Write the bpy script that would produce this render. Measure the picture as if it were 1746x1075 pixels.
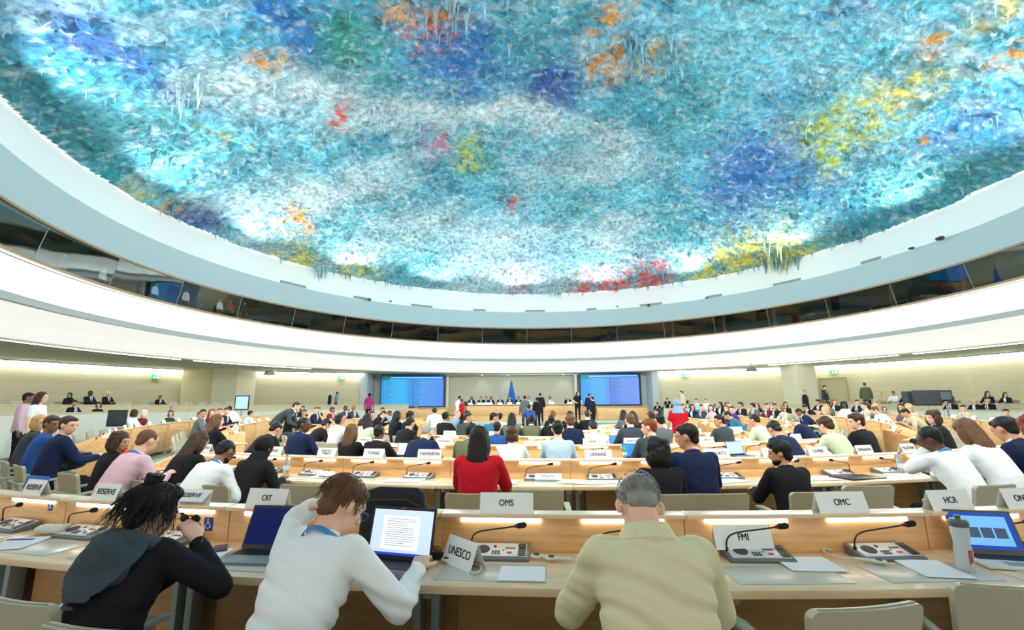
import bpy, math, random
import numpy as np
from mathutils import Vector, Matrix, Euler
random.seed(7)
rng = np.random.default_rng(11)
PI = math.pi
for o in list(bpy.data.objects):
    bpy.data.objects.remove(o)
COL = bpy.context.scene.collection
SC = bpy.context.scene

# ---------------------------------------------------------------- camera
FPX = 800.0; PITCH = math.radians(10.88); ROLL = math.radians(-0.437); CAMH = 1.55
CP, SP = math.cos(PITCH), math.sin(PITCH)
CR, SR = math.cos(ROLL), math.sin(ROLL)
cam_d = bpy.data.cameras.new('camera'); cam = bpy.data.objects.new('camera', cam_d); COL.objects.link(cam)
cam_d.sensor_width = 36; cam_d.sensor_fit = 'HORIZONTAL'; cam_d.lens = FPX / 1746 * 36
cam_d.clip_start = 0.05; cam_d.clip_end = 200
right = Vector((CR, -SR * SP, SR * CP)); up = Vector((-SR, -CR * SP, CR * CP)); fw = Vector((0, CP, SP))
cam.matrix_world = Matrix(((right.x, up.x, -fw.x, 0), (right.y, up.y, -fw.y, 0), (right.z, up.z, -fw.z, CAMH), (0, 0, 0, 1)))
SC.camera = cam

# ---------------------------------------------------------------- colour management and ambient light
SC.view_settings.view_transform = 'Standard'; SC.view_settings.look = 'None'
SC.view_settings.gamma = 1.0; SC.view_settings.exposure = -0.12
SC.view_settings.use_curve_mapping = False
w = bpy.data.worlds.new('rear_fill_light'); SC.world = w; w.use_nodes = True
bg = w.node_tree.nodes['Background']; bg.inputs[0].default_value = (1.0, 0.98, 0.94, 1); bg.inputs[1].default_value = 1.75  # even white fill added through the open rear of the hall

RC = (1.85, 18.0)       # centre of the round hall
def polar(R, deg, c=RC):
    """point on a circle of radius R; 0 deg is the camera side, positive to the right"""
    a = math.radians(deg)
    return c[0] + R * math.sin(a), c[1] - R * math.cos(a)
def spot(name, loc, target, energy, size, color=(1, 1, 1), blend=0.6, radius=0.03):
    l = bpy.data.lights.new(name, 'SPOT'); l.energy = energy; l.spot_size = math.radians(size); l.spot_blend = blend
    l.color = color; l.shadow_soft_size = radius
    o = bpy.data.objects.new(name, l); COL.objects.link(o); o.location = loc
    o.rotation_euler = (Vector(target) - Vector(loc)).to_track_quat('-Z', 'Y').to_euler(); return o
# projectors behind the rim of the painted dome: half wash the dome, half light the seats
for k in range(16):
    a = k * 22.5 + 5
    x, y = polar(16.2, a); tx, ty = polar(2.0, a + 180)
    spot('dome_projector', (x, y, 8.75), (tx, ty, 14.6), 1350, 150, (0.95, 1.0, 1.0), radius=0.12)
for k in range(12):
    a = k * 30 + 10
    x, y = polar(16.0, a); tx, ty = polar(5.5, a)
    spot('seating_projector', (x, y, 8.6), (tx, ty, 0.8), 2500, 100, (1.0, 1.0, 0.95), radius=0.15)

# ---------------------------------------------------------------- naming helpers
def tag(o, label=None, cat=None, group=None, kind=None):
    if label: o['label'] = label
    if cat: o['category'] = cat
    if group: o['group'] = group
    if kind: o['kind'] = kind
    return o
def link(name, mesh, parent=None, loc=None, rz=None):
    o = bpy.data.objects.new(name, mesh); COL.objects.link(o)
    if parent is not None: o.parent = parent
    if loc is not None: o.location = loc
    if rz is not None: o.rotation_euler = (0, 0, rz)
    return o
def empty(name, loc=(0, 0, 0), rz=0):
    o = bpy.data.objects.new(name, None); COL.objects.link(o); o.location = loc; o.rotation_euler = (0, 0, rz)
    o.empty_display_size = 0.1
    return o
def dup(o, parent=None):
    """copy a thing with its parts and their sub-parts"""
    c = o.copy(); COL.objects.link(c)
    if parent is not None: c.parent = parent
    for ch in list(o.children):
        dup(ch, c)
    return c

# ---------------------------------------------------------------- mesh builder
class MB:
    def __init__(s): s.v = []; s.f = []; s.m = []; s.cur = 0
    def add(s, vs, fs):
        n = len(s.v); s.v.extend([tuple(p) for p in vs]); s.f.extend([tuple(i + n for i in f) for f in fs]); s.m.extend([s.cur] * len(fs)); return s
    def box(s, x0, x1, y0, y1, z0, z1, M=None):
        vs = [(x, y, z) for z in (z0, z1) for y in (y0, y1) for x in (x0, x1)]
        if M is not None: vs = [M @ Vector(p) for p in vs]
        return s.add(vs, [(0, 2, 3, 1), (4, 5, 7, 6), (0, 1, 5, 4), (2, 6, 7, 3), (0, 4, 6, 2), (1, 3, 7, 5)])
    def cap(s, p0, r0, p1, r1, n=12, k=3, sx=1.0):
        """tapered capsule"""
        p0 = Vector(p0); p1 = Vector(p1); d = p1 - p0; L = d.length
        if L < 1e-6: d = Vector((0, 0, 1)); L = 1e-6
        q = d.to_track_quat('Z', 'Y').to_matrix()
        rings = []
        for i in range(k + 1):
            a = -PI / 2 + (PI / 2) * i / k
            rings.append((r0 * math.sin(a), r0 * math.cos(a)))
        for i in range(k + 1):
            a = (PI / 2) * i / k
            rings.append((L + r1 * math.sin(a), r1 * math.cos(a)))
        vs = []; fs = []
        for z, r in rings:
            for j in range(n):
                t = 2 * PI * j / n
                vs.append(p0 + q @ Vector((max(r, 1e-4) * math.cos(t) * sx, max(r, 1e-4) * math.sin(t), z)))
        for i in range(len(rings) - 1):
            for j in range(n):
                a = i * n + j; b = i * n + (j + 1) % n
                fs.append((a, b, b + n, a + n))
        fs.append(tuple(range(n - 1, -1, -1))); fs.append(tuple(range((len(rings) - 1) * n, len(rings) * n)))
        return s.add(vs, fs)
    def ell(s, c, r, M=None, nu=16, nv=10):
        vs = []; fs = []
        for i in range(nv + 1):
            a = -PI / 2 + PI * i / nv
            for j in range(nu):
                t = 2 * PI * j / nu
                p = Vector((r[0] * math.cos(a) * math.cos(t), r[1] * math.cos(a) * math.sin(t), r[2] * math.sin(a)))
                if M is not None: p = M @ p
                vs.append(Vector(c) + p)
        for i in range(nv):
            for j in range(nu):
                a = i * nu + j; b = i * nu + (j + 1) % nu
                fs.append((a, b, b + nu, a + nu))
        return s.add(vs, fs)
    def loft(s, secs, n=20, power=2.3):
        """sections: (centre, x axis, y axis, rx, ry) joined as a closed skin"""
        vs = []; fs = []
        for c, ax, ay, rx, ry in secs:
            for j in range(n):
                t = 2 * PI * j / n; ct, st = math.cos(t), math.sin(t)
                e = 2.0 / power
                x = math.copysign(abs(ct) ** e, ct) * rx; y = math.copysign(abs(st) ** e, st) * ry
                vs.append(Vector(c) + Vector(ax) * x + Vector(ay) * y)
        for i in range(len(secs) - 1):
            for j in range(n):
                a = i * n + j; b = i * n + (j + 1) % n
                fs.append((a, b, b + n, a + n))
        fs.append(tuple(range(n - 1, -1, -1))); fs.append(tuple(range((len(secs) - 1) * n, len(secs) * n)))
        return s.add(vs, fs)
    def tube(s, pts, r, n=8, closed=False):
        P = [Vector(p) for p in pts]; vs = []; fs = []
        R = r if isinstance(r, (list, tuple)) else [r] * len(P)
        for i, p in enumerate(P):
            d = (P[min(i + 1, len(P) - 1)] - P[max(i - 1, 0)])
            q = d.to_track_quat('Z', 'Y').to_matrix() if d.length > 1e-9 else Matrix.Identity(3)
            for j in range(n):
                t = 2 * PI * j / n
                vs.append(p + q @ Vector((R[i] * math.cos(t), R[i] * math.sin(t), 0)))
        for i in range(len(P) - 1):
            for j in range(n):
                a = i * n + j; b = i * n + (j + 1) % n
                fs.append((a, b, b + n, a + n))
        fs.append(tuple(range(n - 1, -1, -1))); fs.append(tuple(range((len(P) - 1) * n, len(P) * n)))
        return s.add(vs, fs)
    def arc(s, R0, R1, z0, z1, a0, a1, c=RC, step=1.0):
        """solid ring sector with rectangular section"""
        n = max(1, int(math.ceil(abs(a1 - a0) / step))); vs = []; fs = []
        for i in range(n + 1):
            a = a0 + (a1 - a0) * i / n
            for R, z in ((R0, z0), (R1, z0), (R1, z1), (R0, z1)):
                x, y = polar(R, a, c); vs.append((x, y, z))
        for i in range(n):
            for j in range(4):
                a = i * 4 + j; b = i * 4 + (j + 1) % 4
                fs.append((a, a + 4, b + 4, b))
        fs.append((0, 1, 2, 3)); fs.append((n * 4 + 3, n * 4 + 2, n * 4 + 1, n * 4))
        return s.add(vs, fs)
    def lathe(s, prof, a0=-180, a1=180, step=2.0, c=RC, close=False):
        """surface of revolution about the hall's centre from (R, z) pairs"""
        n = max(1, int(round((a1 - a0) / step))); vs = []; fs = []; m = len(prof)
        for i in range(n + 1):
            a = a0 + (a1 - a0) * i / n
            for R, z in prof:
                x, y = polar(R, a, c); vs.append((x, y, z))
        for i in range(n):
            for j in range(m if close else m - 1):
                k = (j + 1) % m
                fs.append((i * m + j, (i + 1) * m + j, (i + 1) * m + k, i * m + k))
        return s.add(vs, fs)
    def spin(s, prof, n=24, M=None):
        """lathe about local z from (r, z) pairs"""
        vs = []; fs = []; m = len(prof)
        for i in range(n):
            t = 2 * PI * i / n
            for r, z in prof:
                p = Vector((r * math.cos(t), r * math.sin(t), z)); vs.append(M @ p if M is not None else p)
        for i in range(n):
            k = (i + 1) % n
            for j in range(m - 1):
                fs.append((i * m + j, k * m + j, k * m + j + 1, i * m + j + 1))
        return s.add(vs, fs)
    def mesh(s, name, mats, smooth=False, bevel=0.0, seg=2):
        me = bpy.data.meshes.new(name); me.from_pydata([tuple(p) for p in s.v], [], s.f)
        if not isinstance(mats, (list, tuple)): mats = [mats]
        for m in mats: me.materials.append(m)
        if len(mats) > 1: me.polygons.foreach_set('material_index', s.m)
        import bmesh
        bm = bmesh.new(); bm.from_mesh(me); bmesh.ops.recalc_face_normals(bm, faces=bm.faces)
        if bevel > 0:
            ed = [e for e in bm.edges if len(e.link_faces) == 2 and e.calc_face_angle(0) > 0.5]
            bmesh.ops.bevel(bm, geom=ed, offset=bevel, segments=seg, affect='EDGES', profile=0.6, clamp_overlap=True)
        bm.to_mesh(me); bm.free()
        if smooth or bevel > 0:
            me.polygons.foreach_set('use_smooth', [True] * len(me.polygons))
            try: me.set_sharp_from_angle(angle=math.radians(40))
            except Exception: pass
        me.update(); return me
def roundbox(w_, h_, d_, r, n=5):
    """outline of a rounded rectangle in local x,z"""
    pts = []
    for cx, cz, a0 in ((w_ / 2 - r, h_ / 2 - r, 0), (-w_ / 2 + r, h_ / 2 - r, 90), (-w_ / 2 + r, -h_ / 2 + r, 180), (w_ / 2 - r, -h_ / 2 + r, 270)):
        for i in range(n + 1):
            a = math.radians(a0 + 90 * i / n); pts.append((cx + r * math.cos(a), cz + r * math.sin(a)))
    return pts

# ---------------------------------------------------------------- materials
MATS = {}
def mat(name, col, rough=0.6, metal=0.0, var=0.0, scale=20.0, bump=0.0, bscale=None, emit=0.0, ecol=None, stretch=None, spec=0.5, trans=0.0, ior=1.45, alpha=1.0, coat=0.0, sheen=0.0):
    if name in MATS: return MATS[name]
    m = bpy.data.materials.new(name); m.use_nodes = True; nt = m.node_tree; b = nt.nodes['Principled BSDF']
    b.inputs['Base Color'].default_value = (*col, 1); b.inputs['Roughness'].default_value = rough; b.inputs['Metallic'].default_value = metal
    b.inputs['Specular IOR Level'].default_value = spec; b.inputs['IOR'].default_value = ior
    b.inputs['Transmission Weight'].default_value = trans; b.inputs['Alpha'].default_value = alpha
    b.inputs['Coat Weight'].default_value = coat; b.inputs['Sheen Weight'].default_value = sheen
    if emit: b.inputs['Emission Strength'].default_value = emit; b.inputs['Emission Color'].default_value = (*(ecol or col), 1)
    if var or bump:
        tc = nt.nodes.new('ShaderNodeTexCoord'); mp = nt.nodes.new('ShaderNodeMapping'); nt.links.new(tc.outputs['Object'], mp.inputs[0])
        if stretch: mp.inputs['Scale'].default_value = stretch
        nz = nt.nodes.new('ShaderNodeTexNoise'); nz.inputs['Scale'].default_value = scale; nz.inputs['Detail'].default_value = 6
        nt.links.new(mp.outputs[0], nz.inputs['Vector'])
        if var:
            hsv = nt.nodes.new('ShaderNodeMix'); hsv.data_type = 'RGBA'
            hsv.inputs[6].default_value = (*[max(0, c * (1 - var)) for c in col], 1); hsv.inputs[7].default_value = (*[min(1, c * (1 + var)) for c in col], 1)
            nt.links.new(nz.outputs['Fac'], hsv.inputs[0]); nt.links.new(hsv.outputs[2], b.inputs['Base Color'])
        if bump:
            n2 = nz
            if bscale:
                n2 = nt.nodes.new('ShaderNodeTexNoise'); n2.inputs['Scale'].default_value = bscale; n2.inputs['Detail'].default_value = 4
                nt.links.new(mp.outputs[0], n2.inputs['Vector'])
            bp = nt.nodes.new('ShaderNodeBump'); bp.inputs['Strength'].default_value = bump; bp.inputs['Distance'].default_value = 0.02
            nt.links.new(n2.outputs['Fac'], bp.inputs['Height']); nt.links.new(bp.outputs[0], b.inputs['Normal'])
    MATS[name] = m; return m
def srgb(r, g, b):
    f = lambda c: (c / 255 / 12.92) if c / 255 <= 0.04045 else ((c / 255 + 0.055) / 1.055) ** 2.4
    return (f(r), f(g), f(b))
def wood(name, c0, c1, rough=0.35, sc=(1.2, 14, 14)):
    m = mat(name, c0, rough, coat=0.15); nt = m.node_tree; b = nt.nodes['Principled BSDF']
    tc = nt.nodes.new('ShaderNodeTexCoord'); mp = nt.nodes.new('ShaderNodeMapping'); mp.inputs['Scale'].default_value = sc
    nt.links.new(tc.outputs['Object'], mp.inputs[0])
    nz = nt.nodes.new('ShaderNodeTexNoise'); nz.inputs['Scale'].default_value = 3.2; nz.inputs['Detail'].default_value = 8; nz.inputs['Roughness'].default_value = 0.6
    nt.links.new(mp.outputs[0], nz.inputs['Vector'])
    wv = nt.nodes.new('ShaderNodeTexNoise'); wv.inputs['Scale'].default_value = 1.1; wv.inputs['Detail'].default_value = 2; nt.links.new(mp.outputs[0], wv.inputs['Vector'])
    ad = nt.nodes.new('ShaderNodeMath'); ad.operation = 'ADD'; nt.links.new(nz.outputs['Fac'], ad.inputs[0]); nt.links.new(wv.outputs['Fac'], ad.inputs[1])
    rp = nt.nodes.new('ShaderNodeMapRange'); rp.inputs[1].default_value = 0.75; rp.inputs[2].default_value = 1.25; nt.links.new(ad.outputs[0], rp.inputs[0])
    mx = nt.nodes.new('ShaderNodeMix'); mx.data_type = 'RGBA'; mx.inputs[6].default_value = (*c0, 1); mx.inputs[7].default_value = (*c1, 1)
    nt.links.new(rp.outputs[0], mx.inputs[0]); nt.links.new(mx.outputs[2], b.inputs['Base Color'])
    return m
WOOD = wood('light_beech_wood', srgb(214, 162, 100), srgb(236, 192, 134))
WOODTOP = wood('beech_desktop_wood', srgb(222, 190, 150), srgb(240, 214, 178), 0.28)
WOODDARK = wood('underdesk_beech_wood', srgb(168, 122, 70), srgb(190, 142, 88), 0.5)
WHITE = mat('white_plaster', (0.86, 0.88, 0.87), 0.85)
GREYP = mat('blue_grey_plaster', srgb(168, 190, 196), 0.7)
LIP = mat('pale_grey_lip', srgb(190, 202, 204), 0.8)
SOFFIT = mat('warm_grey_soffit', srgb(216, 216, 202), 0.85)
BRONZE = mat('bronze_frame', srgb(150, 125, 95), 0.45, 0.3)
STEEL = mat('grey_painted_metal', srgb(150, 158, 155), 0.45, 0.2)
BLACKP = mat('black_plastic', (0.012, 0.012, 0.013), 0.45)
DARK = mat('dark_grey_plastic', (0.05, 0.052, 0.055), 0.5)
GREYPL = mat('grey_plastic', srgb(120, 124, 122), 0.5)
SILVER = mat('silver_plastic', srgb(205, 208, 205), 0.35, 0.1)
PAPER = mat('white_paper', srgb(236, 238, 240), 0.75, var=0.02, scale=9)
CARD = mat('white_card', srgb(240, 242, 240), 0.6)
INK = mat('black_lettering', (0.012, 0.012, 0.014), 0.7)
CHAIRB = mat('beige_chair_shell', srgb(176, 170, 146), 0.42, var=0.03, scale=6)
CHAIRM = mat('grey_green_chair_frame', srgb(165, 166, 150), 0.4, 0.1)
CHAIRT = mat('chair_piping', srgb(140, 135, 112), 0.6)
PAD = mat('grey_desk_pad', srgb(200, 200, 186), 0.25, var=0.02, scale=3)
LAMPW = mat('reading_light_diffuser', (1, 0.98, 0.94), 0.4, emit=5.0)
COVE = mat('cove_lamp_tube', (1, 1, 0.98), 0.4, emit=30.0, ecol=(1.0, 1.0, 0.97))
WALLCOVE = mat('wall_wash_lamp_tube', (1, 1, 0.95), 0.4, emit=48.0, ecol=(1.0, 1.0, 0.97))
def floor_mat():
    m = mat('grey_green_carpet', srgb(140, 150, 138), 0.95, var=0.12, scale=160, bump=0.3); return m
CARPET = floor_mat()
def wall_mat():
    m = mat('pale_wood_wall_panels', srgb(206, 200, 168), 0.6); nt = m.node_tree; b = nt.nodes['Principled BSDF']
    tc = nt.nodes.new('ShaderNodeTexCoord'); mp = nt.nodes.new('ShaderNodeMapping'); mp.inputs['Scale'].default_value = (0.35, 0.35, 6)
    nt.links.new(tc.outputs['Object'], mp.inputs[0])
    nz = nt.nodes.new('ShaderNodeTexNoise'); nz.inputs['Scale'].default_value = 2; nz.inputs['Detail'].default_value = 6; nt.links.new(mp.outputs[0], nz.inputs['Vector'])
    mx = nt.nodes.new('ShaderNodeMix'); mx.data_type = 'RGBA'; mx.inputs[6].default_value = (*srgb(186, 180, 146), 1); mx.inputs[7].default_value = (*srgb(212, 207, 178), 1)
    nt.links.new(nz.outputs['Fac'], mx.inputs[0]); nt.links.new(mx.outputs[2], b.inputs['Base Color'])
    return m
WALL = wall_mat()

# ---------------------------------------------------------------- numpy noise
def lattice(seed, n=256): return np.random.default_rng(seed).random((n, n))
def vnoise(x, y, seed, n=256):
    L = lattice(seed, n); xi = np.floor(x).astype(int); yi = np.floor(y).astype(int); fx = x - xi; fy = y - yi
    fx = fx * fx * (3 - 2 * fx); fy = fy * fy * (3 - 2 * fy)
    a = L[xi % n, yi % n]; b = L[(xi + 1) % n, yi % n]; c = L[xi % n, (yi + 1) % n]; d = L[(xi + 1) % n, (yi + 1) % n]
    return (a * (1 - fx) + b * fx) * (1 - fy) + (c * (1 - fx) + d * fx) * fy
def fbm(x, y, seed, octv=4, f=1.0):
    s = 0; a = 0.5; t = 0
    for k in range(octv):
        s = s + a * vnoise(x * f + 13.7 * k, y * f + 5.1 * k, seed + k); t += a; a *= 0.55; f *= 2.03
    return s / t

# ================================================================ THE HALL
# ---- relief dome: an abstract crust of paint drips in blues, whites, yellows and reds
PAL = dict(DB=srgb(22, 70, 160), CB=srgb(20, 105, 185), LB=srgb(110, 190, 225), LC=srgb(125, 205, 225), WH=srgb(228, 238, 244), DT=srgb(58, 146, 160), TL=srgb(70, 160, 172),
           GR=srgb(30, 140, 120), YE=srgb(225, 215, 95), YG=srgb(175, 195, 80), OR=srgb(225, 150, 50), RD=srgb(225, 75, 50), PK=srgb(200, 150, 180), TN=srgb(205, 175, 130), CY=srgb(0, 185, 200))
BLOBS = [(-10.9,10.9,0.9,1.7,'DB',0.8),(-6.4,12.0,1.1,1.6,'CB',0.9),(-9.1,11.8,0.8,1.4,'LB',0.6),(-1.9,15.0,1.7,2.3,'CB',1.0),(1.8,16.9,1.3,1.9,'DB',1.0),(4.6,13.2,1.3,1.8,'LB',0.6),(9.6,11.9,0.6,1.1,'CB',1.0),(16.3,15.3,1.0,2.4,'CB',0.9),(12.0,21.8,2.2,3.8,'CB',1.0),(15.2,20.7,1.7,3.3,'CB',0.8),(16.1,19.0,1.3,2.7,'TL',0.6),(-14.7,21.1,0.7,1.2,'DB',1.0),(-4.2,17.9,1.5,2.2,'LB',0.4),(-10.0,13.3,0.9,1.6,'WH',0.8),(-8.8,14.2,1.1,1.7,'WH',0.9),(-7.4,15.6,1.2,1.9,'WH',1.0),(-5.5,17.3,1.4,2.1,'WH',0.9),(-3.3,18.4,1.3,1.9,'WH',0.8),(-0.5,18.9,1.6,2.3,'WH',1.0),(2.1,19.4,1.3,2.0,'WH',0.8),(5.1,20.5,1.1,1.7,'WH',0.6),(-12.1,20.4,1.5,2.5,'WH',0.8),(-9.8,22.0,1.7,2.6,'WH',0.9),(-6.9,22.0,1.5,2.2,'WH',0.6),(-6.2,27.3,2.5,3.6,'WH',0.8),(-0.9,29.5,2.7,3.8,'WH',0.8),(2.8,23.3,1.9,2.8,'WH',0.6),(5.5,22.6,1.5,2.3,'WH',0.6),(6.0,28.8,2.2,3.2,'WH',0.7),(-9.5,27.8,2.2,3.1,'WH',0.6),(-13.7,24.2,1.2,1.9,'WH',0.6),(-3.2,33.8,4.0,5.2,'WH',0.6),(3.4,33.7,3.0,4.1,'WH',0.6),(-13.2,11.6,0.8,1.7,'DT',0.8),(-13.2,15.0,1.3,2.4,'DT',0.8),(-5.3,13.5,0.8,1.2,'GR',0.9),(-14.0,13.8,0.8,1.7,'DT',0.8),(-11.7,14.8,0.8,1.5,'TL',0.8),(-4.6,14.8,1.0,1.5,'TL',0.7),(-12.0,18.9,1.4,2.3,'DT',0.6),(3.7,25.8,2.0,3.0,'TL',0.6),(-1.5,22.0,0.9,1.4,'TL',0.5),(-10.5,25.4,1.6,2.4,'TL',0.7),(-6.8,30.3,2.8,3.8,'TL',0.7),(15.4,25.0,2.4,4.2,'DT',0.8),(17.0,18.3,1.5,3.3,'TL',0.8),(9.8,26.7,1.9,3.0,'TL',0.6),(18.6,17.8,0.9,2.1,'TL',0.7),(10.0,15.5,1.3,2.2,'LB',0.6),(7.4,13.6,1.6,2.4,'LC',0.6),(10.0,13.8,1.3,2.3,'LC',0.6),(0.6,14.1,1.2,1.7,'TL',0.5),(7.6,17.7,1.3,2.2,'TL',0.6),(-2.1,21.7,0.7,1.0,'YG',1.0),(13.4,15.3,0.8,1.6,'YE',0.8),(13.9,17.9,0.9,1.9,'YG',0.9),(12.5,17.1,0.8,1.6,'YG',0.7),(13.5,13.9,0.6,1.2,'YE',0.7),(14.1,27.9,1.4,2.3,'YE',0.9),(15.8,26.5,1.2,2.0,'YE',0.8),(13.0,30.6,1.3,1.9,'YE',0.7),(-11.3,23.5,0.8,1.3,'OR',0.8),(-14.9,18.9,0.4,0.9,'OR',0.9),(-15.0,17.0,0.4,0.7,'YE',0.7),(-10.1,29.7,1.1,1.6,'YE',0.7),(-12.7,26.2,0.9,1.4,'YE',0.7),(-11.1,15.6,0.2,0.4,'YE',1.0),(-10.8,17.2,0.2,0.4,'YE',0.9),(-2.9,13.2,0.7,1.0,'RD',1.0),(-3.2,12.3,0.5,0.7,'TN',0.8),(-1.9,12.5,0.5,0.6,'OR',0.7),(3.2,13.1,0.5,0.8,'OR',0.9),(3.5,15.4,0.6,0.8,'OR',0.9),(5.3,14.8,0.6,0.9,'TN',0.8),(12.7,12.2,0.3,0.7,'OR',1.0),(14.6,11.8,0.2,0.5,'OR',1.0),(12.9,10.8,0.3,0.7,'YE',0.6),(-6.8,16.8,0.3,0.6,'RD',0.8),(9.8,31.9,1.1,1.6,'RD',0.9),(8.1,33.5,1.2,1.7,'RD',0.9),(5.6,34.4,1.0,1.4,'RD',0.9),(0.3,26.0,0.5,0.7,'RD',0.9),(-3.6,20.7,0.7,1.0,'PK',0.8),(-8.2,12.8,0.3,0.4,'OR',0.8),(-7.6,13.3,0.4,0.7,'TN',0.8),(15.6,16.0,0.2,0.5,'OR',0.8),(0.3,34.0,1.1,1.5,'PK',0.6),(-15.0,15.1,0.2,0.4,'CY',1.0),(-15.0,15.5,0.3,0.7,'CY',1.0)]
DZ0, DH, DR = 9.9, 4.5, 17.09
def dome_z(X, Y):
    return DZ0 + DH * (1 - ((X - RC[0]) ** 2 + (Y - RC[1]) ** 2) / DR ** 2)
def dome_colour(X, Y):
    wx = X + 1.6 * (fbm(X, Y, 31, 4, 0.8) - 0.5) + 0.5 * (fbm(X, Y, 36, 3, 4.0) - 0.5); wy = Y + 3.0 * (fbm(X, Y, 41, 4, 0.8) - 0.5) + 0.8 * (fbm(X, Y, 46, 3, 4.0) - 0.5)
    base = np.zeros(X.shape + (3,))
    g = fbm(X, Y * 0.8, 51, 5, 0.45)[..., None]; g2 = fbm(X, Y, 61, 5, 1.3)[..., None]
    t = np.clip((g - 0.36) / 0.28, 0, 1)
    base = np.array(srgb(56, 158, 184)) * (1 - t) + np.array(srgb(112, 206, 232)) * t
    t2 = np.clip((g2 - 0.5) / 0.2, 0, 1) * 0.5
    base = base * (1 - t2) + np.array(srgb(70, 160, 200)) * t2
    g3 = fbm(X, Y, 65, 4, 1.0)[..., None]; t3 = np.clip((g3 - 0.52) / 0.12, 0, 1) * 0.6; base = base * (1 - t3) + np.array(srgb(40, 128, 150)) * t3
    g4 = fbm(X * 0.7, Y * 1.6, 68, 4, 0.9)[..., None]; t4 = np.clip((g4 - 0.56) / 0.1, 0, 1) * 0.5; base = base * (1 - t4) + np.array(srgb(205, 228, 240)) * t4
    speck = fbm(X, Y, 71, 4, 3.5)
    acc = np.clip((speck - 0.40) * 6, 0, 1)
    for bx, by, rx, ry, key, st in BLOBS:
        if key == 'WH': ry *= 0.55; rx *= 1.25
        d = ((wx - bx) / (rx * 1.15)) ** 2 + ((wy - by) / (ry * 1.15)) ** 2
        if d.min() > 3: continue
        wgt = st * np.exp(-d * 1.3) * (0.55 + 0.9 * speck)
        if key in ('YE', 'YG', 'OR', 'RD', 'TN', 'PK'): wgt = wgt * (0.25 + 0.9 * acc)
        wgt = np.clip(wgt * (0.78 if key == 'WH' else 1.15), 0, 0.92)[..., None]
        base = base * (1 - wgt) + np.array(PAL[key]) * wgt
    fine = (0.5 + 1.0 * fbm(X, Y, 81, 3, 7.0))[..., None]
    wh = np.clip((fbm(X, Y, 91, 3, 5.0)[..., None] - 0.62) * 4, 0, 0.45)
    dk = np.clip((0.38 - fbm(X, Y, 95, 3, 6.0)[..., None]) * 4, 0, 0.45)
    base = base * (0.55 + 0.45 * fine); base = base * (1 - wh) + np.array(srgb(215, 235, 240)) * wh; base = base * (1 - dk) + np.array(srgb(18, 80, 105)) * dk
    return np.clip(base, 0, 1)
def dome_drop(X, Y):
    n1 = fbm(X, Y, 101, 3, 0.9); n2 = fbm(X, Y, 111, 3, 4.0); n3 = vnoise(X * 9, Y * 9, 121)
    return 0.45 * (n1 - 0.5) + 0.25 * np.clip(n2 - 0.50, 0, 1) + 0.06 * n3 ** 3 + 0.7 * np.clip(n2 - 0.68, 0, 1)
def dome_material():
    m = bpy.data.materials.new('crusted_paint_relief'); m.use_nodes = True; nt = m.node_tree; b = nt.nodes['Principled BSDF']
    at = nt.nodes.new('ShaderNodeAttribute'); at.attribute_name = 'Col'
    tc = nt.nodes.new('ShaderNodeTexCoord'); nz = nt.nodes.new('ShaderNodeTexNoise'); nz.inputs['Scale'].default_value = 4.2; nz.inputs['Detail'].default_value = 7; nz.inputs['Roughness'].default_value = 0.7
    nt.links.new(tc.outputs['Object'], nz.inputs['Vector'])
    cr = nt.nodes.new('ShaderNodeMapRange'); cr.inputs[1].default_value = 0.32; cr.inputs[2].default_value = 0.68; cr.inputs[3].default_value = 0.42; cr.inputs[4].default_value = 1.35
    nt.links.new(nz.outputs['Fac'], cr.inputs[0])
    mx = nt.nodes.new('ShaderNodeVectorMath'); mx.operation = 'SCALE'; nt.links.new(at.outputs['Color'], mx.inputs[0]); nt.links.new(cr.outputs[0], mx.inputs['Scale'])
    nt.links.new(mx.outputs[0], b.inputs['Base Color']); b.inputs['Roughness'].default_value = 0.75
    bp = nt.nodes.new('ShaderNodeBump'); bp.inputs['Strength'].default_value = 0.9; bp.inputs['Distance'].default_value = 0.10
    nt.links.new(nz.outputs['Fac'], bp.inputs['Height']); nt.links.new(bp.outputs[0], b.inputs['Normal'])
    return m
DOMEM = dome_material()
def set_col(me, cols):
    ca = me.color_attributes.new('Col', 'FLOAT_COLOR', 'POINT'); c4 = np.ones((len(cols), 4)); c4[:, :3] = cols
    ca.data.foreach_set('color', c4.ravel())
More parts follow.
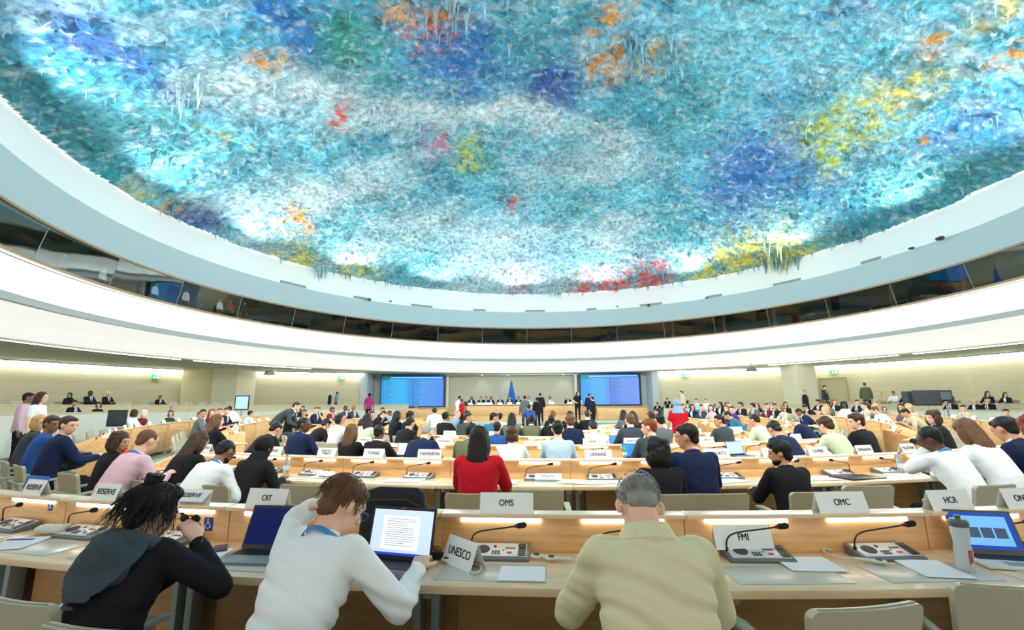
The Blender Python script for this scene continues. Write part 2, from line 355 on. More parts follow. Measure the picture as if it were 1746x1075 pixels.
def grid_dome(name, xs, ys, rmax):
    X, Y = np.meshgrid(xs, ys, indexing='ij')
    r = np.hypot(X - RC[0], Y - RC[1]); edge = rmax + 0.10 * (fbm(X, Y, 131, 3, 3.0) - 0.5)
    keep = r <= edge
    Z = dome_z(X, Y) - dome_drop(X, Y) * np.clip((rmax - r) * 2 + 0.25, 0, 1)
    cols = dome_colour(X, Y).reshape(-1, 3)
    nx, ny = X.shape; V = np.stack([X, Y, Z], -1).reshape(-1, 3)
    k = keep[:-1, :-1] & keep[1:, :-1] & keep[:-1, 1:] & keep[1:, 1:]
    i, j = np.nonzero(k); a = i * ny + j
    F = np.stack([a, a + 1, a + ny + 1, a + ny], -1)
    used = np.zeros(len(V), bool); used[F.ravel()] = True; idx = np.cumsum(used) - 1
    V = V[used]; cols = cols[used]; F = idx[F]
    me = bpy.data.meshes.new(name); me.vertices.add(len(V)); me.vertices.foreach_set('co', V.ravel())
    me.loops.add(F.size); me.loops.foreach_set('vertex_index', F.ravel()); me.polygons.add(len(F))
    me.polygons.foreach_set('loop_start', np.arange(0, F.size, 4)); me.polygons.foreach_set('loop_total', np.full(len(F), 4))
    me.polygons.foreach_set('use_smooth', np.zeros(len(F), bool)); me.update(); me.validate(); set_col(me, cols); me.materials.append(DOMEM)
    o = link(name, me); tag(o, kind='structure'); return o
grid_dome('ceiling', np.arange(-15.4, 19.2, 0.075), np.arange(7.0, 35.3, 0.075), DR)
grid_dome('ceiling', np.arange(-15.4, 19.2, 0.4), np.arange(0.8, 7.2, 0.4), DR)
# hanging drips of hardened paint, beyond counting
def drips():
    N = 3600; r = DR * np.sqrt(rng.random(N)) * 0.995; a = rng.random(N) * 2 * PI
    X = RC[0] + r * np.cos(a); Y = RC[1] + r * np.sin(a); ok = Y > 9; X, Y = X[ok], Y[ok]
    dens = fbm(X, Y, 141, 3, 0.7); ok = dens + rng.random(len(X)) * 0.35 > 0.60; X, Y = X[ok], Y[ok]
    Ln = 0.02 + 0.55 * rng.random(len(X)) ** 5
    ne = 300; ae = rng.uniform(0.05, PI - 0.05, ne); Xe = RC[0] + (DR - 0.08) * np.cos(ae); Ye = RC[1] + (DR - 0.08) * np.sin(ae); Le = 0.02 + 0.32 * rng.random(ne) ** 4
    cl = [(15.9, 26.9, 40, 0.5, 1.1), (-11.9, 27.9, 14, 0.25, 0.9), (3.2, 34.7, 16, 0.4, 0.5), (-10.6, 13.6, 14, 0.35, 0.9), (-1.9, 12.6, 20, 0.7, 0.8), (5.0, 14.8, 18, 0.5, 0.9), (-5.6, 17.5, 10, 0.3, 0.9)]
    XX = [X, Xe]; YY = [Y, Ye]; LL = [Ln, Le]
    for cx, cy, n, sd, ln in cl:
        px = cx + rng.normal(0, sd, n); py = cy + rng.normal(0, sd, n); rr = np.hypot(px - RC[0], py - RC[1]); s = np.minimum(1, (DR - 0.06) / rr)
        XX.append(RC[0] + (px - RC[0]) * s); YY.append(RC[1] + (py - RC[1]) * s); LL.append(ln * (0.4 + 0.6 * rng.random(n)))
    X = np.concatenate(XX); Y = np.concatenate(YY); Ln = np.concatenate(LL)
    Z = dome_z(X, Y) + 0.08; c = dome_colour(X, Y) * 0.75 + np.array(srgb(190, 225, 232)) * 0.25
    V = []; F = []; C = []
    for i in range(len(X)):
        n0 = len(V); R = 0.018 + 0.07 * Ln[i]; dx, dy = rng.normal(0, 0.02, 2); L = Ln[i] + 0.13
        for k, (fr, rr) in enumerate(((0, 1.9), (0.28, 1.0), (0.6, 0.5), (1.0, 0.06))):
            for j in range(6):
                t = j * PI / 3 + i; w_ = 1 + 0.3 * math.sin(t * 2 + i)
                V.append((X[i] + dx * fr + R * rr * w_ * math.cos(t), Y[i] + dy * fr + R * rr * w_ * math.sin(t), Z[i] - L * fr)); C.append(c[i] * (0.85 + 0.25 * fr))
        for k in range(3):
            for j in range(6):
                a_ = n0 + k * 6 + j; b_ = n0 + k * 6 + (j + 1) % 6
                F.append((a_, b_, b_ + 6, a_ + 6))
        F.append(tuple(range(n0 + 23, n0 + 17, -1)))
    me = bpy.data.meshes.new('paint_drips'); me.from_pydata(V, [], F); set_col(me, np.clip(np.array(C), 0, 1)); me.materials.append(DOMEM)
    o = link('paint_drips', me); tag(o, 'hanging blue, white and red drips of hardened paint under the domed ceiling', 'ceiling relief', kind='stuff')
drips()

# ---- where a column of the view meets a circle on the plan
def bearing(px, Y, z):
    k = (z - CAMH) / max(Y, 0.1)
    y = (k * FPX * CP - FPX * SP) / (CP + k * SP)
    x = (px - 873) * CR - y * SR
    return x / (FPX * CP - y * SP)
def at_depth(px, Y, z=1.2):
    return bearing(px, Y, z) * Y, Y
def hit(px, R, z, c=RC, far=False):
    Y = 5.0
    for _ in range(12):
        b = bearing(px, Y, z)
        A = b * b + 1; B_ = -2 * (b * c[0] + c[1]); C_ = c[0] ** 2 + c[1] ** 2 - R * R
        D = B_ * B_ - 4 * A * C_
        if D < 0: return None
        s = math.sqrt(D); r0, r1 = (-B_ - s) / (2 * A), (-B_ + s) / (2 * A)
        Yn = r1 if (far or r0 < 0.3) else r0
        Y = 0.5 * Y + 0.5 * Yn if _ < 4 else Yn
    X = bearing(px, Y, z) * Y
    return X, Y, math.degrees(math.atan2(X - c[0], c[1] - Y))
def z_at(py, px, Y):
    """height seen at image row py at depth Y"""
    x, y = px - 873, 537.5 - py; x, y = x * CR - y * SR, x * SR + y * CR
    return CAMH + (y * CP + FPX * SP) / (FPX * CP - y * SP) * Y

# ---- rings of the upper hall
def struct(name, b, m, smooth=True):
    o = link(name, b.mesh(name, m, smooth=smooth)); tag(o, kind='structure'); return o
b = MB(); b.lathe([(17.30, 10.3), (17.10, 9.9), (17.02, 9.4), (16.85, 8.8), (16.69, 8.42)], step=1.5); struct('wall_upper', b, WHITE)
b = MB(); b.lathe([(17.0, 8.43), (16.69, 8.42), (16.69, 8.40), (16.88, 7.26), (17.2, 7.24)], step=1.5); struct('trim_1', b, GREYP)
b = MB(); b.arc(16.84, 16.95, 7.18, 7.26, -180, 180, step=1.5); struct('trim_2', b, BRONZE)
b = MB(); b.arc(17.12, 17.24, 6.03, 6.12, -180, 180, step=1.5); struct('trim_3', b, BRONZE)
b = MB(); b.lathe([(17.30, 6.04), (17.19, 6.03), (17.45, 5.98), (17.75, 5.80), (17.92, 5.45), (17.97, 5.0), (17.95, 4.84), (17.62, 4.82), (17.58, 4.84), (17.50, 4.99), (17.46, 5.00)], step=1.5); struct('wall_cove_upper', b, WHITE)
b = MB(); b.lathe([(17.50, 5.00), (17.46, 5.00), (17.59, 4.79), (17.64, 4.79)], step=1.5); struct('trim_4', b, LIP)
b = MB(); b.lathe([(17.64, 4.79), (17.66, 4.90), (17.80, 4.97), (18.1, 4.93), (18.8, 4.74), (19.7, 4.45), (20.3, 4.25), (20.63, 4.15)], step=1.5); struct('wall_cove_lower', b, mat('glowing_cove_plaster', (0.86, 0.88, 0.87), 0.6, emit=0.75, ecol=(1.0, 1.0, 0.98)))  # cove plaster given its own glow in place of lamp light
b = MB(); b.lathe([(20.63, 4.15), (20.66, 4.10), (30.5, 4.10), (30.5, 4.6)], step=1.5); struct('ceiling_soffit', b, SOFFIT)
def ring_light(name, R, z, r, m, label, a0=-180, a1=180, seg=12.0):
    n = int(round((a1 - a0) / seg))
    for k in range(n):
        s = a0 + k * seg
        bb = MB(); pts = []
        for i in range(7):
            x, y = polar(R, s + 0.15 + (seg - 0.3) * i / 6); pts.append((x, y, z))
        bb.tube(pts, r, 6)
        o = link(name, bb.mesh(name, m)); tag(o, label, 'lamp', name.replace('_', ' ') + 's round the hall')
ring_light('cove_lamp_tube', 17.74, 4.94, 0.035, COVE, 'glowing lamp tube hidden behind the lip of the curved upper white cove')
ring_light('soffit_lamp_tube', 17.70, 4.865, 0.022, mat('soffit_lamp_tube', (1, 1, 0.98), 0.4, emit=40.0, ecol=(1, 1, 0.97)), 'glowing lamp tube tucked under the lip above the lower white cove')
# thin light slots in the soffit
for k, (a0, a1) in enumerate(((-132, -112), (-110, -88), (112, 132), (88, 110))):
    bb = MB(); bb.arc(20.9, 20.97, 4.075, 4.098, a0, a1, step=2)
    o = link('soffit_light_slot', bb.mesh('soffit_light_slot', mat('slot_light', (1, 1, 0.95), 0.5, emit=9.0)))
    tag(o, 'thin bright light slot in the grey soffit ' + ['far left, beyond the left cove', 'at the left edge of the hall', 'right of the wall clock', 'at the right edge of the hall', 'left of the left screen', 'right of the right screen'][k], 'lamp')

# ---- glazed visitors' gallery behind the rings
GLASS = mat('gallery_glass', (0.85, 0.95, 0.93), 0.02, trans=1.0, ior=1.5)
def glass_mat():
    m = GLASS; nt = m.node_tree; out = nt.nodes['Material Output']
    tr = nt.nodes.new('ShaderNodeBsdfTransparent'); tr.inputs[0].default_value = (0.72, 0.84, 0.82, 1)
    gl = nt.nodes.new('ShaderNodeBsdfGlossy'); gl.inputs['Roughness'].default_value = 0.03; gl.inputs[0].default_value = (0.62, 0.70, 0.70, 1)
    fr = nt.nodes.new('ShaderNodeFresnel'); fr.inputs[0].default_value = 1.55
    nz = nt.nodes.new('ShaderNodeTexNoise'); nz.inputs['Scale'].default_value = 0.5
    bp = nt.nodes.new('ShaderNodeBump'); bp.inputs['Strength'].default_value = 0.06; bp.inputs['Distance'].default_value = 0.1
    tc = nt.nodes.new('ShaderNodeTexCoord'); nt.links.new(tc.outputs['Object'], nz.inputs['Vector']); nt.links.new(nz.outputs['Fac'], bp.inputs['Height']); nt.links.new(bp.outputs[0], gl.inputs['Normal'])
    mx = nt.nodes.new('ShaderNodeMixShader'); ma = nt.nodes.new('ShaderNodeMath'); ma.operation = 'MULTIPLY_ADD'; ma.inputs[1].default_value = 0.22; ma.inputs[2].default_value = 0.06; nt.links.new(fr.outputs[0], ma.inputs[0]); nt.links.new(ma.outputs[0], mx.inputs[0]); nt.links.new(tr.outputs[0], mx.inputs[1]); nt.links.new(gl.outputs[0], mx.inputs[2]); nt.links.new(mx.outputs[0], out.inputs[0])
glass_mat()
npan = 32
for k in range(npan):
    a0 = k * 360 / npan - 180 + 2.5; a1 = a0 + 360 / npan
    mid = (a0 + a1) / 2
    if abs(mid) < 40: continue
    b = MB(); b.lathe([(16.90, 7.20), (17.15, 6.11)], a0 + 0.06, a1 - 0.06, step=(a1 - a0) / 6)
    o = link('window_%d' % (k + 1), b.mesh('window_%d' % (k + 1), GLASS, smooth=True)); tag(o, kind='structure')
    b = MB(); x0, y0 = polar(16.90, a0); x1, y1 = polar(17.15, a0); b.tube([(x0, y0, 7.19), (x1, y1, 6.11)], 0.012, 6)
    link('glass_joint', b.mesh('glass_joint', STEEL), o)
GDARK = mat('gallery_wall_shaded', srgb(70, 88, 86), 0.8); GFLOOR = mat('gallery_floor_shaded', srgb(60, 70, 68), 0.9)  # dark base colours of gallery wall, floor and ceiling imitate its unlit shade
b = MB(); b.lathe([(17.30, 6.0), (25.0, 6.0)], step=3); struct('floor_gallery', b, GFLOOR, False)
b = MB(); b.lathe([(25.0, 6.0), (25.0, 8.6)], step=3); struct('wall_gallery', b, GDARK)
b = MB(); b.lathe([(17.0, 8.5), (25.0, 8.5)], step=3); struct('ceiling_gallery', b, mat('gallery_ceiling_shaded', srgb(52, 66, 64), 0.8), False)
for a in (104, 113, 122, 131, 140, 150):
    b = MB(); x, y = polar(22.0, a); b.cap((x, y, 6.0), 0.14, (x, y, 8.5), 0.14, 12, 1)
    tag(link('gallery_column', b.mesh('gallery_column', mat('beige_column', srgb(200, 190, 150), 0.7), smooth=True)), 'slim beige column standing inside the glazed gallery on the right', 'column', 'beige gallery columns on the right')
for a in (107, 117, 127, -133, -128):
    b = MB(); M = Matrix.Translation((*polar(24.9, a), 7.1)) @ Matrix.Rotation(math.radians(a), 4, 'Z')
    b.box(-1.1, 1.1, -0.06, 0.0, -1.0, 0.75, M); fo = link('gallery_door_frame', b.mesh('gallery_door_frame', mat('grey_door_frame', srgb(150, 160, 155), 0.6)))
    tag(fo, 'dark opening with grey frame on the back wall inside the glazed gallery', 'door frame', 'framed openings behind the gallery glass')
    b = MB(); b.box(-0.95, 0.95, 0.0, 0.02, -0.95, 0.6, M @ Matrix.Translation((0, 0.0, 0)));
    b.box(-0.95, 0.95, -0.08, -0.062, -0.95, 0.6, M); link('opening', b.mesh('opening', BLACKP), fo)
# ---- slots, cameras and small fixtures along the white band
def on_ring(px, R, z, c=RC): return hit(px, R, z, c, far=True)
for px0, px1 in ((478, 521), (603, 626), (701, 737), (807, 828), (895, 929), (1000, 1017), (1091, 1129), (1206, 1231), (1319, 1365), (1469, 1502)):
    p0 = on_ring(px0, 16.72, 8.5); p1 = on_ring(px1, 16.72, 8.5); a0, a1 = p0[2], p1[2]
    if abs(a0 - a1) > 180: a1 += 360 if a1 < a0 else -360
    b = MB(); b.arc(16.66, 16.80, 8.44, 8.58, a0, a1)
    side = 'left of' if px1 < 873 else 'right of'
    tag(link('air_vent', b.mesh('air_vent', mat('vent_grey', srgb(140, 148, 146), 0.7))), '%s grey slot vent under the dome, %s' % ('long' if px1 - px0 > 30 else 'short', {478: 'leftmost of the row', 603: 'second from the left', 701: 'above the left screen', 807: 'just right of the left screen', 895: 'over the middle of the podium', 1000: 'above the right screen left edge', 1091: 'just past the right screen', 1206: 'first past the patterned head scarf', 1319: 'above the wall clock', 1469: 'rightmost of the row'}[px0]), 'vent')
for px, py, big in ((629, 511, 1), (665, 514, 0), (1053, 523, 0), (1106, 521, 1), (1556, 423, 0), (1605, 406, 1), (1205, 508, 0)):
    p = on_ring(px, 16.50, 8.5); zz = z_at(py, px, p[1]); r = 0.10 if big else 0.06
    b = MB(); b.cap((p[0], p[1], zz), r, (p[0] - (p[0] - RC[0]) * 0.012, p[1] - (p[1] - RC[1]) * 0.012, zz - 0.05), r * 0.8, 10, 2)
    tag(link('dome_camera', b.mesh('dome_camera', DARK, smooth=True)), 'small dark camera under the dome rim, ' + {629: 'left of the left screen', 665: 'above the left screen left edge', 1053: 'above the right screen', 1106: 'below the vent past the right screen', 1556: 'far right, smaller', 1605: 'far right, larger one', 1205: 'beside the short right vent'}[px], 'camera')

# ---- outer wall, floor
WL = [(-26.5, 4.0), (-27.5, 12), (-27.4, 18), (-26.6, 24.5), (-24.6, 29.0), (-22.4, 32.4), (-21.8, 33.0), (-18.8, 34.2), (-15.2, 35.6), (-11.3, 36.9)]
WM = [(-11.3, 36.9), (-11.3, 39.4), (10.95, 39.4), (10.95, 37.3)]
WR = [(10.95, 37.3), (14.9, 36.0), (19.6, 33.9), (23.4, 31.0), (26.0, 26.8), (27.0, 22.5), (27.5, 16), (27, 8)]
def wall_run(name, pts, z0, z1, m, t=0.25):
    b = MB(); vs = []; fs = []
    cx, cy = RC
    for x, y in pts:
        d = Vector((x - cx, y - cy)).normalized() * t
        for px_, py_, z in ((x, y, z0), (x + d.x, y + d.y, z0), (x + d.x, y + d.y, z1), (x, y, z1)): vs.append((px_, py_, z))
    for i in range(len(pts) - 1):
        for j in range(4):
            a = i * 4 + j; c = i * 4 + (j + 1) % 4; fs.append((a, a + 4, c + 4, c))
    fs.append((0, 1, 2, 3)); n = len(pts) - 1; fs.append((n * 4 + 3, n * 4 + 2, n * 4 + 1, n * 4))
    b.add(vs, fs); return struct(name, b, m, False)
wall_run('wall_left', WL, 0, 4.6, WALL); wall_run('wall_front', WM, 0, 4.6, mat('grey_beige_front_wall', srgb(196, 196, 176), 0.8, var=0.03, scale=0.8)); wall_run('wall_right', WR, 0, 4.6, WALL)
# wall wash tubes, hidden above the soffit in the slot along the wall
def offset_in(p, d):
    v = Vector((RC[0] - p[0], RC[1] - p[1])).normalized() * d; return (p[0] + v.x, p[1] + v.y)
for nm, pts, lab in (('wash_lamp_tube', WL, 'left'), ('wash_lamp_tube', WR, 'right')):
    for i in range(len(pts) - 1):
        if (pts[i][0], pts[i + 1][0]) in ((-21.8, -18.8), (-22.4, -21.8)): continue
        a = Vector((*offset_in(pts[i], 0.22), 4.02)); c = Vector((*offset_in(pts[i + 1], 0.22), 4.02)); d = (c - a)
        b = MB(); b.tube([a + d * 0.02, a + d * 0.98], 0.03, 6)
        o = link(nm, b.mesh(nm, WALLCOVE)); tag(o, 'bright lamp tube along the top of the %s pale wall' % lab, 'lamp', 'lamp tubes washing the %s wall' % lab)
        b = MB(); n_ = Vector((d.y, -d.x, 0)).normalized()
        if (Vector((RC[0], RC[1], 0)) - a).dot(n_) < 0: n_ = -n_
        p = [a + n_ * 0.05, c + n_ * 0.05]; q = [a + n_ * 0.09, c + n_ * 0.09]
        vs = []
        for P_ in (p[0], q[0], q[1], p[1]):
            vs.append((P_.x, P_.y, 4.03)); vs.append((P_.x, P_.y, 4.10))
        b.add(vs, [(0, 2, 4, 6), (1, 7, 5, 3), (0, 1, 3, 2), (2, 3, 5, 4), (4, 5, 7, 6), (6, 7, 1, 0)])
        struct('trim_%d' % (20 + i + (20 if lab == 'right' else 0)), b, SOFFIT, False)
DC = (1.3, 18.0)     # centre of the desk rings
def zf(R): return -0.018 * max(0.0, 12.6 - R)
def rise(y): return 0.02 * max(0.0, y - 9.0)      # the floor climbs gently towards the podium end
b = MB(); b.lathe([(R_, zf(R_)) for R_ in (31, 28, 25, 22, 20, 18, 16, 14, 12.6, 11, 9.5, 8, 6, 4, 2, 0.01)], step=3, c=DC); b.v = [(x, y, z + rise(y)) for x, y, z in b.v]; struct('floor', b, CARPET, False)
# pilasters and columns
b = MB(); b.box(-22.3, -20.05, 31.9, 33.6, 0, 4.1); struct('wall_pier_left', b, mat('plain_pale_wood', srgb(205, 196, 158), 0.6), False)
b = MB(); b.box(-20.05, -18.4, 31.6, 33.9, 0, 4.1); struct('wall_column_left', b, mat('cream_column', srgb(216, 214, 188), 0.7), False)
b = MB(); b.box(18.7, 19.9, 31.0, 32.9, 0, 4.1); struct('wall_column_right', b, mat('cream_column', srgb(216, 214, 188), 0.7), False)
b = MB(); b.box(-11.75, -11.22, 36.6, 39.2, 0, 4.1); b.box(-11.3, -10.75, 38.6, 39.3, 1.4, 4.1); struct('trim_5', b, LIP, False)
b = MB(); b.box(10.87, 11.4, 36.9, 39.2, 0, 4.1); b.box(10.45, 10.95, 38.6, 39.3, 1.4, 4.1); struct('trim_6', b, LIP, False)
b = MB(); b.box(-5.45, -5.25, 38.9, 39.3, 1.4, 4.1); b.box(5.1, 5.3, 38.9, 39.3, 1.4, 4.1); struct('trim_7', b, WHITE, False)
b = MB(); b.box(-11.2, 10.9, 38.95, 39.35, 3.98, 4.1); struct('trim_8', b, WHITE, False)
b = MB(); b.box(-11.3, -3.6, 38.3, 39.3, 0.0, 1.42); b.box(5.0, 10.95, 38.3, 39.3, 0.0, 1.42); struct('trim_9', b, WOOD, False)
# door, clock, signs, speakers on the right wall
def on_wall(px, z, pts, inset=0.0):
    for i in range(len(pts) - 1):
        (x0, y0), (x1, y1) = pts[i], pts[i + 1]; Y = (y0 + y1) / 2
        for _ in range(8):
            bb = bearing(px, Y, z); den = (x1 - x0) - bb * (y1 - y0)
            if abs(den) < 1e-6: break
            t = (bb * y0 - x0) / den; Y = y0 + t * (y1 - y0)
        if -0.001 <= t <= 1.001:
            v = Vector((x1 - x0, y1 - y0, 0)).normalized(); n_ = Vector((v.y, -v.x, 0))
            if (Vector((RC[0] - x0, RC[1] - y0, 0))).dot(n_) < 0: n_ = -n_
            P_ = Vector((x0 + t * (x1 - x0), Y, z)) + n_ * inset
            ang = math.atan2(n_.y, n_.x) + PI / 2       # local -y points into the hall
            return P_, ang
    return None
def wall_frame(px, z, pts, inset=0.0):
    P_, ang = on_wall(px, z, pts, inset); return Matrix.Translation(P_) @ Matrix.Rotation(ang, 4, 'Z')
M = wall_frame(1427, 0.9, WR)
b = MB(); b.box(-0.72, 0.72, -0.05, 0.0, 0.0, 2.25, M); o = struct('door_1', b, mat('beige_door', srgb(188, 182, 146), 0.6), False)
b = MB(); b.box(-0.80, -0.72, -0.08, 0.0, 0, 2.33, M); b.box(0.72, 0.80, -0.08, 0.0, 0, 2.33, M); b.box(-0.8, 0.8, -0.08, 0, 2.25, 2.33, M); link('door_frame', b.mesh('door_frame', mat('door_frame_wood', srgb(170, 160, 120), 0.6)), o)
b = MB(); b.box(0.55, 0.62, -0.12, -0.05, 1.02, 1.06, M); link('door_handle', b.mesh('door_handle', STEEL), o)
P_, ang = on_wall(1340, 3.42, WR, 0.02); M = Matrix.Translation(P_) @ Matrix.Rotation(ang, 4, 'Z') @ Matrix.Rotation(PI / 2, 4, 'X')
ck = empty('wall_clock', P_, 0); tag(ck, 'round wall clock with white face and grey rim high on the right wall', 'clock')
M0 = Matrix.Rotation(ang, 4, 'Z') @ Matrix.Rotation(PI / 2, 4, 'X')
b = MB(); b.spin([(0.27, 0), (0.30, 0.0), (0.30, 0.06), (0.27, 0.06), (0.27, 0)], 32, M0); link('rim', b.mesh('rim', STEEL, smooth=True), ck)
b = MB(); b.spin([(0.0, 0.035), (0.272, 0.035)], 32, M0); link('dial', b.mesh('dial', CARD), ck)
b = MB(); b.box(-0.012, 0.012, 0, 0.2, 0.04, 0.05, M0 @ Matrix.Rotation(math.radians(50), 4, 'Z')); b.box(-0.015, 0.015, 0, 0.14, 0.04, 0.05, M0 @ Matrix.Rotation(math.radians(-60), 4, 'Z'))
for q in range(12): b.box(-0.008, 0.008, 0.21, 0.25, 0.04, 0.046, M0 @ Matrix.Rotation(q * PI / 6, 4, 'Z'))
link('clock_hands', b.mesh('clock_hands', INK), ck)
EXITG = mat('green_exit_panel', srgb(40, 190, 110), 0.4, emit=0.9); EXITW = mat('white_pictogram', (1, 1, 1), 0.5, emit=0.9)
for px, z, pts, lab in ((265, 3.55, WL, 'hanging high on the left wall'), (582, 3.7, WL, 'left of the left screen'), (1168, 3.7, WR, 'right of the right screen'), (1422, 3.6, WR, 'above the beige door')):
    P_, ang = on_wall(px, z, pts, 0.05); so = empty('exit_sign', P_, ang); tag(so, 'small green exit sign with running figure ' + lab, 'sign')
    b = MB(); b.box(-0.24, 0.24, -0.03, 0.0, -0.13, 0.13); link('panel', b.mesh('panel', EXITG), so)
    b = MB(); b.box(0.05, 0.18, -0.036, -0.031, -0.09, 0.09); b.ell((-0.06, -0.034, 0.07), (0.022, 0.004, 0.022), None, 8, 6); b.box(-0.09, -0.04, -0.036, -0.031, -0.03, 0.05); b.box(-0.12, -0.08, -0.036, -0.031, -0.09, -0.03); b.box(-0.05, -0.01, -0.036, -0.031, -0.09, -0.03)
    link('pictogram', b.mesh('pictogram', EXITW), so)
P_, ang = on_wall(1357, 2.55, WR, 0.02); so = empty('fire_alarm_box', P_, ang); tag(so, 'small red fire alarm box on the right wall beside the column', 'alarm')
b = MB(); b.box(-0.12, 0.12, -0.06, 0, -0.13, 0.13); link('case', b.mesh('case', mat('red_paint', srgb(190, 40, 30), 0.5), bevel=0.01), so)
b = MB(); b.box(-0.06, 0.06, -0.065, -0.06, -0.06, 0.06); link('plate', b.mesh('plate', CARD), so)
for px, lab in ((460, 'left'), (1281, 'right')):
    x, y = at_depth(px, 30.5, 3.9); so = empty('ceiling_loudspeaker', (x, y, 4.1)); tag(so, 'grey dome loudspeaker hanging from the soffit on the %s side' % lab, 'loudspeaker')
    b = MB(); b.cap((0, 0, 0), 0.03, (0, 0, -0.25), 0.03, 8, 1); link('rod', b.mesh('rod', STEEL), so)
    b = MB(); b.spin([(0.0, -0.2), (0.2, -0.25), (0.34, -0.42), (0.36, -0.5), (0.0, -0.5)], 20); link('shell', b.mesh('shell', GREYPL, smooth=True), so)
# ---- projection screens
def screen(name, xa, ya, xb, yb, z0, z1, lab, sk):
    c = Vector(((xa + xb) / 2, (ya + yb) / 2, z0)); d = Vector((xb - xa, yb - ya, 0)); W_ = d.length; ang = math.atan2(d.y, d.x)
    r = empty(name, c, ang); tag(r, lab, 'screen'); H_ = z1 - z0
    b = MB(); b.box(-W_ / 2 - 0.09, W_ / 2 + 0.09, 0.0, 0.12, -0.09, H_ + 0.09); link('bezel', b.mesh('bezel', mat('navy_bezel', srgb(20, 60, 120), 0.5)), r)
    m = mat('screen_glow_%d' % sk, (0.1, 0.5, 0.9), 0.5); nt = m.node_tree; bs = nt.nodes['Principled BSDF']
    tc = nt.nodes.new('ShaderNodeTexCoord'); sp = nt.nodes.new('ShaderNodeSeparateXYZ'); nt.links.new(tc.outputs['Generated'], sp.inputs[0])
    cr = nt.nodes.new('ShaderNodeValToRGB'); e = cr.color_ramp.elements
    stops = [(0, (60, 175, 245)), (0.36, (55, 190, 250)), (0.46, (50, 150, 235)), (0.62, (80, 165, 245)), (1.0, (90, 140, 245))] if sk == 1 else [(0, (75, 180, 250)), (0.38, (100, 185, 252)), (0.5, (110, 150, 240)), (1.0, (130, 165, 250))]
    e[0].position = 0; e[0].color = (*srgb(*stops[0][1]), 1); e[1].position = 1; e[1].color = (*srgb(*stops[-1][1]), 1)
    for pz, cc in stops[1:-1]:
        n_ = e.new(pz); n_.color = (*srgb(*cc), 1)
    nt.links.new(sp.outputs[0], cr.inputs[0]); nt.links.new(cr.outputs[0], bs.inputs['Emission Color']); bs.inputs['Emission Strength'].default_value = 0.95; bs.inputs['Base Color'].default_value = (0.02, 0.05, 0.1, 1)
    b = MB(); b.box(-W_ / 2, W_ / 2, -0.02, -0.001, 0, H_); so = link('display', b.mesh('display', m), r)
    b = MB(); b.box(-W_ / 2, W_ / 2, -0.03, -0.021, H_ * 0.90, H_); link('title_bar', b.mesh('title_bar', mat('title_bar_blue', srgb(10, 90, 170), 0.5, emit=0.5)), so)
    b = MB(); b.box(-W_ / 2, -W_ / 2 + W_ * 0.13, -0.036, -0.03, H_ * 0.86, H_ * 0.995); link('corner_block', b.mesh('corner_block', mat('green_block', srgb(30, 140, 110), 0.5, emit=0.4)), so)
    b = MB(); b.box(-W_ / 2 + W_ * 0.14, W_ / 2 - 0.1, -0.036, -0.03, H_ * 0.925, H_ * 0.965); link('title_line', b.mesh('title_line', mat('title_cyan', srgb(120, 210, 245), 0.5, emit=0.7)), so)
    b = MB()
    R_ = random.Random(sk)
    for i in range(14):
        z = H_ * (0.83 - i * 0.06)
        for x0 in (-W_ * 0.485, W_ * 0.0):
            b.box(x0, x0 + W_ * 0.022, -0.03, -0.021, z - 0.02, z + 0.03); b.box(x0 + W_ * 0.04, x0 + W_ * (0.08 + 0.1 * R_.random()), -0.03, -0.021, z - 0.008, z + 0.014)
    link('list_marks', b.mesh('list_marks', mat('list_marks_blue', srgb(10, 60, 130), 0.6, emit=0.12)), so)
    return r
screen('projection_screen', -10.45, 37.85, -5.62, 38.5, 1.52, 3.92, 'large blue projection screen left of the podium', 1)
screen('projection_screen', 5.55, 38.5, 10.2, 38.3, 1.55, 3.95, 'large blue projection screen right of the podium', 2)
# ---- podium
b = MB(); b.box(-7.5, 9.0, 31.9, 38.3, 0, 0.85); struct('floor_dais', b, CARPET, False)
b = MB(); b.box(-8.0, 9.6, 26.5, 31.9, 0, 0.55); struct('floor_podium_step', b, CARPET, False)
b = MB(); b.box(-7.5, 9.0, 31.84, 31.9, 0.551, 0.87); struct('trim_10', b, WOOD, False)
pod = empty('podium_desk', (0.65, 33.0, 0)); tag(pod, 'long light wood podium desk for the chairs in front of the grey wall', 'desk')
b = MB(); b.box(-4.15, 3.9, -0.3, -0.2, 0.86, 1.5); link('front_panel', b.mesh('front_panel', WOOD, bevel=0.01), pod)
b = MB(); b.box(-4.2, 3.95, -0.34, 0.45, 1.56, 1.61); link('desktop', b.mesh('desktop', WOODTOP, bevel=0.01), pod)
b = MB(); b.box(-4.15, 3.9, -0.28, -0.24, 1.5, 1.56); link('ledge_strip', b.mesh('ledge_strip', mat('red_brown_trim', srgb(120, 60, 40), 0.5)), pod)  # red-brown ledge strip below the podium desktop
for x0, x1, s_ in ((-7.4, -4.4, 'left'), (5.6, 8.9, 'right')):
    b = MB(); b.box(x0, x1, 31.6, 31.8, 0.551, 1.3); o = link('podium_barrier', b.mesh('podium_barrier', WOOD, bevel=0.01)); tag(o, 'low light wood barrier below the %s screen' % s_, 'barrier')
fl = empty('flag_on_pole', (*at_depth(872, 36.5, 2.5), 0.85)); tag(fl, 'blue furled flag on a pole behind the podium', 'flag')
b = MB(); b.cap((0, 0, 0), 0.02, (0, 0, 2.6), 0.015, 8, 1); b.ell((0, 0, 2.62), (0.03, 0.03, 0.05)); link('pole', b.mesh('pole', STEEL, smooth=True), fl)
b = MB(); vs = []; fs = []
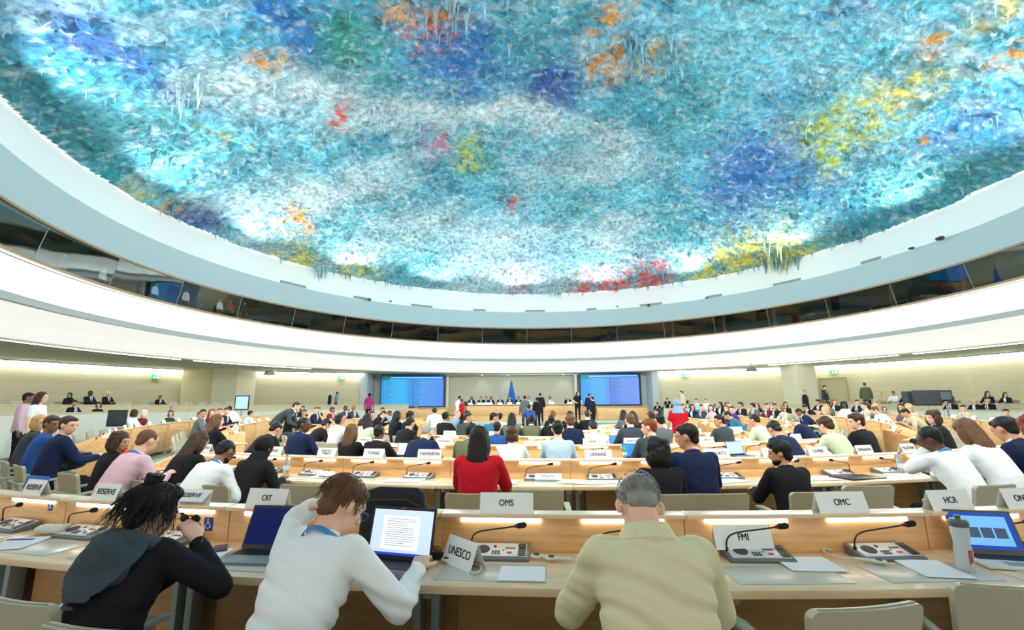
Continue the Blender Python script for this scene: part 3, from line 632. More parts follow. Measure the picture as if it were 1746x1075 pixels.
for i in range(10):
    z = 2.5 - i * 0.19; r = 0.05 + 0.03 * i
    for j in range(24):
        t = 2 * PI * j / 24; rr = r * (1 + 0.28 * math.sin(5 * t + i * 0.4)); vs.append((rr * math.cos(t), rr * 0.6 * math.sin(t) - 0.03, z))
for i in range(9):
    for j in range(24): a = i * 24 + j; c = i * 24 + (j + 1) % 24; fs.append((a, c, c + 24, a + 24))
b.add(vs, fs); link('flag_cloth', b.mesh('flag_cloth', mat('flag_blue', srgb(40, 110, 190), 0.8), smooth=True), fl)
for px in (822, 866, 962):
    x, y = at_depth(px, 38.6, 3.3); spot('front_wall_downlight', (x, 38.9, 4.05), (x, 39.38, 2.9), 30, 75, (1, 1, 0.95), radius=0.03)

# ---- raised seating tiers round the edge of the hall
def tilt(X): return -0.006 * X
class TB(MB):
    pass
def tier(name, R0, R1, z1, a0, a1, m):
    b = MB(); n = int(abs(a1 - a0) / 2); vs = []; fs = []
    for i in range(n + 1):
        a = a0 + (a1 - a0) * i / n
        for R, top in ((R0, 0), (R1, 0), (R1, 1), (R0, 1)):
            x, y = polar(R, a); vs.append((x, y, (z1 + tilt(x)) if top else 0.0))
    for i in range(n):
        for j in range(4):
            c = i * 4 + j; d = i * 4 + (j + 1) % 4; fs.append((c, c + 4, d + 4, d))
    fs.append((0, 1, 2, 3)); fs.append((n * 4 + 3, n * 4 + 2, n * 4 + 1, n * 4)); b.add(vs, fs); return struct(name, b, m, False)
TA, TBZ = 0.40, 0.90
for s, nm in ((-1, 'left'), (1, 'right')):
    a0, a1 = (-152, -62) if s < 0 else (62, 152)
    tier('floor_lower_tier_' + nm, 16.75, 18.5, TA, a0, a1, CARPET)
    tier('floor_upper_tier_' + nm, 18.52, 23.0, TBZ, a0, a1, CARPET)
TIERW = mat('pale_tier_panel', srgb(214, 214, 200), 0.5, var=0.02, scale=3)
TIERD = wood('pale_tier_wood', srgb(205, 190, 150), srgb(222, 208, 172))
def tier_desk(R, zfl, h, a0, a1, label, seg):
    n = int(round((a1 - a0) / seg))
    for k in range(n):
        s0 = a0 + k * seg; s1 = s0 + seg - 0.06; mid = (s0 + s1) / 2
        x, y = polar(R, mid); r = empty('tier_desk', (x, y, 0)); zz = zfl + tilt(x)
        def rel(b):
            for i, p in enumerate(b.v): b.v[i] = (p[0] - x, p[1] - y, p[2])
            return b
        b = rel(MB().arc(R, R + 0.04, max(0, zz - TA if h > 1 else zz - 0.3), zz + h, s0, s1, step=1)); link('front_panel', b.mesh('front_panel', TIERW if h > 0.8 else TIERD), r)
        b = rel(MB().arc(R - 0.04, R + 0.55, zz + h, zz + h + 0.035, s0, s1, step=1)); link('desktop', b.mesh('desktop', TIERD), r)
        side = 'left' if mid < 0 else 'right'
        nth = ['nearest', 'second nearest', 'third nearest', 'fourth nearest', 'middle', 'sixth nearest', 'fourth farthest', 'third farthest', 'second farthest', 'farthest'][min(9, k if side == 'right' else n - 1 - k)]
        tag(r, label + ', %s side, %s one' % (side, nth), 'desk', label + 's')
for s in (-1, 1):
    a0, a1 = (-150, -64) if s < 0 else (64, 150)
    tier_desk(16.7, TA, 0.90, a0, a1, 'long pale desk on the lower raised tier', 8.6)
    tier_desk(18.55, TBZ, 0.66, a0, a1, 'long pale desk on the upper raised tier', 8.6)

# ================================================================ FURNITURE
def chair_proto():
    r = empty('conference_chair'); H = 0.83
    def shell(z0, z1, hw0, hw1, y0, y1, rc, t, nz=16, nx=14):
        b = MB(); vs = []; fs = []; FF = [i / 8 * (1 - rc / (z1 - z0)) for i in range(9)] + [1 - rc / (z1 - z0) * (1 - math.sin(k * PI / 16)) for k in range(1, 9)]
        for side in (0, 1):
            for i in range(nz + 1):
                f = FF[i]; z = z0 + (z1 - z0) * f; hw = hw0 + (hw1 - hw0) * f
                d = z1 - z
                if d < rc: hw -= rc - math.sqrt(max(0, rc * rc - (rc - d) ** 2))
                for j in range(nx + 1):
                    x = -hw + 2 * hw * j / nx; y = y0 + (y1 - y0) * f + 0.45 * x * x
                    vs.append((x, y + (t if side else 0), z))
        n1 = (nz + 1) * (nx + 1)
        for s in (0, 1):
            for i in range(nz):
                for j in range(nx):
                    a = s * n1 + i * (nx + 1) + j; fs.append((a, a + 1, a + nx + 2, a + nx + 1))
        ring = [j for j in range(nx + 1)] + [i * (nx + 1) + nx for i in range(1, nz + 1)] + [nz * (nx + 1) + j for j in range(nx - 1, -1, -1)] + [i * (nx + 1) for i in range(nz - 1, 0, -1)]
        for k in range(len(ring)):
            a, c = ring[k], ring[(k + 1) % len(ring)]; fs.append((a, c, c + n1, a + n1))
        b.add(vs, fs); return b
    link('backrest', shell(0.43, H, 0.20, 0.232, -0.215, -0.30, 0.035, 0.035).mesh('backrest', CHAIRB, smooth=True), r)
    b = MB(); pts = []
    for i in range(13):
        f = i / 12; x = -0.20 + 0.40 * f; pts.append((x, -0.285 + 0.45 * x * x, H - 0.001))
    b.tube(pts, 0.006, 6); link('piping', b.mesh('piping', CHAIRT, smooth=True), r)
    b = MB(); b.loft([((0, 0.0, 0.415), (1, 0, 0), (0, 1, 0), 0.20, 0.21), ((0, 0.0, 0.44), (1, 0, 0), (0, 1, 0), 0.235, 0.235), ((0, 0, 0.465), (1, 0, 0), (0, 1, 0), 0.225, 0.225)], 28, 4)
    link('seat', b.mesh('seat', CHAIRB, smooth=True), r)
    b = MB(); b.box(-0.285, 0.285, -0.285, -0.262, 0.600, 0.628); link('back_bar', b.mesh('back_bar', CHAIRM, bevel=0.005), r)
    for s in (-1, 1):
        b = MB(); b.loft([((s * 0.275, -0.29, 0.61), (1, 0, 0), (0, 0, 1), 0.014, 0.018), ((s * 0.275, -0.1, 0.63), (1, 0, 0), (0, 0, 1), 0.024, 0.016), ((s * 0.27, 0.1, 0.645), (1, 0, 0), (0, 0, 1), 0.03, 0.015), ((s * 0.265, 0.16, 0.64), (1, 0, 0), (0, 0, 1), 0.024, 0.012)], 14, 3.5)
        link('armrest', b.mesh('armrest', CHAIRM, smooth=True), r)
        b = MB(); b.loft([((s * 0.272, 0.07, 0.635), (1, 0, 0), (0, 1, 0), 0.013, 0.035), ((s * 0.27, 0.10, 0.40), (1, 0, 0), (0, 1, 0), 0.012, 0.022), ((s * 0.27, 0.20, 0.0), (1, 0, 0), (0, 1, 0), 0.011, 0.015)], 12, 4)
        link('leg', b.mesh('leg', CHAIRM, smooth=True), r)
        b = MB(); b.loft([((s * 0.275, -0.275, 0.61), (1, 0, 0), (0, 1, 0), 0.012, 0.022), ((s * 0.272, -0.24, 0.40), (1, 0, 0), (0, 1, 0), 0.011, 0.018), ((s * 0.27, -0.29, 0.0), (1, 0, 0), (0, 1, 0), 0.011, 0.015)], 12, 4)
        link('leg', b.mesh('leg', CHAIRM, smooth=True), r)
    b = MB(); b.box(-0.27, 0.27, -0.19, -0.17, 0.385, 0.41); b.box(-0.27, 0.27, 0.09, 0.11, 0.385, 0.41); link('seat_frame', b.mesh('seat_frame', CHAIRM), r)
    return r
PROTOS = {}
USED = set()
def first_or_dup(key, make):
    if key not in PROTOS: PROTOS[key] = make()
    if key in USED: return dup(PROTOS[key])
    USED.add(key); return PROTOS[key]
def chair_at(x, y, z, rz, label, group):
    o = first_or_dup('chair', chair_proto); o.location = (x, y, z); o.rotation_euler = (0, 0, rz)
    tag(o, label, 'chair', group); return o

def wedge(b, x0, x1, y0, y1, zf_, zb, z0=0.0):
    vs = [(x0, y0, z0), (x1, y0, z0), (x1, y1, z0), (x0, y1, z0), (x0, y0, zf_), (x1, y0, zf_), (x1, y1, zb), (x0, y1, zb)]
    return b.add(vs, [(0, 3, 2, 1), (4, 5, 6, 7), (0, 1, 5, 4), (1, 2, 6, 5), (2, 3, 7, 6), (3, 0, 4, 7)])
MICRED = mat('dark_red_ring', srgb(110, 20, 20), 0.5); SPK = mat('speaker_grille', srgb(58, 64, 78), 0.6, bump=0.4, scale=400)
GRN = mat('green_button', srgb(60, 170, 90), 0.5); REDB = mat('red_button', srgb(200, 40, 60), 0.5)
def console_proto(flip):
    f = -1 if flip else 1
    r = empty('microphone_console')
    b = MB(); wedge(b, -0.165, 0.165, -0.075, 0.075, 0.014, 0.052); link('base', b.mesh('base', mat('console_grey', srgb(105, 112, 116), 0.4, 0.2), bevel=0.004), r)
    sl = math.atan2(0.038, 0.15); T = Matrix.Translation((0, 0, 0.0335)) @ Matrix.Rotation(sl, 4, 'X')
    b = MB(); b.box(-0.15, 0.15, -0.062, 0.062, 0.0, 0.004, T); pl = link('face_plate', b.mesh('face_plate', SILVER, bevel=0.001), r)
    b = MB(); b.spin([(0, 0.0075), (0.035, 0.0075), (0.037, 0.004)], 24, T @ Matrix.Translation((-0.085 * f, 0, 0))); link('speaker', b.mesh('speaker', SPK), pl)
    b = MB()
    for i in range(3):
        for j in range(2): b.box(-0.035 + i * 0.016, -0.024 + i * 0.016, -0.045 + j * 0.02, -0.033 + j * 0.02, 0.004, 0.007, T)
    b.box(-0.03, -0.015, 0.02, 0.035, 0.004, 0.008, T)
    for i in range(4): b.box(0.035 + i * 0.014, 0.045 + i * 0.014, 0.008, 0.017, 0.004, 0.007, T)
    link('button', b.mesh('button', DARK), pl)
    b = MB(); b.box(0.045, 0.072, -0.035, -0.022, 0.004, 0.007, T); link('red_button', b.mesh('red_button', REDB), pl)
    b = MB(); b.box(0.020, 0.032, -0.012, -0.003, 0.004, 0.007, T); link('green_button', b.mesh('green_button', GRN), pl)
    b = MB(); b.box(0.105, 0.145, -0.055, 0.052, 0.002, 0.008, T); b.spin([(0.0, 0.012), (0.013, 0.012), (0.015, 0.008)], 16, T @ Matrix.Translation((0.125, 0.02, 0))); link('socket_block', b.mesh('socket_block', BLACKP), pl)
    g = [(-0.150 * f, 0.01, 0.035), (-0.150 * f, 0.008, 0.075), (-0.138 * f, 0.0, 0.108), (-0.105 * f, -0.01, 0.128), (-0.05 * f, -0.02, 0.140), (0.03 * f, -0.03, 0.153), (0.10 * f, -0.04, 0.166)]
    P = [Vector(p) for p in g]; Q = []
    for i in range(len(P) - 1):
        p0 = P[max(0, i - 1)]; p1 = P[i]; p2 = P[i + 1]; p3 = P[min(len(P) - 1, i + 2)]
        for k in range(4):
            t = k / 4; Q.append(0.5 * ((2 * p1) + (p2 - p0) * t + (2 * p0 - 5 * p1 + 4 * p2 - p3) * t * t + (3 * p1 - p0 - 3 * p2 + p3) * t ** 3))
    Q.append(P[-1])
    b = MB(); b.tube(Q, [0.0042] * len(Q), 8); b.cap(g[0], 0.010, (g[0][0], g[0][1], 0.05), 0.007, 10, 2); gn = link('gooseneck', b.mesh('gooseneck', BLACKP, smooth=True), r)
    d = (P[-1] - P[-2]).normalized(); e = P[-1]
    b = MB(); b.cap(e + d * 0.012, 0.0145, e + d * 0.040, 0.0155, 14, 5); link('microphone', b.mesh('microphone', mat('black_foam', (0.015, 0.013, 0.014), 0.95, bump=0.4, scale=300), smooth=True), gn)
    b = MB(); b.cap(e - d * 0.012, 0.0065, e + d * 0.003, 0.011, 12, 2); link('microphone_ring', b.mesh('microphone_ring', MICRED, smooth=True), gn)
    return r
def console_at(x, y, z, rz, label, group, flip=False):
    o = first_or_dup('console%d' % flip, lambda: console_proto(flip)); o.location = (x, y, z); o.rotation_euler = (0, 0, rz); tag(o, label, 'microphone', group); return o
TXT = {}
def text_mesh(s, h, maxw, depth=0.0006, bold=0.0):
    key = (s, h, maxw, bold)
    if key in TXT: return TXT[key]
    cu = bpy.data.curves.new('lettering', 'FONT'); cu.body = s; cu.align_x = 'CENTER'; cu.align_y = 'CENTER'; cu.size = h / 0.72; cu.extrude = depth; cu.space_line = 0.85
    o = bpy.data.objects.new('t', cu); COL.objects.link(o); bpy.context.view_layer.update()
    me = bpy.data.meshes.new_from_object(o.evaluated_get(bpy.context.evaluated_depsgraph_get())); bpy.data.objects.remove(o)
    xs = [v.co.x for v in me.vertices]; wd = max(xs) - min(xs); sx = min(0.86, maxw / wd)
    for v in me.vertices: v.co = (v.co.x * sx, -v.co.z, v.co.y)       # stands upright, faces -y
    vs = [tuple(v.co) for v in me.vertices]; fs = [tuple(p.vertices) for p in me.polygons]; b = MB()
    for dx, dz in ((-0.018, 0), (0.018, 0), (0, 0.012), (0, -0.012)): b.add([(x + dx * h, y, z + dz * h) for x, y, z in vs], fs)
    me = bpy.data.meshes.new('lettering'); me.from_pydata(b.v, [], b.f); me.update()
    me.materials.append(INK); TXT[key] = me; return me
def tent_mesh(wd=0.30, h=0.10, dep=0.07, t=0.0015):
    key = ('tent', wd, h, dep)
    if key in TXT: return TXT[key]
    b = MB()
    for s in (-1, 1):
        vs = [(-wd / 2, s * dep / 2, 0), (wd / 2, s * dep / 2, 0), (wd / 2, 0, h), (-wd / 2, 0, h)]
        vo = [(x, y - s * t, z) for x, y, z in vs]
        b.add(vs + vo, [(0, 1, 2, 3), (7, 6, 5, 4), (0, 4, 5, 1), (1, 5, 6, 2), (2, 6, 7, 3), (3, 7, 4, 0)])
    TXT[key] = b.mesh('card', CARD); return TXT[key]
def sign_at(x, y, z, rz, text, label, group=None, wd=0.30, h=0.105, tilt=0.0, hi=0.034, dep=0.07, both=True):
    me = tent_mesh(wd, h, dep); o = link('name_sign', me, None, (x, y, z), rz); o.rotation_euler = (tilt, 0, rz); tag(o, label, 'sign', group)
    a = math.atan2(dep / 2, h)
    if text:
        l = link('lettering', text_mesh(text, hi if '\n' not in text else hi * 0.72, wd * 0.86, bold=0.0004), o)
        l.location = (0, -dep / 4 - 0.0015 * math.cos(a), h * 0.5); l.rotation_euler = (-a, 0, 0)
        if both:
            l = link('lettering', text_mesh(text, hi if '\n' not in text else hi * 0.72, wd * 0.86, bold=0.0004), o); l.location = (0, dep / 4 + 0.0015 * math.cos(a), h * 0.5); l.rotation_euler = (-a, 0, PI)
    return o
# ---- desk modules
MODW = 1.35
def desk_proto(R, full=True):
    da = math.degrees(MODW / R) / 2; g = math.degrees(0.003 / R); c = (0, R); st = da / 3
    r = empty('desk_module')
    b = MB(); b.arc(R + 0.002, R + 0.52, 0.712, 0.75, -da + g, da - g, c, st); link('desktop', b.mesh('desktop', WOODTOP, bevel=0.006), r)
    b = MB(); b.arc(R - 0.03, R, 0.10, 0.934, -da + g, da - g, c, st); link('back_panel', b.mesh('back_panel', WOOD, bevel=0.002), r)
    b = MB(); b.arc(R - 0.065, R + 0.05, 0.935, 0.956, -da + g, da - g, c, st); link('ledge', b.mesh('ledge', WOODTOP, bevel=0.004), r)
    for s in (-0.5, 0.5):
        m = da * s; h = math.degrees(0.225 / R)
        b = MB(); b.arc(R + 0.001, R + 0.012, 0.905, 0.928, m - h, m + h, c, st); link('reading_light', b.mesh('reading_light', LAMPW), r)
        h = math.degrees(0.255 / R)
        if full:
            b = MB(); b.arc(R + 0.215, R + 0.455, 0.7505, 0.7535, m - h, m + h, c, st); link('desk_pad', b.mesh('desk_pad', PAD, bevel=0.001), r)
    if full:
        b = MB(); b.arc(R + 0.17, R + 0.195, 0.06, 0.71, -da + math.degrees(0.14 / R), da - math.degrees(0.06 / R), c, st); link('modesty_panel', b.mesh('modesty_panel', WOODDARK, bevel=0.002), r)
        for s in (-1, 1):
            b = MB(); aa = s * (da - math.degrees(0.045 / R)); x, y = polar(R + 0.24, aa, c); b.box(x - 0.02, x + 0.02, y - 0.22, y + 0.22, 0.67, 0.71); b.box(x - 0.02, x + 0.02, y - 0.045, y + 0.045, 0.0, 0.71); b.box(x - 0.02, x + 0.02, y - 0.25, y + 0.22, 0.0, 0.03)
            link('leg', b.mesh('leg', STEEL, bevel=0.003), r)
    else:
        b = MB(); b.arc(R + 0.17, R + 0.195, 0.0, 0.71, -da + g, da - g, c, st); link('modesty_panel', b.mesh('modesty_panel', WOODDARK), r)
    return r
def ring_pt(R, a):
    x, y = polar(R, a, DC); return x, y, zf(R) + rise(y)
def module_at(R, a, label, full=True):
    o = first_or_dup('desk%.2f%d' % (R, full), lambda: desk_proto(R, full)); x, y, z = ring_pt(R, a)
    o.location = (x, y, z); o.rotation_euler = (0, 0, math.radians(a)); tag(o, label, 'desk'); return o
def end_panel(mod, R, side):
    """sloping wooden cheek closing a row; side -1 left, 1 right seen from the seats"""
    da = math.degrees(MODW / R) / 2; c = (0, R); a = side * (da + math.degrees(0.016 / R)); T = Matrix.Translation((*polar(R, a, c), 0)) @ Matrix.Rotation(math.radians(a), 4, 'Z')
    b = MB(); t = 0.015
    pr = [(0.07, 0.0), (0.07, 0.962), (-0.06, 0.962), (-0.53, 0.775), (-0.53, 0.55), (-0.40, 0.0)]
    vs = [T @ Vector((x, y, z)) for x in (-t, t) for y, z in pr]; n = len(pr)
    b.add(vs, [tuple(range(n)), tuple(range(2 * n - 1, n - 1, -1))] + [(i, i + n, (i + 1) % n + n, (i + 1) % n) for i in range(n)])
    link('end_panel', b.mesh('end_panel', WOOD, bevel=0.003), mod)
# ---- small things
def laptop(name, lid_m, base_m, disp_m, W_=0.34, D_=0.235, ang=105, keys=True, extra=None):
    r = empty(name); t = 0.018
    b = MB(); b.box(-W_ / 2, W_ / 2, -D_ / 2, D_ / 2, 0.003, t); ba = link('base', b.mesh('base', base_m, bevel=0.004), r)
    if keys:
        b = MB(); nx, ny = 14, 5; kw = W_ * 0.86 / nx; kh = D_ * 0.44 / ny
        for i in range(nx):
            for j in range(ny): b.box(-W_ * 0.43 + i * kw + 0.0015, -W_ * 0.43 + (i + 1) * kw - 0.0015, D_ * 0.00 + j * kh + 0.0015, D_ * 0.00 + (j + 1) * kh - 0.0015, t, t + 0.002)
        link('keyboard', b.mesh('keyboard', BLACKP), ba)
        b = MB(); b.box(-0.05, 0.05, -D_ * 0.42, -D_ * 0.12, t, t + 0.0008); link('touchpad', b.mesh('touchpad', STEEL), ba)
    T = Matrix.Translation((0, D_ / 2 - 0.004, t)) @ Matrix.Rotation(math.radians(90 - ang), 4, 'X')
    b = MB(); b.box(-W_ / 2, W_ / 2, 0.0, 0.008, 0.0, D_ * 0.98, T); ld = link('lid', b.mesh('lid', lid_m, bevel=0.003), r)
    b = MB(); b.box(-W_ * 0.465, W_ * 0.465, -0.0015, -0.0003, 0.022, D_ * 0.92, T); link('display', b.mesh('display', disp_m), ld)
    if extra: extra(ld, T, W_, D_)
    return r
def sheet(x, y, z, rz, label, wd=0.21, h=0.297, group=None, curl=0.0, m=PAPER, cat='paper', name='paper_sheet'):
    b = MB(); n = 6; vs = []; fs = []
    for k in (0, 1):
        for i in range(n + 1):
            f = i / n - 0.5; zz = curl * (2 * f) ** 2 + k * 0.0012
            vs += [(-wd / 2, f * h, zz), (wd / 2, f * h, zz + curl * 0.3)]
    for k in (0, 1):
        for i in range(n): a = k * (2 * n + 2) + 2 * i; fs.append((a, a + 1, a + 3, a + 2))
    o_ = 2 * n + 2
    fs += [(0, 1, 1 + o_, o_), (2 * n, 2 * n + 1, 2 * n + 1 + o_, 2 * n + o_)] + [(2 * i, 2 * i + 2, 2 * i + 2 + o_, 2 * i + o_) for i in range(n)] + [(2 * i + 1, 2 * i + 3, 2 * i + 3 + o_, 2 * i + 1 + o_) for i in range(n)]
    b.add(vs, fs); o = link(name, b.mesh(name, m), None, (x, y, z), rz); tag(o, label, cat, group); return o
def spin_obj(name, prof, m, parent=None, n=20):
    b = MB(); b.spin(prof, n); return link(name, b.mesh(name, m, smooth=True), parent)
CLEARP = mat('clear_plastic', (0.75, 0.85, 0.95), 0.08, trans=0.85, ior=1.3)
GREENP = mat('green_plastic', (0.15, 0.75, 0.35), 0.1, trans=0.6, ior=1.3)
BLUEP = mat('blue_plastic', srgb(50, 110, 190), 0.3)
def bottle(body, cap_m, label, s=1.0):
    r = empty('drink_bottle'); tag(r, label, 'bottle')
    spin_obj('body', [(0, 0), (0.03 * s, 0), (0.033 * s, 0.01), (0.033 * s, 0.13 * s), (0.028 * s, 0.16 * s), (0.013 * s, 0.195 * s), (0.013 * s, 0.205 * s)], body, r)
    spin_obj('label_band', [(0.0335 * s, 0.06 * s), (0.0342 * s, 0.062 * s), (0.0342 * s, 0.108 * s), (0.0335 * s, 0.11 * s)], mat('bottle_label', srgb(200, 210, 225), 0.5), r)
    spin_obj('cap', [(0.0145 * s, 0.203 * s), (0.0145 * s, 0.222 * s), (0, 0.222 * s)], cap_m, r)
    return r

# ================================================================ PEOPLE
SKIN = {'f': mat('fair_skin', srgb(224, 176, 150), 0.55, var=0.05, scale=14), 't': mat('tan_skin', srgb(196, 144, 112), 0.55, var=0.05, scale=14), 'd': mat('dark_skin', srgb(92, 60, 44), 0.5, var=0.06, scale=14), 'b': mat('brown_skin', srgb(140, 96, 70), 0.5, var=0.06, scale=14)}
HC = dict(k=(0.010, 0.009, 0.010), n=srgb(62, 42, 30), m=srgb(98, 68, 46), y=srgb(190, 150, 92), g=srgb(140, 138, 132), r=srgb(120, 58, 30), w=srgb(215, 205, 185))
CC = dict(k=(0.012, 0.012, 0.014), n=srgb(26, 36, 66), b=srgb(40, 78, 140), l=srgb(175, 200, 222), w=srgb(228, 232, 232), g=srgb(92, 98, 100), h=srgb(60, 66, 70), r=srgb(176, 20, 36), d=srgb(112, 28, 44), G=srgb(40, 70, 50), t=srgb(40, 105, 125), c=srgb(212, 204, 168), e=srgb(186, 178, 150), p=srgb(214, 178, 190), m=srgb(176, 50, 120), v=srgb(70, 50, 120), a=srgb(190, 200, 170), o=srgb(96, 104, 80), q=srgb(120, 150, 175))
CNAME = dict(k='black', n='navy', b='blue', l='light blue', w='white', g='grey', h='dark grey', r='red', d='dark red', G='dark green', t='teal', c='cream', e='beige', p='pink', m='magenta', v='violet', a='pale green', o='olive grey', q='grey blue')
HNAME = dict(k='black', n='dark brown', m='brown', y='blond', g='grey', r='reddish', w='white')
def cloth(key, fancy=False):
    return mat('cloth_' + CNAME[key].replace(' ', '_'), CC[key], 0.9, var=0.06, scale=8, bump=0.25, bscale=14, spec=0.2)
def hairm(key):
    n = 'hair_' + HNAME[key]
    if n in MATS: return MATS[n]
    return mat(n, HC[key], 0.5, var=0.35, scale=30, bump=0.7, bscale=60, stretch=(1, 1, 0.15), spec=0.3)

def voxel(b, vox, smooth=4, name='body', disp=None):
    """melt overlapping solids into one continuous skin"""
    me = bpy.data.meshes.new(name); me.from_pydata([tuple(p) for p in b.v], [], b.f)
    import bmesh
    bm = bmesh.new(); bm.from_mesh(me); bmesh.ops.recalc_face_normals(bm, faces=bm.faces); bm.to_mesh(me); bm.free()
    o = bpy.data.objects.new('tmp', me); COL.objects.link(o)
    m = o.modifiers.new('r', 'REMESH'); m.mode = 'VOXEL'; m.voxel_size = vox; m.adaptivity = 0
    if smooth:
        s = o.modifiers.new('s', 'SMOOTH'); s.factor = 0.6; s.iterations = smooth
    bpy.context.view_layer.update()
    out = bpy.data.meshes.new_from_object(o.evaluated_get(bpy.context.evaluated_depsgraph_get())); out.name = name
    bpy.data.objects.remove(o); bpy.data.meshes.remove(me)
    if disp: 
        n = len(out.vertices); co = np.empty(n * 3); no = np.empty(n * 3); out.vertices.foreach_get('co', co); out.vertices.foreach_get('normal', no)
        co = co.reshape(-1, 3); no = no.reshape(-1, 3); co = co + no * disp(co)[:, None]; out.vertices.foreach_set('co', co.ravel())
    out.materials.clear(); out.polygons.foreach_set('use_smooth', [True] * len(out.polygons)); out.update(); return out
def n3(co, f, seed):
    x, y, z = co[:, 0] * f + 50, co[:, 1] * f + 50, co[:, 2] * f + 50
    return (vnoise(x + 0.7 * z, y, seed) + vnoise(y + 0.3 * x, z, seed + 1) + vnoise(z + 0.5 * y, x, seed + 2)) / 3 - 0.5
def folds(amp, seed=1, axis=(0.45, 0.3, 1.0), f=22):
    def fn(co):
        warp = n3(co, 5, seed) * 5
        ph = (co @ np.array(axis)) * f * 3 + warp * 2.2
        msk = np.clip(n3(co, 4, seed + 9) * 4 + 0.35, 0, 1)
        return amp * (np.sin(ph) * 0.5 + np.sin(ph * 1.9 + 1) * 0.25) * msk + amp * 0.6 * n3(co, 22, seed + 5)
    return fn
def hair_disp(amp, seed=3):
    def fn(co):
        a = np.arctan2(co[:, 0], -co[:, 1]); s = np.sin(a * 26 + n3(co, 12, seed) * 9)
        return amp * (0.5 * s + 1.6 * n3(co, 30, seed + 1))
    return fn
def two_bone(S, H, l1, l2, pole):
    S, H = Vector(S), Vector(H); d = H - S; L = min(d.length, (l1 + l2) * 0.995); u = d.normalized(); H = S + u * L
    a = (l1 * l1 - l2 * l2 + L * L) / (2 * L); h = math.sqrt(max(0, l1 * l1 - a * a)); p = Vector(pole); p = (p - u * p.dot(u)).normalized()
    return S + u * a + p * h, H
class Pose:
    """joints of a figure; local +y is forward, origin on the floor below the hips"""
    def __init__(s, lean=12, side=0, stand=False, yaw=0, pitch=8, roll=0, lh=None, rh=None, twist=0, lp=(-0.6, -0.3, -1), rp=(0.6, -0.3, -1), fat=1.0, bend=10, hipz=None, legs=True, curl=35):
        s.stand = stand; s.fat = fat; s.hip = Vector((0, 0, hipz or (0.93 if stand else 0.53))); s.curl = curl
        l0, l1 = math.radians(lean), math.radians(lean + bend); sd = math.radians(side)
        s.u0 = Vector((math.sin(sd), math.sin(l0), math.cos(l0) * math.cos(sd))).normalized(); s.u1 = Vector((math.sin(sd) * 1.1, math.sin(l1), math.cos(l1))).normalized()
        s.waist = s.hip + s.u0 * 0.22; s.chest = s.waist + s.u1 * 0.16; s.shc = s.chest + s.u1 * 0.105; s.neck = s.shc + s.u1 * 0.055
        tw = math.radians(twist); X = Vector((math.cos(tw), math.sin(tw), 0)); s.X = (X - s.u1 * X.dot(s.u1)).normalized(); s.F = s.u1.cross(s.X).normalized()
        s.shL = s.shc - s.X * 0.175; s.shR = s.shc + s.X * 0.175
        s.Mh = Matrix.Rotation(math.radians(yaw), 4, 'Z') @ Matrix.Rotation(-math.radians(pitch), 4, 'X') @ Matrix.Rotation(math.radians(roll), 4, 'Y')
        s.head = s.neck + Vector((0, 0.012, 0.045)) * 1.0 + (s.Mh @ Vector((0, 0.02, 0.098)))
        if stand:
            lh = lh or (-0.26, 0.06, 0.86); rh = rh or (0.26, 0.06, 0.86)
        else:
            lh = lh or (-0.13, 0.46, 0.80); rh = rh or (0.14, 0.46, 0.80)
        s.eL, s.wL = two_bone(s.shL, lh, 0.28, 0.25, lp); s.eR, s.wR = two_bone(s.shR, rh, 0.28, 0.25, rp)
def head_solid(b, p, vox=0.01):
    M = Matrix.Translation(p.head) @ p.Mh
    def E(c, r): b.ell(M @ Vector(c), r, p.Mh.to_3x3(), 20, 14)
    def C_(a, ra, c, rc): b.cap(M @ Vector(a), ra, M @ Vector(c), rc, 10, 3)
    E((0, -0.008, 0.028), (0.074, 0.093, 0.088)); E((0, 0.022, -0.035), (0.058, 0.068, 0.075)); E((0, 0.05, -0.078), (0.03, 0.03, 0.026))
    E((0, 0.06, 0.03), (0.058, 0.03, 0.045)); C_((0, 0.088, 0.018), 0.008, (0, 0.108, -0.018), 0.0125); E((-0.011, 0.095, -0.02), (0.009, 0.012, 0.008)); E((0.011, 0.095, -0.02), (0.009, 0.012, 0.008))
    E((0, 0.086, -0.046), (0.024, 0.010, 0.0065)); E((0, 0.084, -0.056), (0.021, 0.010, 0.007))
    C_((-0.05, 0.072, 0.032), 0.008, (-0.014, 0.088, 0.030), 0.009); C_((0.05, 0.072, 0.032), 0.008, (0.014, 0.088, 0.030), 0.009)
    E((-0.036, 0.066, -0.012), (0.02, 0.018, 0.017)); E((0.036, 0.066, -0.012), (0.02, 0.018, 0.017))
    for s in (-1, 1):
        b.ell(M @ Vector((s * 0.078, -0.004, -0.002)), (0.011, 0.019, 0.031), p.Mh.to_3x3() @ Matrix.Rotation(s * 0.35, 3, 'Z'), 12, 8)
    b.cap(p.neck - p.u1 * 0.04, 0.062, M @ Vector((0, -0.02, -0.05)), 0.052, 14, 3)
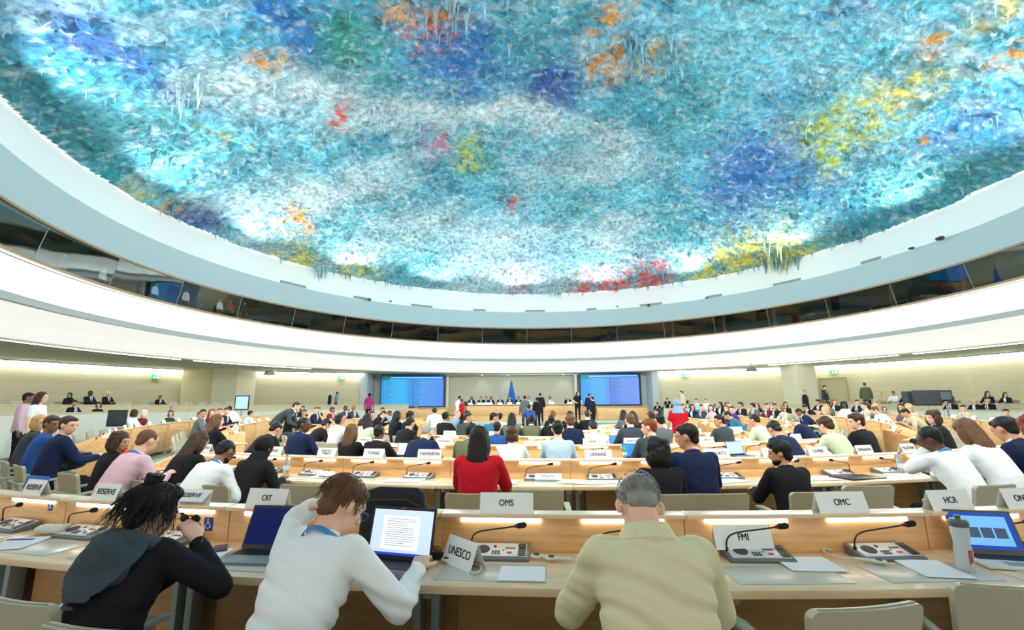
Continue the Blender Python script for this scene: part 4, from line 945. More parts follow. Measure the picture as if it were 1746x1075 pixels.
def hand_solid(b, w_, e, F, curl=35, side=1, fist=0.0, sc=1.0, spread=1.0):
    """palm, four bent fingers of different lengths, thumb leaving the side of the palm"""
    d = (w_ - e).normalized(); F = Vector(F)         # F: back of the hand normal
    F = (F - d * F.dot(d)).normalized(); S = d.cross(F).normalized() * side
    k = sc; pc = w_ + d * 0.045 * k
    b.loft([(w_ - d * 0.02 * k, S, F, 0.026 * k, 0.019 * k), (w_ + d * 0.012 * k, S, F, 0.030 * k, 0.017 * k), (w_ + d * 0.05 * k, S, F, 0.040 * k, 0.015 * k), (w_ + d * 0.088 * k, S, F, 0.040 * k, 0.012 * k)], 14, 2.6)
    for i, (off, ln) in enumerate(((-0.031, 0.070), (-0.0105, 0.080), (0.0105, 0.075), (0.031, 0.058))):
        c = math.radians(curl + 6 * i); p0 = w_ + d * 0.083 * k + S * off * k * 1.0; dd = (d + S * off * 2.6 * spread).normalized(); fr = [0.45, 0.30, 0.25]; a = c * 0.35; rr = 0.0088 * k
        for q in range(3):
            u = (dd * math.cos(a) - F * math.sin(a)).normalized(); p1 = p0 + u * ln * k * fr[q]; b.cap(p0, rr, p1, rr * 0.9, 8, 2); p0 = p1; rr *= 0.9; a += c
    t0 = w_ + d * 0.02 * k - S * 0.026 * k; u = (d * 0.75 - S * 0.75 - F * 0.25).normalized(); t1 = t0 + u * 0.038 * k; u2 = (d * 0.95 - S * 0.25 - F * 0.3).normalized(); t2 = t1 + u2 * 0.030 * k; u3 = (d * 0.98 - F * 0.3).normalized(); t3 = t2 + u3 * 0.024 * k
    b.cap(t0, 0.014 * k, t1, 0.0115 * k, 8, 2); b.cap(t1, 0.0112 * k, t2, 0.010 * k, 8, 2); b.cap(t2, 0.010 * k, t3, 0.0085 * k, 8, 2)
def torso_secs(p, g=0.0, suit=False, long_=0.06, f=1.0):
    X0 = Vector((1, 0, 0)); F0 = p.u0.cross(X0).normalized() * 1.0; F0 = -X0.cross(p.u0).normalized() if False else p.u0.cross(X0)
    X, F = p.X, p.u1.cross(p.X) * 1.0
    k = p.fat
    S = [(p.hip - p.u0 * long_, X0, F0, (0.168 + g) * k, (0.125 + g) * k), (p.hip + p.u0 * 0.05, X0, F0, (0.165 + g) * k, (0.122 + g) * k), (p.waist, X0.lerp(X, 0.5), F0, (0.148 + g + (0.010 if suit else 0)) * k, (0.108 + g) * k),
         (p.chest - p.u1 * 0.05, X, F, (0.162 + g) * k, (0.112 + g) * k), (p.chest + p.u1 * 0.035, X, F, (0.176 + g), 0.112 + g), (p.shc - p.u1 * 0.015, X, F, 0.182 + g, 0.098 + g), (p.shc + p.u1 * 0.035, X, F, 0.140 + g, 0.075 + g), (p.neck - p.u1 * 0.005, X, F, 0.066 + g, 0.062 + g), (p.neck + p.u1 * 0.02, X, F, 0.054 + g, 0.052 + g)]
    return S
def legs_pts(p):
    out = []
    for s in (-1, 1):
        h = p.hip + Vector((s * 0.09, 0, -0.02))
        if p.stand: out.append((h, Vector((s * 0.10, 0.02, 0.49)), Vector((s * 0.11, -0.01, 0.09))))
        else: out.append((h, Vector((s * 0.13, 0.41, 0.50)), Vector((s * 0.12, 0.34, 0.10))))
    return out
HSH = {}
def hair_mesh(style, vox):
    """hair in the head's own axes"""
    k = (style, vox)
    if k in HSH: return HSH[k]
    b = MB(); E = lambda c, r: b.ell(c, r, None, 20, 14)
    amp = 0.0035
    if style == 'short': E((0, -0.018, 0.040), (0.080, 0.097, 0.086)); E((0, -0.058, -0.022), (0.058, 0.045, 0.052)); E((0, 0.045, 0.082), (0.055, 0.040, 0.030))
    elif style == 'crop': E((0, -0.014, 0.034), (0.077, 0.094, 0.086)); E((0, -0.06, -0.02), (0.055, 0.038, 0.045)); amp = 0.001
    elif style == 'thick': E((0, -0.02, 0.045), (0.087, 0.103, 0.090)); E((0, -0.062, -0.020), (0.070, 0.050, 0.065)); E((0, 0.045, 0.090), (0.062, 0.045, 0.034)); amp = 0.006
    elif style == 'bob': E((0, -0.02, 0.042), (0.088, 0.100, 0.088)); E((0, -0.05, -0.035), (0.092, 0.070, 0.085)); E((-0.072, 0.0, -0.03), (0.024, 0.045, 0.085)); E((0.072, 0.0, -0.03), (0.024, 0.045, 0.085)); amp = 0.004
    elif style == 'long': E((0, -0.02, 0.042), (0.086, 0.100, 0.088)); b.loft([((0, -0.05, 0.04), (1, 0, 0), (0, 1, 0), 0.082, 0.065), ((0, -0.075, -0.06), (1, 0, 0), (0, 1, 0), 0.092, 0.050), ((0, -0.095, -0.16), (1, 0, 0), (0, 1, 0), 0.098, 0.040), ((0, -0.10, -0.26), (1, 0, 0), (0, 1, 0), 0.085, 0.030), ((0, -0.10, -0.33), (1, 0, 0), (0, 1, 0), 0.045, 0.018)], 20); E((-0.074, -0.01, -0.05), (0.022, 0.045, 0.10)); E((0.074, -0.01, -0.05), (0.022, 0.045, 0.10)); amp = 0.005
    elif style == 'curly': 
        E((0, -0.025, 0.045), (0.098, 0.110, 0.095)); E((0, -0.06, -0.04), (0.105, 0.080, 0.105)); E((-0.08, 0.0, -0.04), (0.035, 0.05, 0.10)); E((0.08, 0.0, -0.04), (0.035, 0.05, 0.10))
        R_ = random.Random(5)
        for i in range(60):
            a = R_.uniform(0, 2 * PI); z = R_.uniform(-0.12, 0.12); rr = 0.095 * math.sqrt(max(0.1, 1 - (z / 0.16) ** 2))
            if math.cos(a) > 0.45 and z < 0.07: continue
            E((rr * math.sin(a), rr * math.cos(a) - 0.035, z), (0.022, 0.022, 0.022))
        amp = 0.005
    elif style == 'bun': E((0, -0.018, 0.040), (0.082, 0.098, 0.086)); E((0, -0.055, -0.01), (0.065, 0.05, 0.05)); E((0, -0.105, 0.06), (0.04, 0.04, 0.04))
    elif style == 'pony': E((0, -0.018, 0.040), (0.082, 0.098, 0.086)); E((0, -0.055, -0.01), (0.062, 0.05, 0.05)); b.loft([((0, -0.10, 0.03), (1, 0, 0), (0, 1, 0), 0.02, 0.02), ((0, -0.135, -0.03), (1, 0, 0), (0, 1, 0), 0.032, 0.025), ((0, -0.12, -0.14), (1, 0, 0), (0, 1, 0), 0.03, 0.02), ((0, -0.105, -0.22), (1, 0, 0), (0, 1, 0), 0.012, 0.01)], 12)
    elif style == 'fringe': E((-0.066, -0.03, -0.005), (0.018, 0.05, 0.035)); E((0.066, -0.03, -0.005), (0.018, 0.05, 0.035)); E((0, -0.078, -0.012), (0.06, 0.025, 0.04)); amp = 0.001
    elif style == 'scarf':
        E((0, -0.012, 0.035), (0.092, 0.108, 0.098)); E((0, 0.0, -0.05), (0.082, 0.082, 0.085)); b.loft([((0, -0.02, -0.06), (1, 0, 0), (0, 1, 0), 0.085, 0.08), ((0, -0.03, -0.14), (1, 0, 0), (0, 1, 0), 0.11, 0.09), ((0, -0.03, -0.19), (1, 0, 0), (0, 1, 0), 0.17, 0.11), ((0, -0.035, -0.23), (1, 0, 0), (0, 1, 0), 0.18, 0.11)], 20); amp = 0.0
    elif style == 'cap': E((0, -0.012, 0.040), (0.083, 0.100, 0.086)); E((0, 0.07, 0.05), (0.06, 0.07, 0.012)); amp = 0.0
    me = voxel(b, vox, 1 if style in ('short', 'crop', 'thick', 'curly') else 2, 'hair', hair_disp(amp) if amp else folds(0.004, 4))
    if style == 'scarf':       # open the cloth in front of the face
        import bmesh
        bm = bmesh.new(); bm.from_mesh(me); kill = [v for v in bm.verts if v.co.y > 0.035 and abs(v.co.x) < 0.056 and -0.085 < v.co.z < 0.075]; bmesh.ops.delete(bm, geom=kill, context='VERTS'); bm.to_mesh(me); bm.free()
    HSH[k] = me; return me
PB = {}
EXTRA = {}
def figure_meshes(key, p, top='shirt', vox=0.016, face=True, amp=0.004, seed=1, fhand=((0, -0.2, 1), (0, -0.2, 1)), hvox=None):
    """body (one continuous skin), top, trousers, shoes, eyes"""
    if key in PB: return PB[key]
    b = MB(); b.loft([(c, x, y, rx - 0.03, ry - 0.028) for c, x, y, rx, ry in torso_secs(p, 0.0)], 20)
    head_solid(b, p)
    k = 0.92 if top != 'suit' else 0.95
    for S, E_, W_, sd, F in ((p.shL, p.eL, p.wL, 1, fhand[0]), (p.shR, p.eR, p.wR, -1, fhand[1])):
        S = S + (p.shc - S) * 0.2; b.cap(S, 0.036, E_, 0.033 if top != 'tee' else 0.040, 12, 3); b.cap(E_, 0.037, W_, 0.025, 12, 3); hand_solid(b, W_, E_, F, p.curl, sd)
    for h, kn, an in legs_pts(p): b.cap(h, 0.06, kn, 0.045, 10, 2); b.cap(kn, 0.045, an, 0.032, 10, 2)
    body = voxel(b, hvox or min(vox, 0.011), 2, 'person')
    b = MB(); g = 0.012 if top == 'suit' else 0.004
    b.loft(torso_secs(p, g, top == 'suit', 0.12 if top == 'suit' else 0.06), 28, 2.5)
    rs = (0.072, 0.060, 0.046) if top == 'suit' else ((0.065, 0.056, 0.041) if top != 'tee' else (0.062, 0.056, 0.05))
    for S, E_, W_ in ((p.shL, p.eL, p.wL), (p.shR, p.eR, p.wR)):
        S2 = S + (p.shc - S) * 0.12
        b.cap(S2 + (p.shc - S2) * 0.35 - p.u1 * 0.01, rs[0] * 1.02, S2, rs[0], 14, 3)
        if top == 'tee': b.cap(S2, rs[0], S2.lerp(E_, 0.62), rs[1], 14, 3)
        else:
            b.cap(S2, rs[0], E_, rs[1], 14, 3); d = (W_ - E_).normalized(); b.cap(E_, rs[1], W_ - d * 0.025, rs[2], 14, 2)
            b.loft([(W_ - d * 0.07, d.orthogonal().normalized(), d.cross(d.orthogonal().normalized()), rs[2] * 0.95, rs[2] * 0.95), (W_ - d * (0.012 if top != 'suit' else 0.02), d.orthogonal().normalized(), d.cross(d.orthogonal().normalized()), rs[2] * 0.95, rs[2] * 0.95)], 14, 2)
    nk = p.neck; cn = (nk + p.u1 * 0.005, p.X, p.F, 0.068, 0.062)
    if top in ('suit', 'shirt'):
        b.loft([(nk - p.u1 * 0.02, p.X, p.u1.cross(p.X), 0.078, 0.070), (nk + p.u1 * 0.03 - p.u1.cross(p.X) * 0.006, p.X, p.u1.cross(p.X), 0.063 + g * 0.4, 0.062 + g * 0.4)], 20, 2)
    topm = voxel(b, vox, 2, 'top', folds(amp, seed))
    b = MB(); hp = p.hip
    b.ell(hp - Vector((0, 0.0, 0.0)), (0.165 * p.fat, 0.13 * p.fat, 0.12), None, 18, 10)
    for h, kn, an in legs_pts(p): b.cap(h, 0.088, kn, 0.066, 12, 3); b.cap(kn, 0.066, an, 0.052, 12, 2)
    tr = voxel(b, max(vox, 0.014), 3, 'trousers', folds(0.004, seed + 3))
    b = MB()
    for h, kn, an in legs_pts(p): b.loft([((an.x, an.y - 0.06, 0.045), (1, 0, 0), (0, 0, 1), 0.032, 0.04), ((an.x, an.y + 0.02, 0.05), (1, 0, 0), (0, 0, 1), 0.04, 0.048), ((an.x, an.y + 0.13, 0.032), (1, 0, 0), (0, 0, 1), 0.042, 0.030), ((an.x, an.y + 0.2, 0.022), (1, 0, 0), (0, 0, 1), 0.028, 0.02)], 12)
    sh = b.mesh('shoes', BLACKP, smooth=True)
    M = Matrix.Translation(p.head) @ p.Mh; b = MB()
    for s in (-1, 1): b.ell(M @ Vector((s * 0.031, 0.083, 0.012)), (0.0125, 0.008, 0.007), p.Mh.to_3x3(), 12, 8)
    for s in (-1, 1): b.cap(M @ Vector((s * 0.018, 0.094, 0.031)), 0.0035, M @ Vector((s * 0.046, 0.083, 0.033)), 0.0025, 6, 1)
    ey = b.mesh('eyes', mat('dark_eyes', (0.02, 0.015, 0.012), 0.3), smooth=True)
    for me in (body, topm, tr): me.materials.append(None)
    extra = None
    if top == 'suit':
        Fx = p.u1.cross(p.X); b = MB(); F0 = p.u0.cross(Vector((1, 0, 0)))
        b.loft([(p.neck - p.u1 * 0.01, p.X, Fx, 0.064, 0.062), (p.neck + p.u1 * 0.022 + Fx * 0.002, p.X, Fx, 0.0605, 0.060), (p.neck + p.u1 * 0.045 - Fx * 0.004, p.X, Fx, 0.058, 0.058)], 22, 2)
        def strip(ws):
            pts = [(p.neck + Fx * 0.066 + p.u1 * 0.01, ws[0]), (p.shc + p.u1 * 0.02 + Fx * (0.092 + g), ws[1]), (p.shc - p.u1 * 0.02 + Fx * (0.103 + g), ws[2]), (p.chest + p.u1 * 0.02 + Fx * (0.118 + g), ws[3]), (p.chest - p.u1 * 0.06 + Fx * (0.116 + g), ws[4]), (p.waist + p.u1 * 0.03 + Fx * (0.112 + g), ws[5])]
            vs = []; fs = []
            for c, w_ in pts:
                for q in (-1, 0, 1): vs.append(c + p.X * w_ * q - Fx * 0.006 * abs(q))
            for i in range(len(pts) - 1):
                for q in (0, 1): a = i * 3 + q; fs.append((a, a + 1, a + 4, a + 3))
            return vs, fs
        b.add(*strip((0.03, 0.055, 0.06, 0.048, 0.028, 0.004))); cm_ = b.mesh('shirt_collar', mat('white_shirt_cloth', srgb(222, 228, 232), 0.8), smooth=True)
        b = MB(); vs, fs = strip((0.016, 0.014, 0.018, 0.022, 0.026, 0.003)); b.add([v + Fx * 0.006 for v in vs], fs); tm_ = b.mesh('necktie', None or mat('dark_tie', srgb(40, 44, 60), 0.6), smooth=True); extra = (cm_, tm_)
    EXTRA[key] = extra
    PB[key] = (body, topm, tr, sh, ey, p); return PB[key]
def setm(o, m):
    if not o.data.materials: o.data.materials.append(m)
    o.material_slots[0].link = 'OBJECT'; o.material_slots[0].material = m
TOPNAME = dict(suit='jacket', shirt='shirt', tee='top')
def add_person(key, p, top, tc, hk, hs, skin, x, y, z, rz, label, group=None, scale=1.0, bot='k', vox=0.016, amp=0.004, seed=1, hvox=None, hairvox=None, **kw):
    body, topm, tr, sh, ey, p = figure_meshes(key, p, top, vox, amp=amp, seed=seed, hvox=hvox, **kw)
    r = link('person', body, None, (x, y, z), rz); r.scale = (scale,) * 3; setm(r, SKIN[skin]); tag(r, label, 'person', group)
    o = link(TOPNAME[top], topm, r); setm(o, cloth(tc)); r_top = o
    o = link('trousers', tr, r); setm(o, cloth(bot)); link('shoes', sh, r); link('eyes', ey, r)
    if EXTRA.get(key) and hs != 'scarf' and not kw.get('plain'):
        link('shirt_collar', EXTRA[key][0], r)
        if hs in ('short', 'crop', 'thick', 'fringe'): link('necktie', EXTRA[key][1], r)
    if hs not in ('bald',):
        hm = hair_mesh(hs, hairvox or max(0.008, vox * 0.6))
        if not hm.materials: hm.materials.append(None)
        h = link('hair' if hs not in ('scarf', 'cap') else ('head_scarf' if hs == 'scarf' else 'cap'), hm, r); h.matrix_local = Matrix.Translation(p.head) @ p.Mh; setm(h, hairm(hk) if hs not in ('scarf', 'cap') else cloth(hk))
    return r, p

# ================================================================ DESK ROWS
RP = [15.25, 12.6, 10.15, 7.8, 5.5, 3.2]
ROWN = ['front desk row', 'second desk row', 'third desk row', 'fourth desk row', 'fifth desk row', 'innermost desk row']
ROWS = ['front row', 'second row', 'third row', 'fourth row', 'fifth row', 'innermost row']
LAND = [(15, 'left edge'), (85, 'left tee wearer'), (148, 'seated tier trio'), (197, 'dark left monitor'), (265, 'left exit sign'), (345, 'left wall pier'), (412, 'lit monitor'), (460, 'left loudspeaker'), (568, 'standing pair'), (630, 'magenta shirt person'), (680, 'left screen'), (730, 'left screen corner'), (793, 'camera tripod'), (872, 'blue flag'), (921, 'tall black jacket'), (984, 'black dress'), (1040, 'right screen'), (1095, 'right screen edge'), (1154, 'patterned scarf'), (1215, 'short right vent'), (1281, 'right loudspeaker'), (1340, 'wall clock'), (1404, 'wall column'), (1474, 'olive jacket'), (1575, 'right dark monitors'), (1670, 'tier pair'), (1730, 'right edge')]
def where(px):
    l = min(LAND, key=lambda q: abs(q[0] - px)); d = px - l[0]
    return ('left of ' if d < -10 else 'right of ' if d > 10 else 'at ') + l[1]
def px_of(x, y, z):
    w_ = y * CP + (z - CAMH) * SP; u_ = -y * SP + (z - CAMH) * CP
    a = x / w_ * FPX; b_ = u_ / w_ * FPX; a, b_ = a * CR + b_ * SR, -a * SR + b_ * CR
    return 873 + a, 537.5 - b_
def ang(px, R, z=0.95): return hit(px, R, z, DC)[2]
s0 = ang(754, RP[0]); D0 = math.degrees(MODW / RP[0])
s1 = ang(1024, RP[1]) - math.degrees(0.3375 / RP[1]); D1 = math.degrees(MODW / RP[1])
s2 = ang(1012, RP[2]) - math.degrees(0.3375 / RP[2]); D2 = math.degrees(MODW / RP[2])
SEG = []   # row, first angle, number of modules
SEG.append((0, s0 - 6 * D0, 14))
k = math.ceil((ang(338, RP[1]) - s1) / D1 - 0.5); SEG.append((1, s1 + k * D1, 11))
SEG.append((1, -47 - 13 * D1, 13)); SEG.append((1, 44, 13))
k = math.ceil((ang(540, RP[2]) - s2) / D2 - 0.35); n2 = int((31 - (s2 + k * D2)) / D2); SEG.append((2, s2 + k * D2, n2))
SEG.append((2, -49 - 9 * D2, 9)); SEG.append((2, 42, 9))
SEG.append((5, -2 * math.degrees(MODW / RP[5]) + 2, 4))
for row, aw, nb in ((3, 34, 6), (4, 40, 4)):
    D_ = math.degrees(MODW / RP[row]); n = int(2 * aw / D_); SEG.append((row, -n * D_ / 2 + 2, n)); SEG.append((row, -aw - 16 - nb * D_, nb)); SEG.append((row, aw + 14, nb))
SLOTS = []   # row, angle of every seat
nlab = {}
def uniq(label):
    """keep every label to one thing"""
    c = nlab.get(label, 0); nlab[label] = c + 1
    return label if c == 0 else None
ORD = ['', 'second', 'third', 'fourth', 'fifth', 'sixth', 'seventh', 'eighth', 'ninth', 'tenth', 'eleventh', 'twelfth', 'thirteenth', 'fourteenth', 'fifteenth', 'sixteenth', 'seventeenth']
CNT = ['', 'one', 'two', 'three', 'four', 'five', 'six', 'seven', 'eight', 'nine', 'ten', 'eleven', 'twelve', 'thirteen', 'fourteen', 'fifteen', 'sixteen', 'seventeen']
modlab = {}
for row, a0, n in SEG:
    D_ = math.degrees(MODW / RP[row]); mods = []
    for i in range(n):
        a = a0 + (i + 0.5) * D_; x, y, z = ring_pt(RP[row], a)
        for s in (-0.25, 0.25): SLOTS.append((row, a + s * D_))
        if y < 0.6: continue
        px = px_of(x, y, z + 0.9)[0]
        if px < -260 or px > 2010: continue
        far = 'far side, ' if y > 18 else ''
        lab = 'curved light wood desk, %s%s, %s' % (far, ROWN[row], where(px))
        modlab.setdefault(lab, []); m = module_at(RP[row], a, lab, row < 3); modlab[lab].append((px, m)); mods.append((i, m))
    if mods and mods[0][0] == 0: end_panel(mods[0][1], RP[row], -1)
    if mods and mods[-1][0] == n - 1: end_panel(mods[-1][1], RP[row], 1)
def settle(dct):
    for lab, L in dct.items():
        if len(L) > 1:
            L.sort(key=lambda q: q[0]); n = len(L)
            for i, (px, m) in enumerate(L):
                m['label'] = lab + (', leftmost' if i == 0 else ', rightmost' if i == n - 1 else ', middle one' if n == 3 else ', %s from left' % ORD[min(i, 16)])
settle(modlab)
def on_row(row, px, rho=0.0, z=0.95):
    """a spot in a row, rho metres towards the seats from the back panel"""
    R = RP[row] + rho; h_ = hit(px, R, z + zf(RP[row]), DC); h_ = hit(px, R, z + zf(RP[row]) + rise(h_[1]), DC) or h_; a = h_[2]
    if row >= 2:
        L = [q[1] for q in SLOTS if q[0] == row]; n_ = min(L, key=lambda q: abs(q - a))
        if abs(n_ - a) > math.degrees(0.45 / R): a = n_
    x, y = polar(R, a, DC)
    return x, y, zf(RP[row]) + rise(y), math.radians(a), a

# consoles
FLIPPX = 1380
for row, a in SLOTS:
    x, y, z = ring_pt(RP[row], a)
    if y < 0.6 or (row > 0 and abs(a) > 80): continue
    px = px_of(x, y, z + 0.8)[0]
    if not (-60 < px < 1810): continue
    if row == 0 and 470 < px < 740: continue
    X, Y = polar(RP[row] + 0.095, a, DC)
    if row <= 1:
        fl = row == 1 and px > FLIPPX
        rot = math.radians(a) + (0.0 if row else random.uniform(-0.05, 0.05))
        lab = 'grey gooseneck microphone console, %s, %s' % (ROWS[row], where(px))
        o = console_at(X, Y, z + 0.7505, rot, lab, None, fl)
        modlab.setdefault(lab, []).append((px, o))
    else:
        def mk():
            r = empty('microphone_console'); b = MB(); wedge(b, -0.16, 0.16, -0.07, 0.07, 0.014, 0.05); link('base', b.mesh('base', SILVER), r)
            b = MB(); b.tube([(-0.14, 0, 0.03), (-0.13, 0, 0.10), (-0.06, -0.01, 0.14), (0.10, -0.03, 0.16)], 0.006, 5); b.cap((0.10, -0.03, 0.16), 0.014, (0.125, -0.035, 0.163), 0.014, 6, 2); link('gooseneck', b.mesh('gooseneck', BLACKP), r); return r
        o = first_or_dup('console_small', mk); o.location = (X, Y, z + 0.7505); o.rotation_euler = (0, 0, math.radians(a))
        lab = 'small microphone console, %s, %s' % (ROWS[row], where(px)); tag(o, lab, 'microphone'); modlab.setdefault(lab, []).append((px, o))
settle({k_: v_ for k_, v_ in modlab.items() if 'console' in k_})

# name signs standing on the ledges
def led_sign(row, px, text, lab, rot=0.0, rho=-0.005, **kw):
    x, y, z, rz, a = on_row(row, px, rho); return sign_at(x, y, z + 0.956, rz + rot, text, lab, **kw)
led_sign(0, 864, 'OMS', 'white name sign reading OMS on the front ledge', wd=0.30)
led_sign(0, 1434, 'OMC', 'white name sign reading OMC on the front ledge', rot=0.03, wd=0.285)
led_sign(0, 1618, 'HCR', 'white name sign reading HCR on the front ledge beside the sports bottle', rot=0.05, wd=0.26)
led_sign(0, 1747, 'ONUDC', 'white name sign starting ONU cut by the right edge of view', wd=0.28)
led_sign(0, 457, 'OIT', 'white name sign reading OIT behind the grey laptop', rot=-0.02, wd=0.27)
led_sign(0, 61, 'RESERVE', 'white RESERVE name sign nearest the left edge, in front of the blue folder', wd=0.205, h=0.10, hi=0.036)
led_sign(0, 184, 'RESERVE', 'white RESERVE name sign partly hidden by the messy bun hair', wd=0.215, h=0.10, hi=0.036)
led_sign(0, 322, 'RESERVE', 'white RESERVE name sign leaning back beside the dark haired woman', wd=0.25, h=0.09, hi=0.034, tilt=-0.55)
x, y, z, rz, a = on_row(0, 790, 0.25, 0.8); sign_at(x, y, z + 0.7545, rz - 0.75, 'UNESCO', 'tented UNESCO name sign standing askew on the desk pad', wd=0.25, h=0.125, hi=0.04, dep=0.10)
x, y, z, rz, a = on_row(0, 1266, 0.045, 0.8); sign_at(x, y, z + 0.790, rz + 0.02, 'FMI', 'white FMI name sign leaning behind a microphone below the ledge', wd=0.31, h=0.115, dep=0.07)
for px, t, w_ in ((350, 'THAILANDE', .27), (468, 'TONGA', .27), (558, 'TRINITE-ET-\nTOBAGO', .26), (638, 'TUNISIE', .265), (733, 'TURKMENISTAN', .285), (1020, 'UKRAINE', .30), (1222, 'VANUATU', .29), (1394, 'ZAMBIE', .26), (1473, 'ZIMBABWE', .235), (1547, 'PALESTINE', .22)):
    led_sign(1, px, t, 'white name sign reading %s on the second row ledge' % t.replace('\n', ' '), wd=w_, h=0.10, hi=0.036)
led_sign(1, 1306, '', 'narrow blank name sign beside the bearded black haired person, second row', wd=0.1, h=0.10)
x, y, z, rz, a = on_row(1, 935, 0.22, 0.78); o = sign_at(x, y, z + 0.80, rz + PI, 'TUVALU', 'TUVALU name sign lying upside down on the second row desk', wd=0.28, h=0.10, hi=0.034, dep=0.02, both=False); o.rotation_euler = (math.radians(-62), 0, rz + PI - 0.05); o.rotation_euler = (math.radians(115), 0, rz)
o.rotation_euler = Euler((math.radians(-55), 0, rz)); o.location.z = z + 0.765
for c_ in o.children: c_.rotation_euler = (c_.rotation_euler.x, PI, 0)
for px, t, w_ in ((574, 'MONACO', .27), (758, 'MYANMAR', .28), (1010, 'NIGER', .30), (1079, 'NORVEGE', .29), (1204, 'OMAN', .28), (1357, 'PAKISTAN', .25)):
    led_sign(2, px, t if t != 'PAKISTAN' else '', 'white name sign%s on the third row ledge' % ((' reading ' + t) if t != 'PAKISTAN' else ' just right of the wall clock'), wd=w_, h=0.10, hi=0.036)
x, y, z, rz, a = on_row(2, 908, -0.01); sign_at(x, y, z + 0.957, rz, '', 'white name sign with its dark base on the third row ledge below the blue flag', wd=0.28, h=0.06, dep=0.09)
led_sign(3, 767, 'CHILI', 'white name sign reading CHILI on the fourth row ledge', wd=0.30, h=0.1, hi=0.036)
sg = {}
Q = [(3, p) for p in (697, 832, 1187, 1259, 1300, 1052)] + [(4, p) for p in (687, 830, 925, 1016, 1070, 1130)]
for row, px in Q:
    lab = 'small white name sign, %s, %s' % (ROWS[row], where(px)); sg.setdefault(lab, []).append((px, led_sign(row, px, '', lab, wd=0.27, h=0.1)))
for row, angs in ((1, [-50 - i * 4.4 for i in range(9)] + [48 + i * 4.4 for i in range(9)]), (2, [-52 - 4.2 * i for i in range(9)] + [46 + 4.2 * i for i in range(8)]), (3, [-56 - 5.2 * i for i in range(6)] + [54 + 5.2 * i for i in range(6)])):
    for aa in angs:
        x, y = polar(RP[row] - 0.005, aa, DC); px = px_of(x, y, 1)[0]
        if not (-30 < px < 1780): continue
        lab = 'white name sign on curved side, %s, %s' % (ROWS[row], where(px))
        sg.setdefault(lab, []).append((px, sign_at(x, y, zf(RP[row]) + rise(y) + 0.956, math.radians(aa), '', lab, wd=0.25, h=0.10)))
settle(sg)

# ================================================================ THE CROWD
PO = dict(
 u=Pose(lean=2, bend=6, pitch=5), l=Pose(lean=14, bend=20, pitch=22), L=Pose(lean=6, bend=10, yaw=60, pitch=8), R=Pose(lean=6, bend=10, yaw=-60, pitch=8),
 h=Pose(lean=14, bend=18, yaw=30, pitch=18, roll=-12, lh=(-0.07, 0.30, 1.06), lp=(-0.3, 0.5, -1)), w=Pose(lean=20, bend=24, pitch=34),
 s=Pose(stand=True, lean=0, bend=3, pitch=4, curl=25), S=Pose(stand=True, lean=0, bend=3, yaw=50, pitch=4, rh=(0.10, 0.24, 1.08), rp=(1, -0.3, -0.6)), b=Pose(stand=True, lean=38, bend=26, pitch=20, lh=(-0.16, 0.62, 0.84), rh=(0.18, 0.60, 0.84)),
 k=Pose(lean=-6, bend=0, pitch=6, lh=(-0.12, 0.30, 0.80), rh=(0.12, 0.30, 0.80)))
RINGS = [(R + 1.12, DC, i) for i, R in enumerate(RP)][1:] + [(17.75, RC, 'A'), (19.6, RC, 'B')]
def ring_floor(i, x, y):
    return TA + tilt(x) if i == 'A' else TBZ + tilt(x) if i == 'B' else zf(RP[i]) + rise(y)
ROWN2 = {'A': 'lower tier', 'B': 'upper tier', **{i: n for i, n in enumerate(ROWS)}}
RHO = {207: -0.05, 248: 0.42, 340: -0.12, 385: 0.35, 452: -0.05, 1125: 0.15, 1172: -0.15, 1588: 0.1, 1652: -0.1}
TAKEN = []
PEOPLE = {}
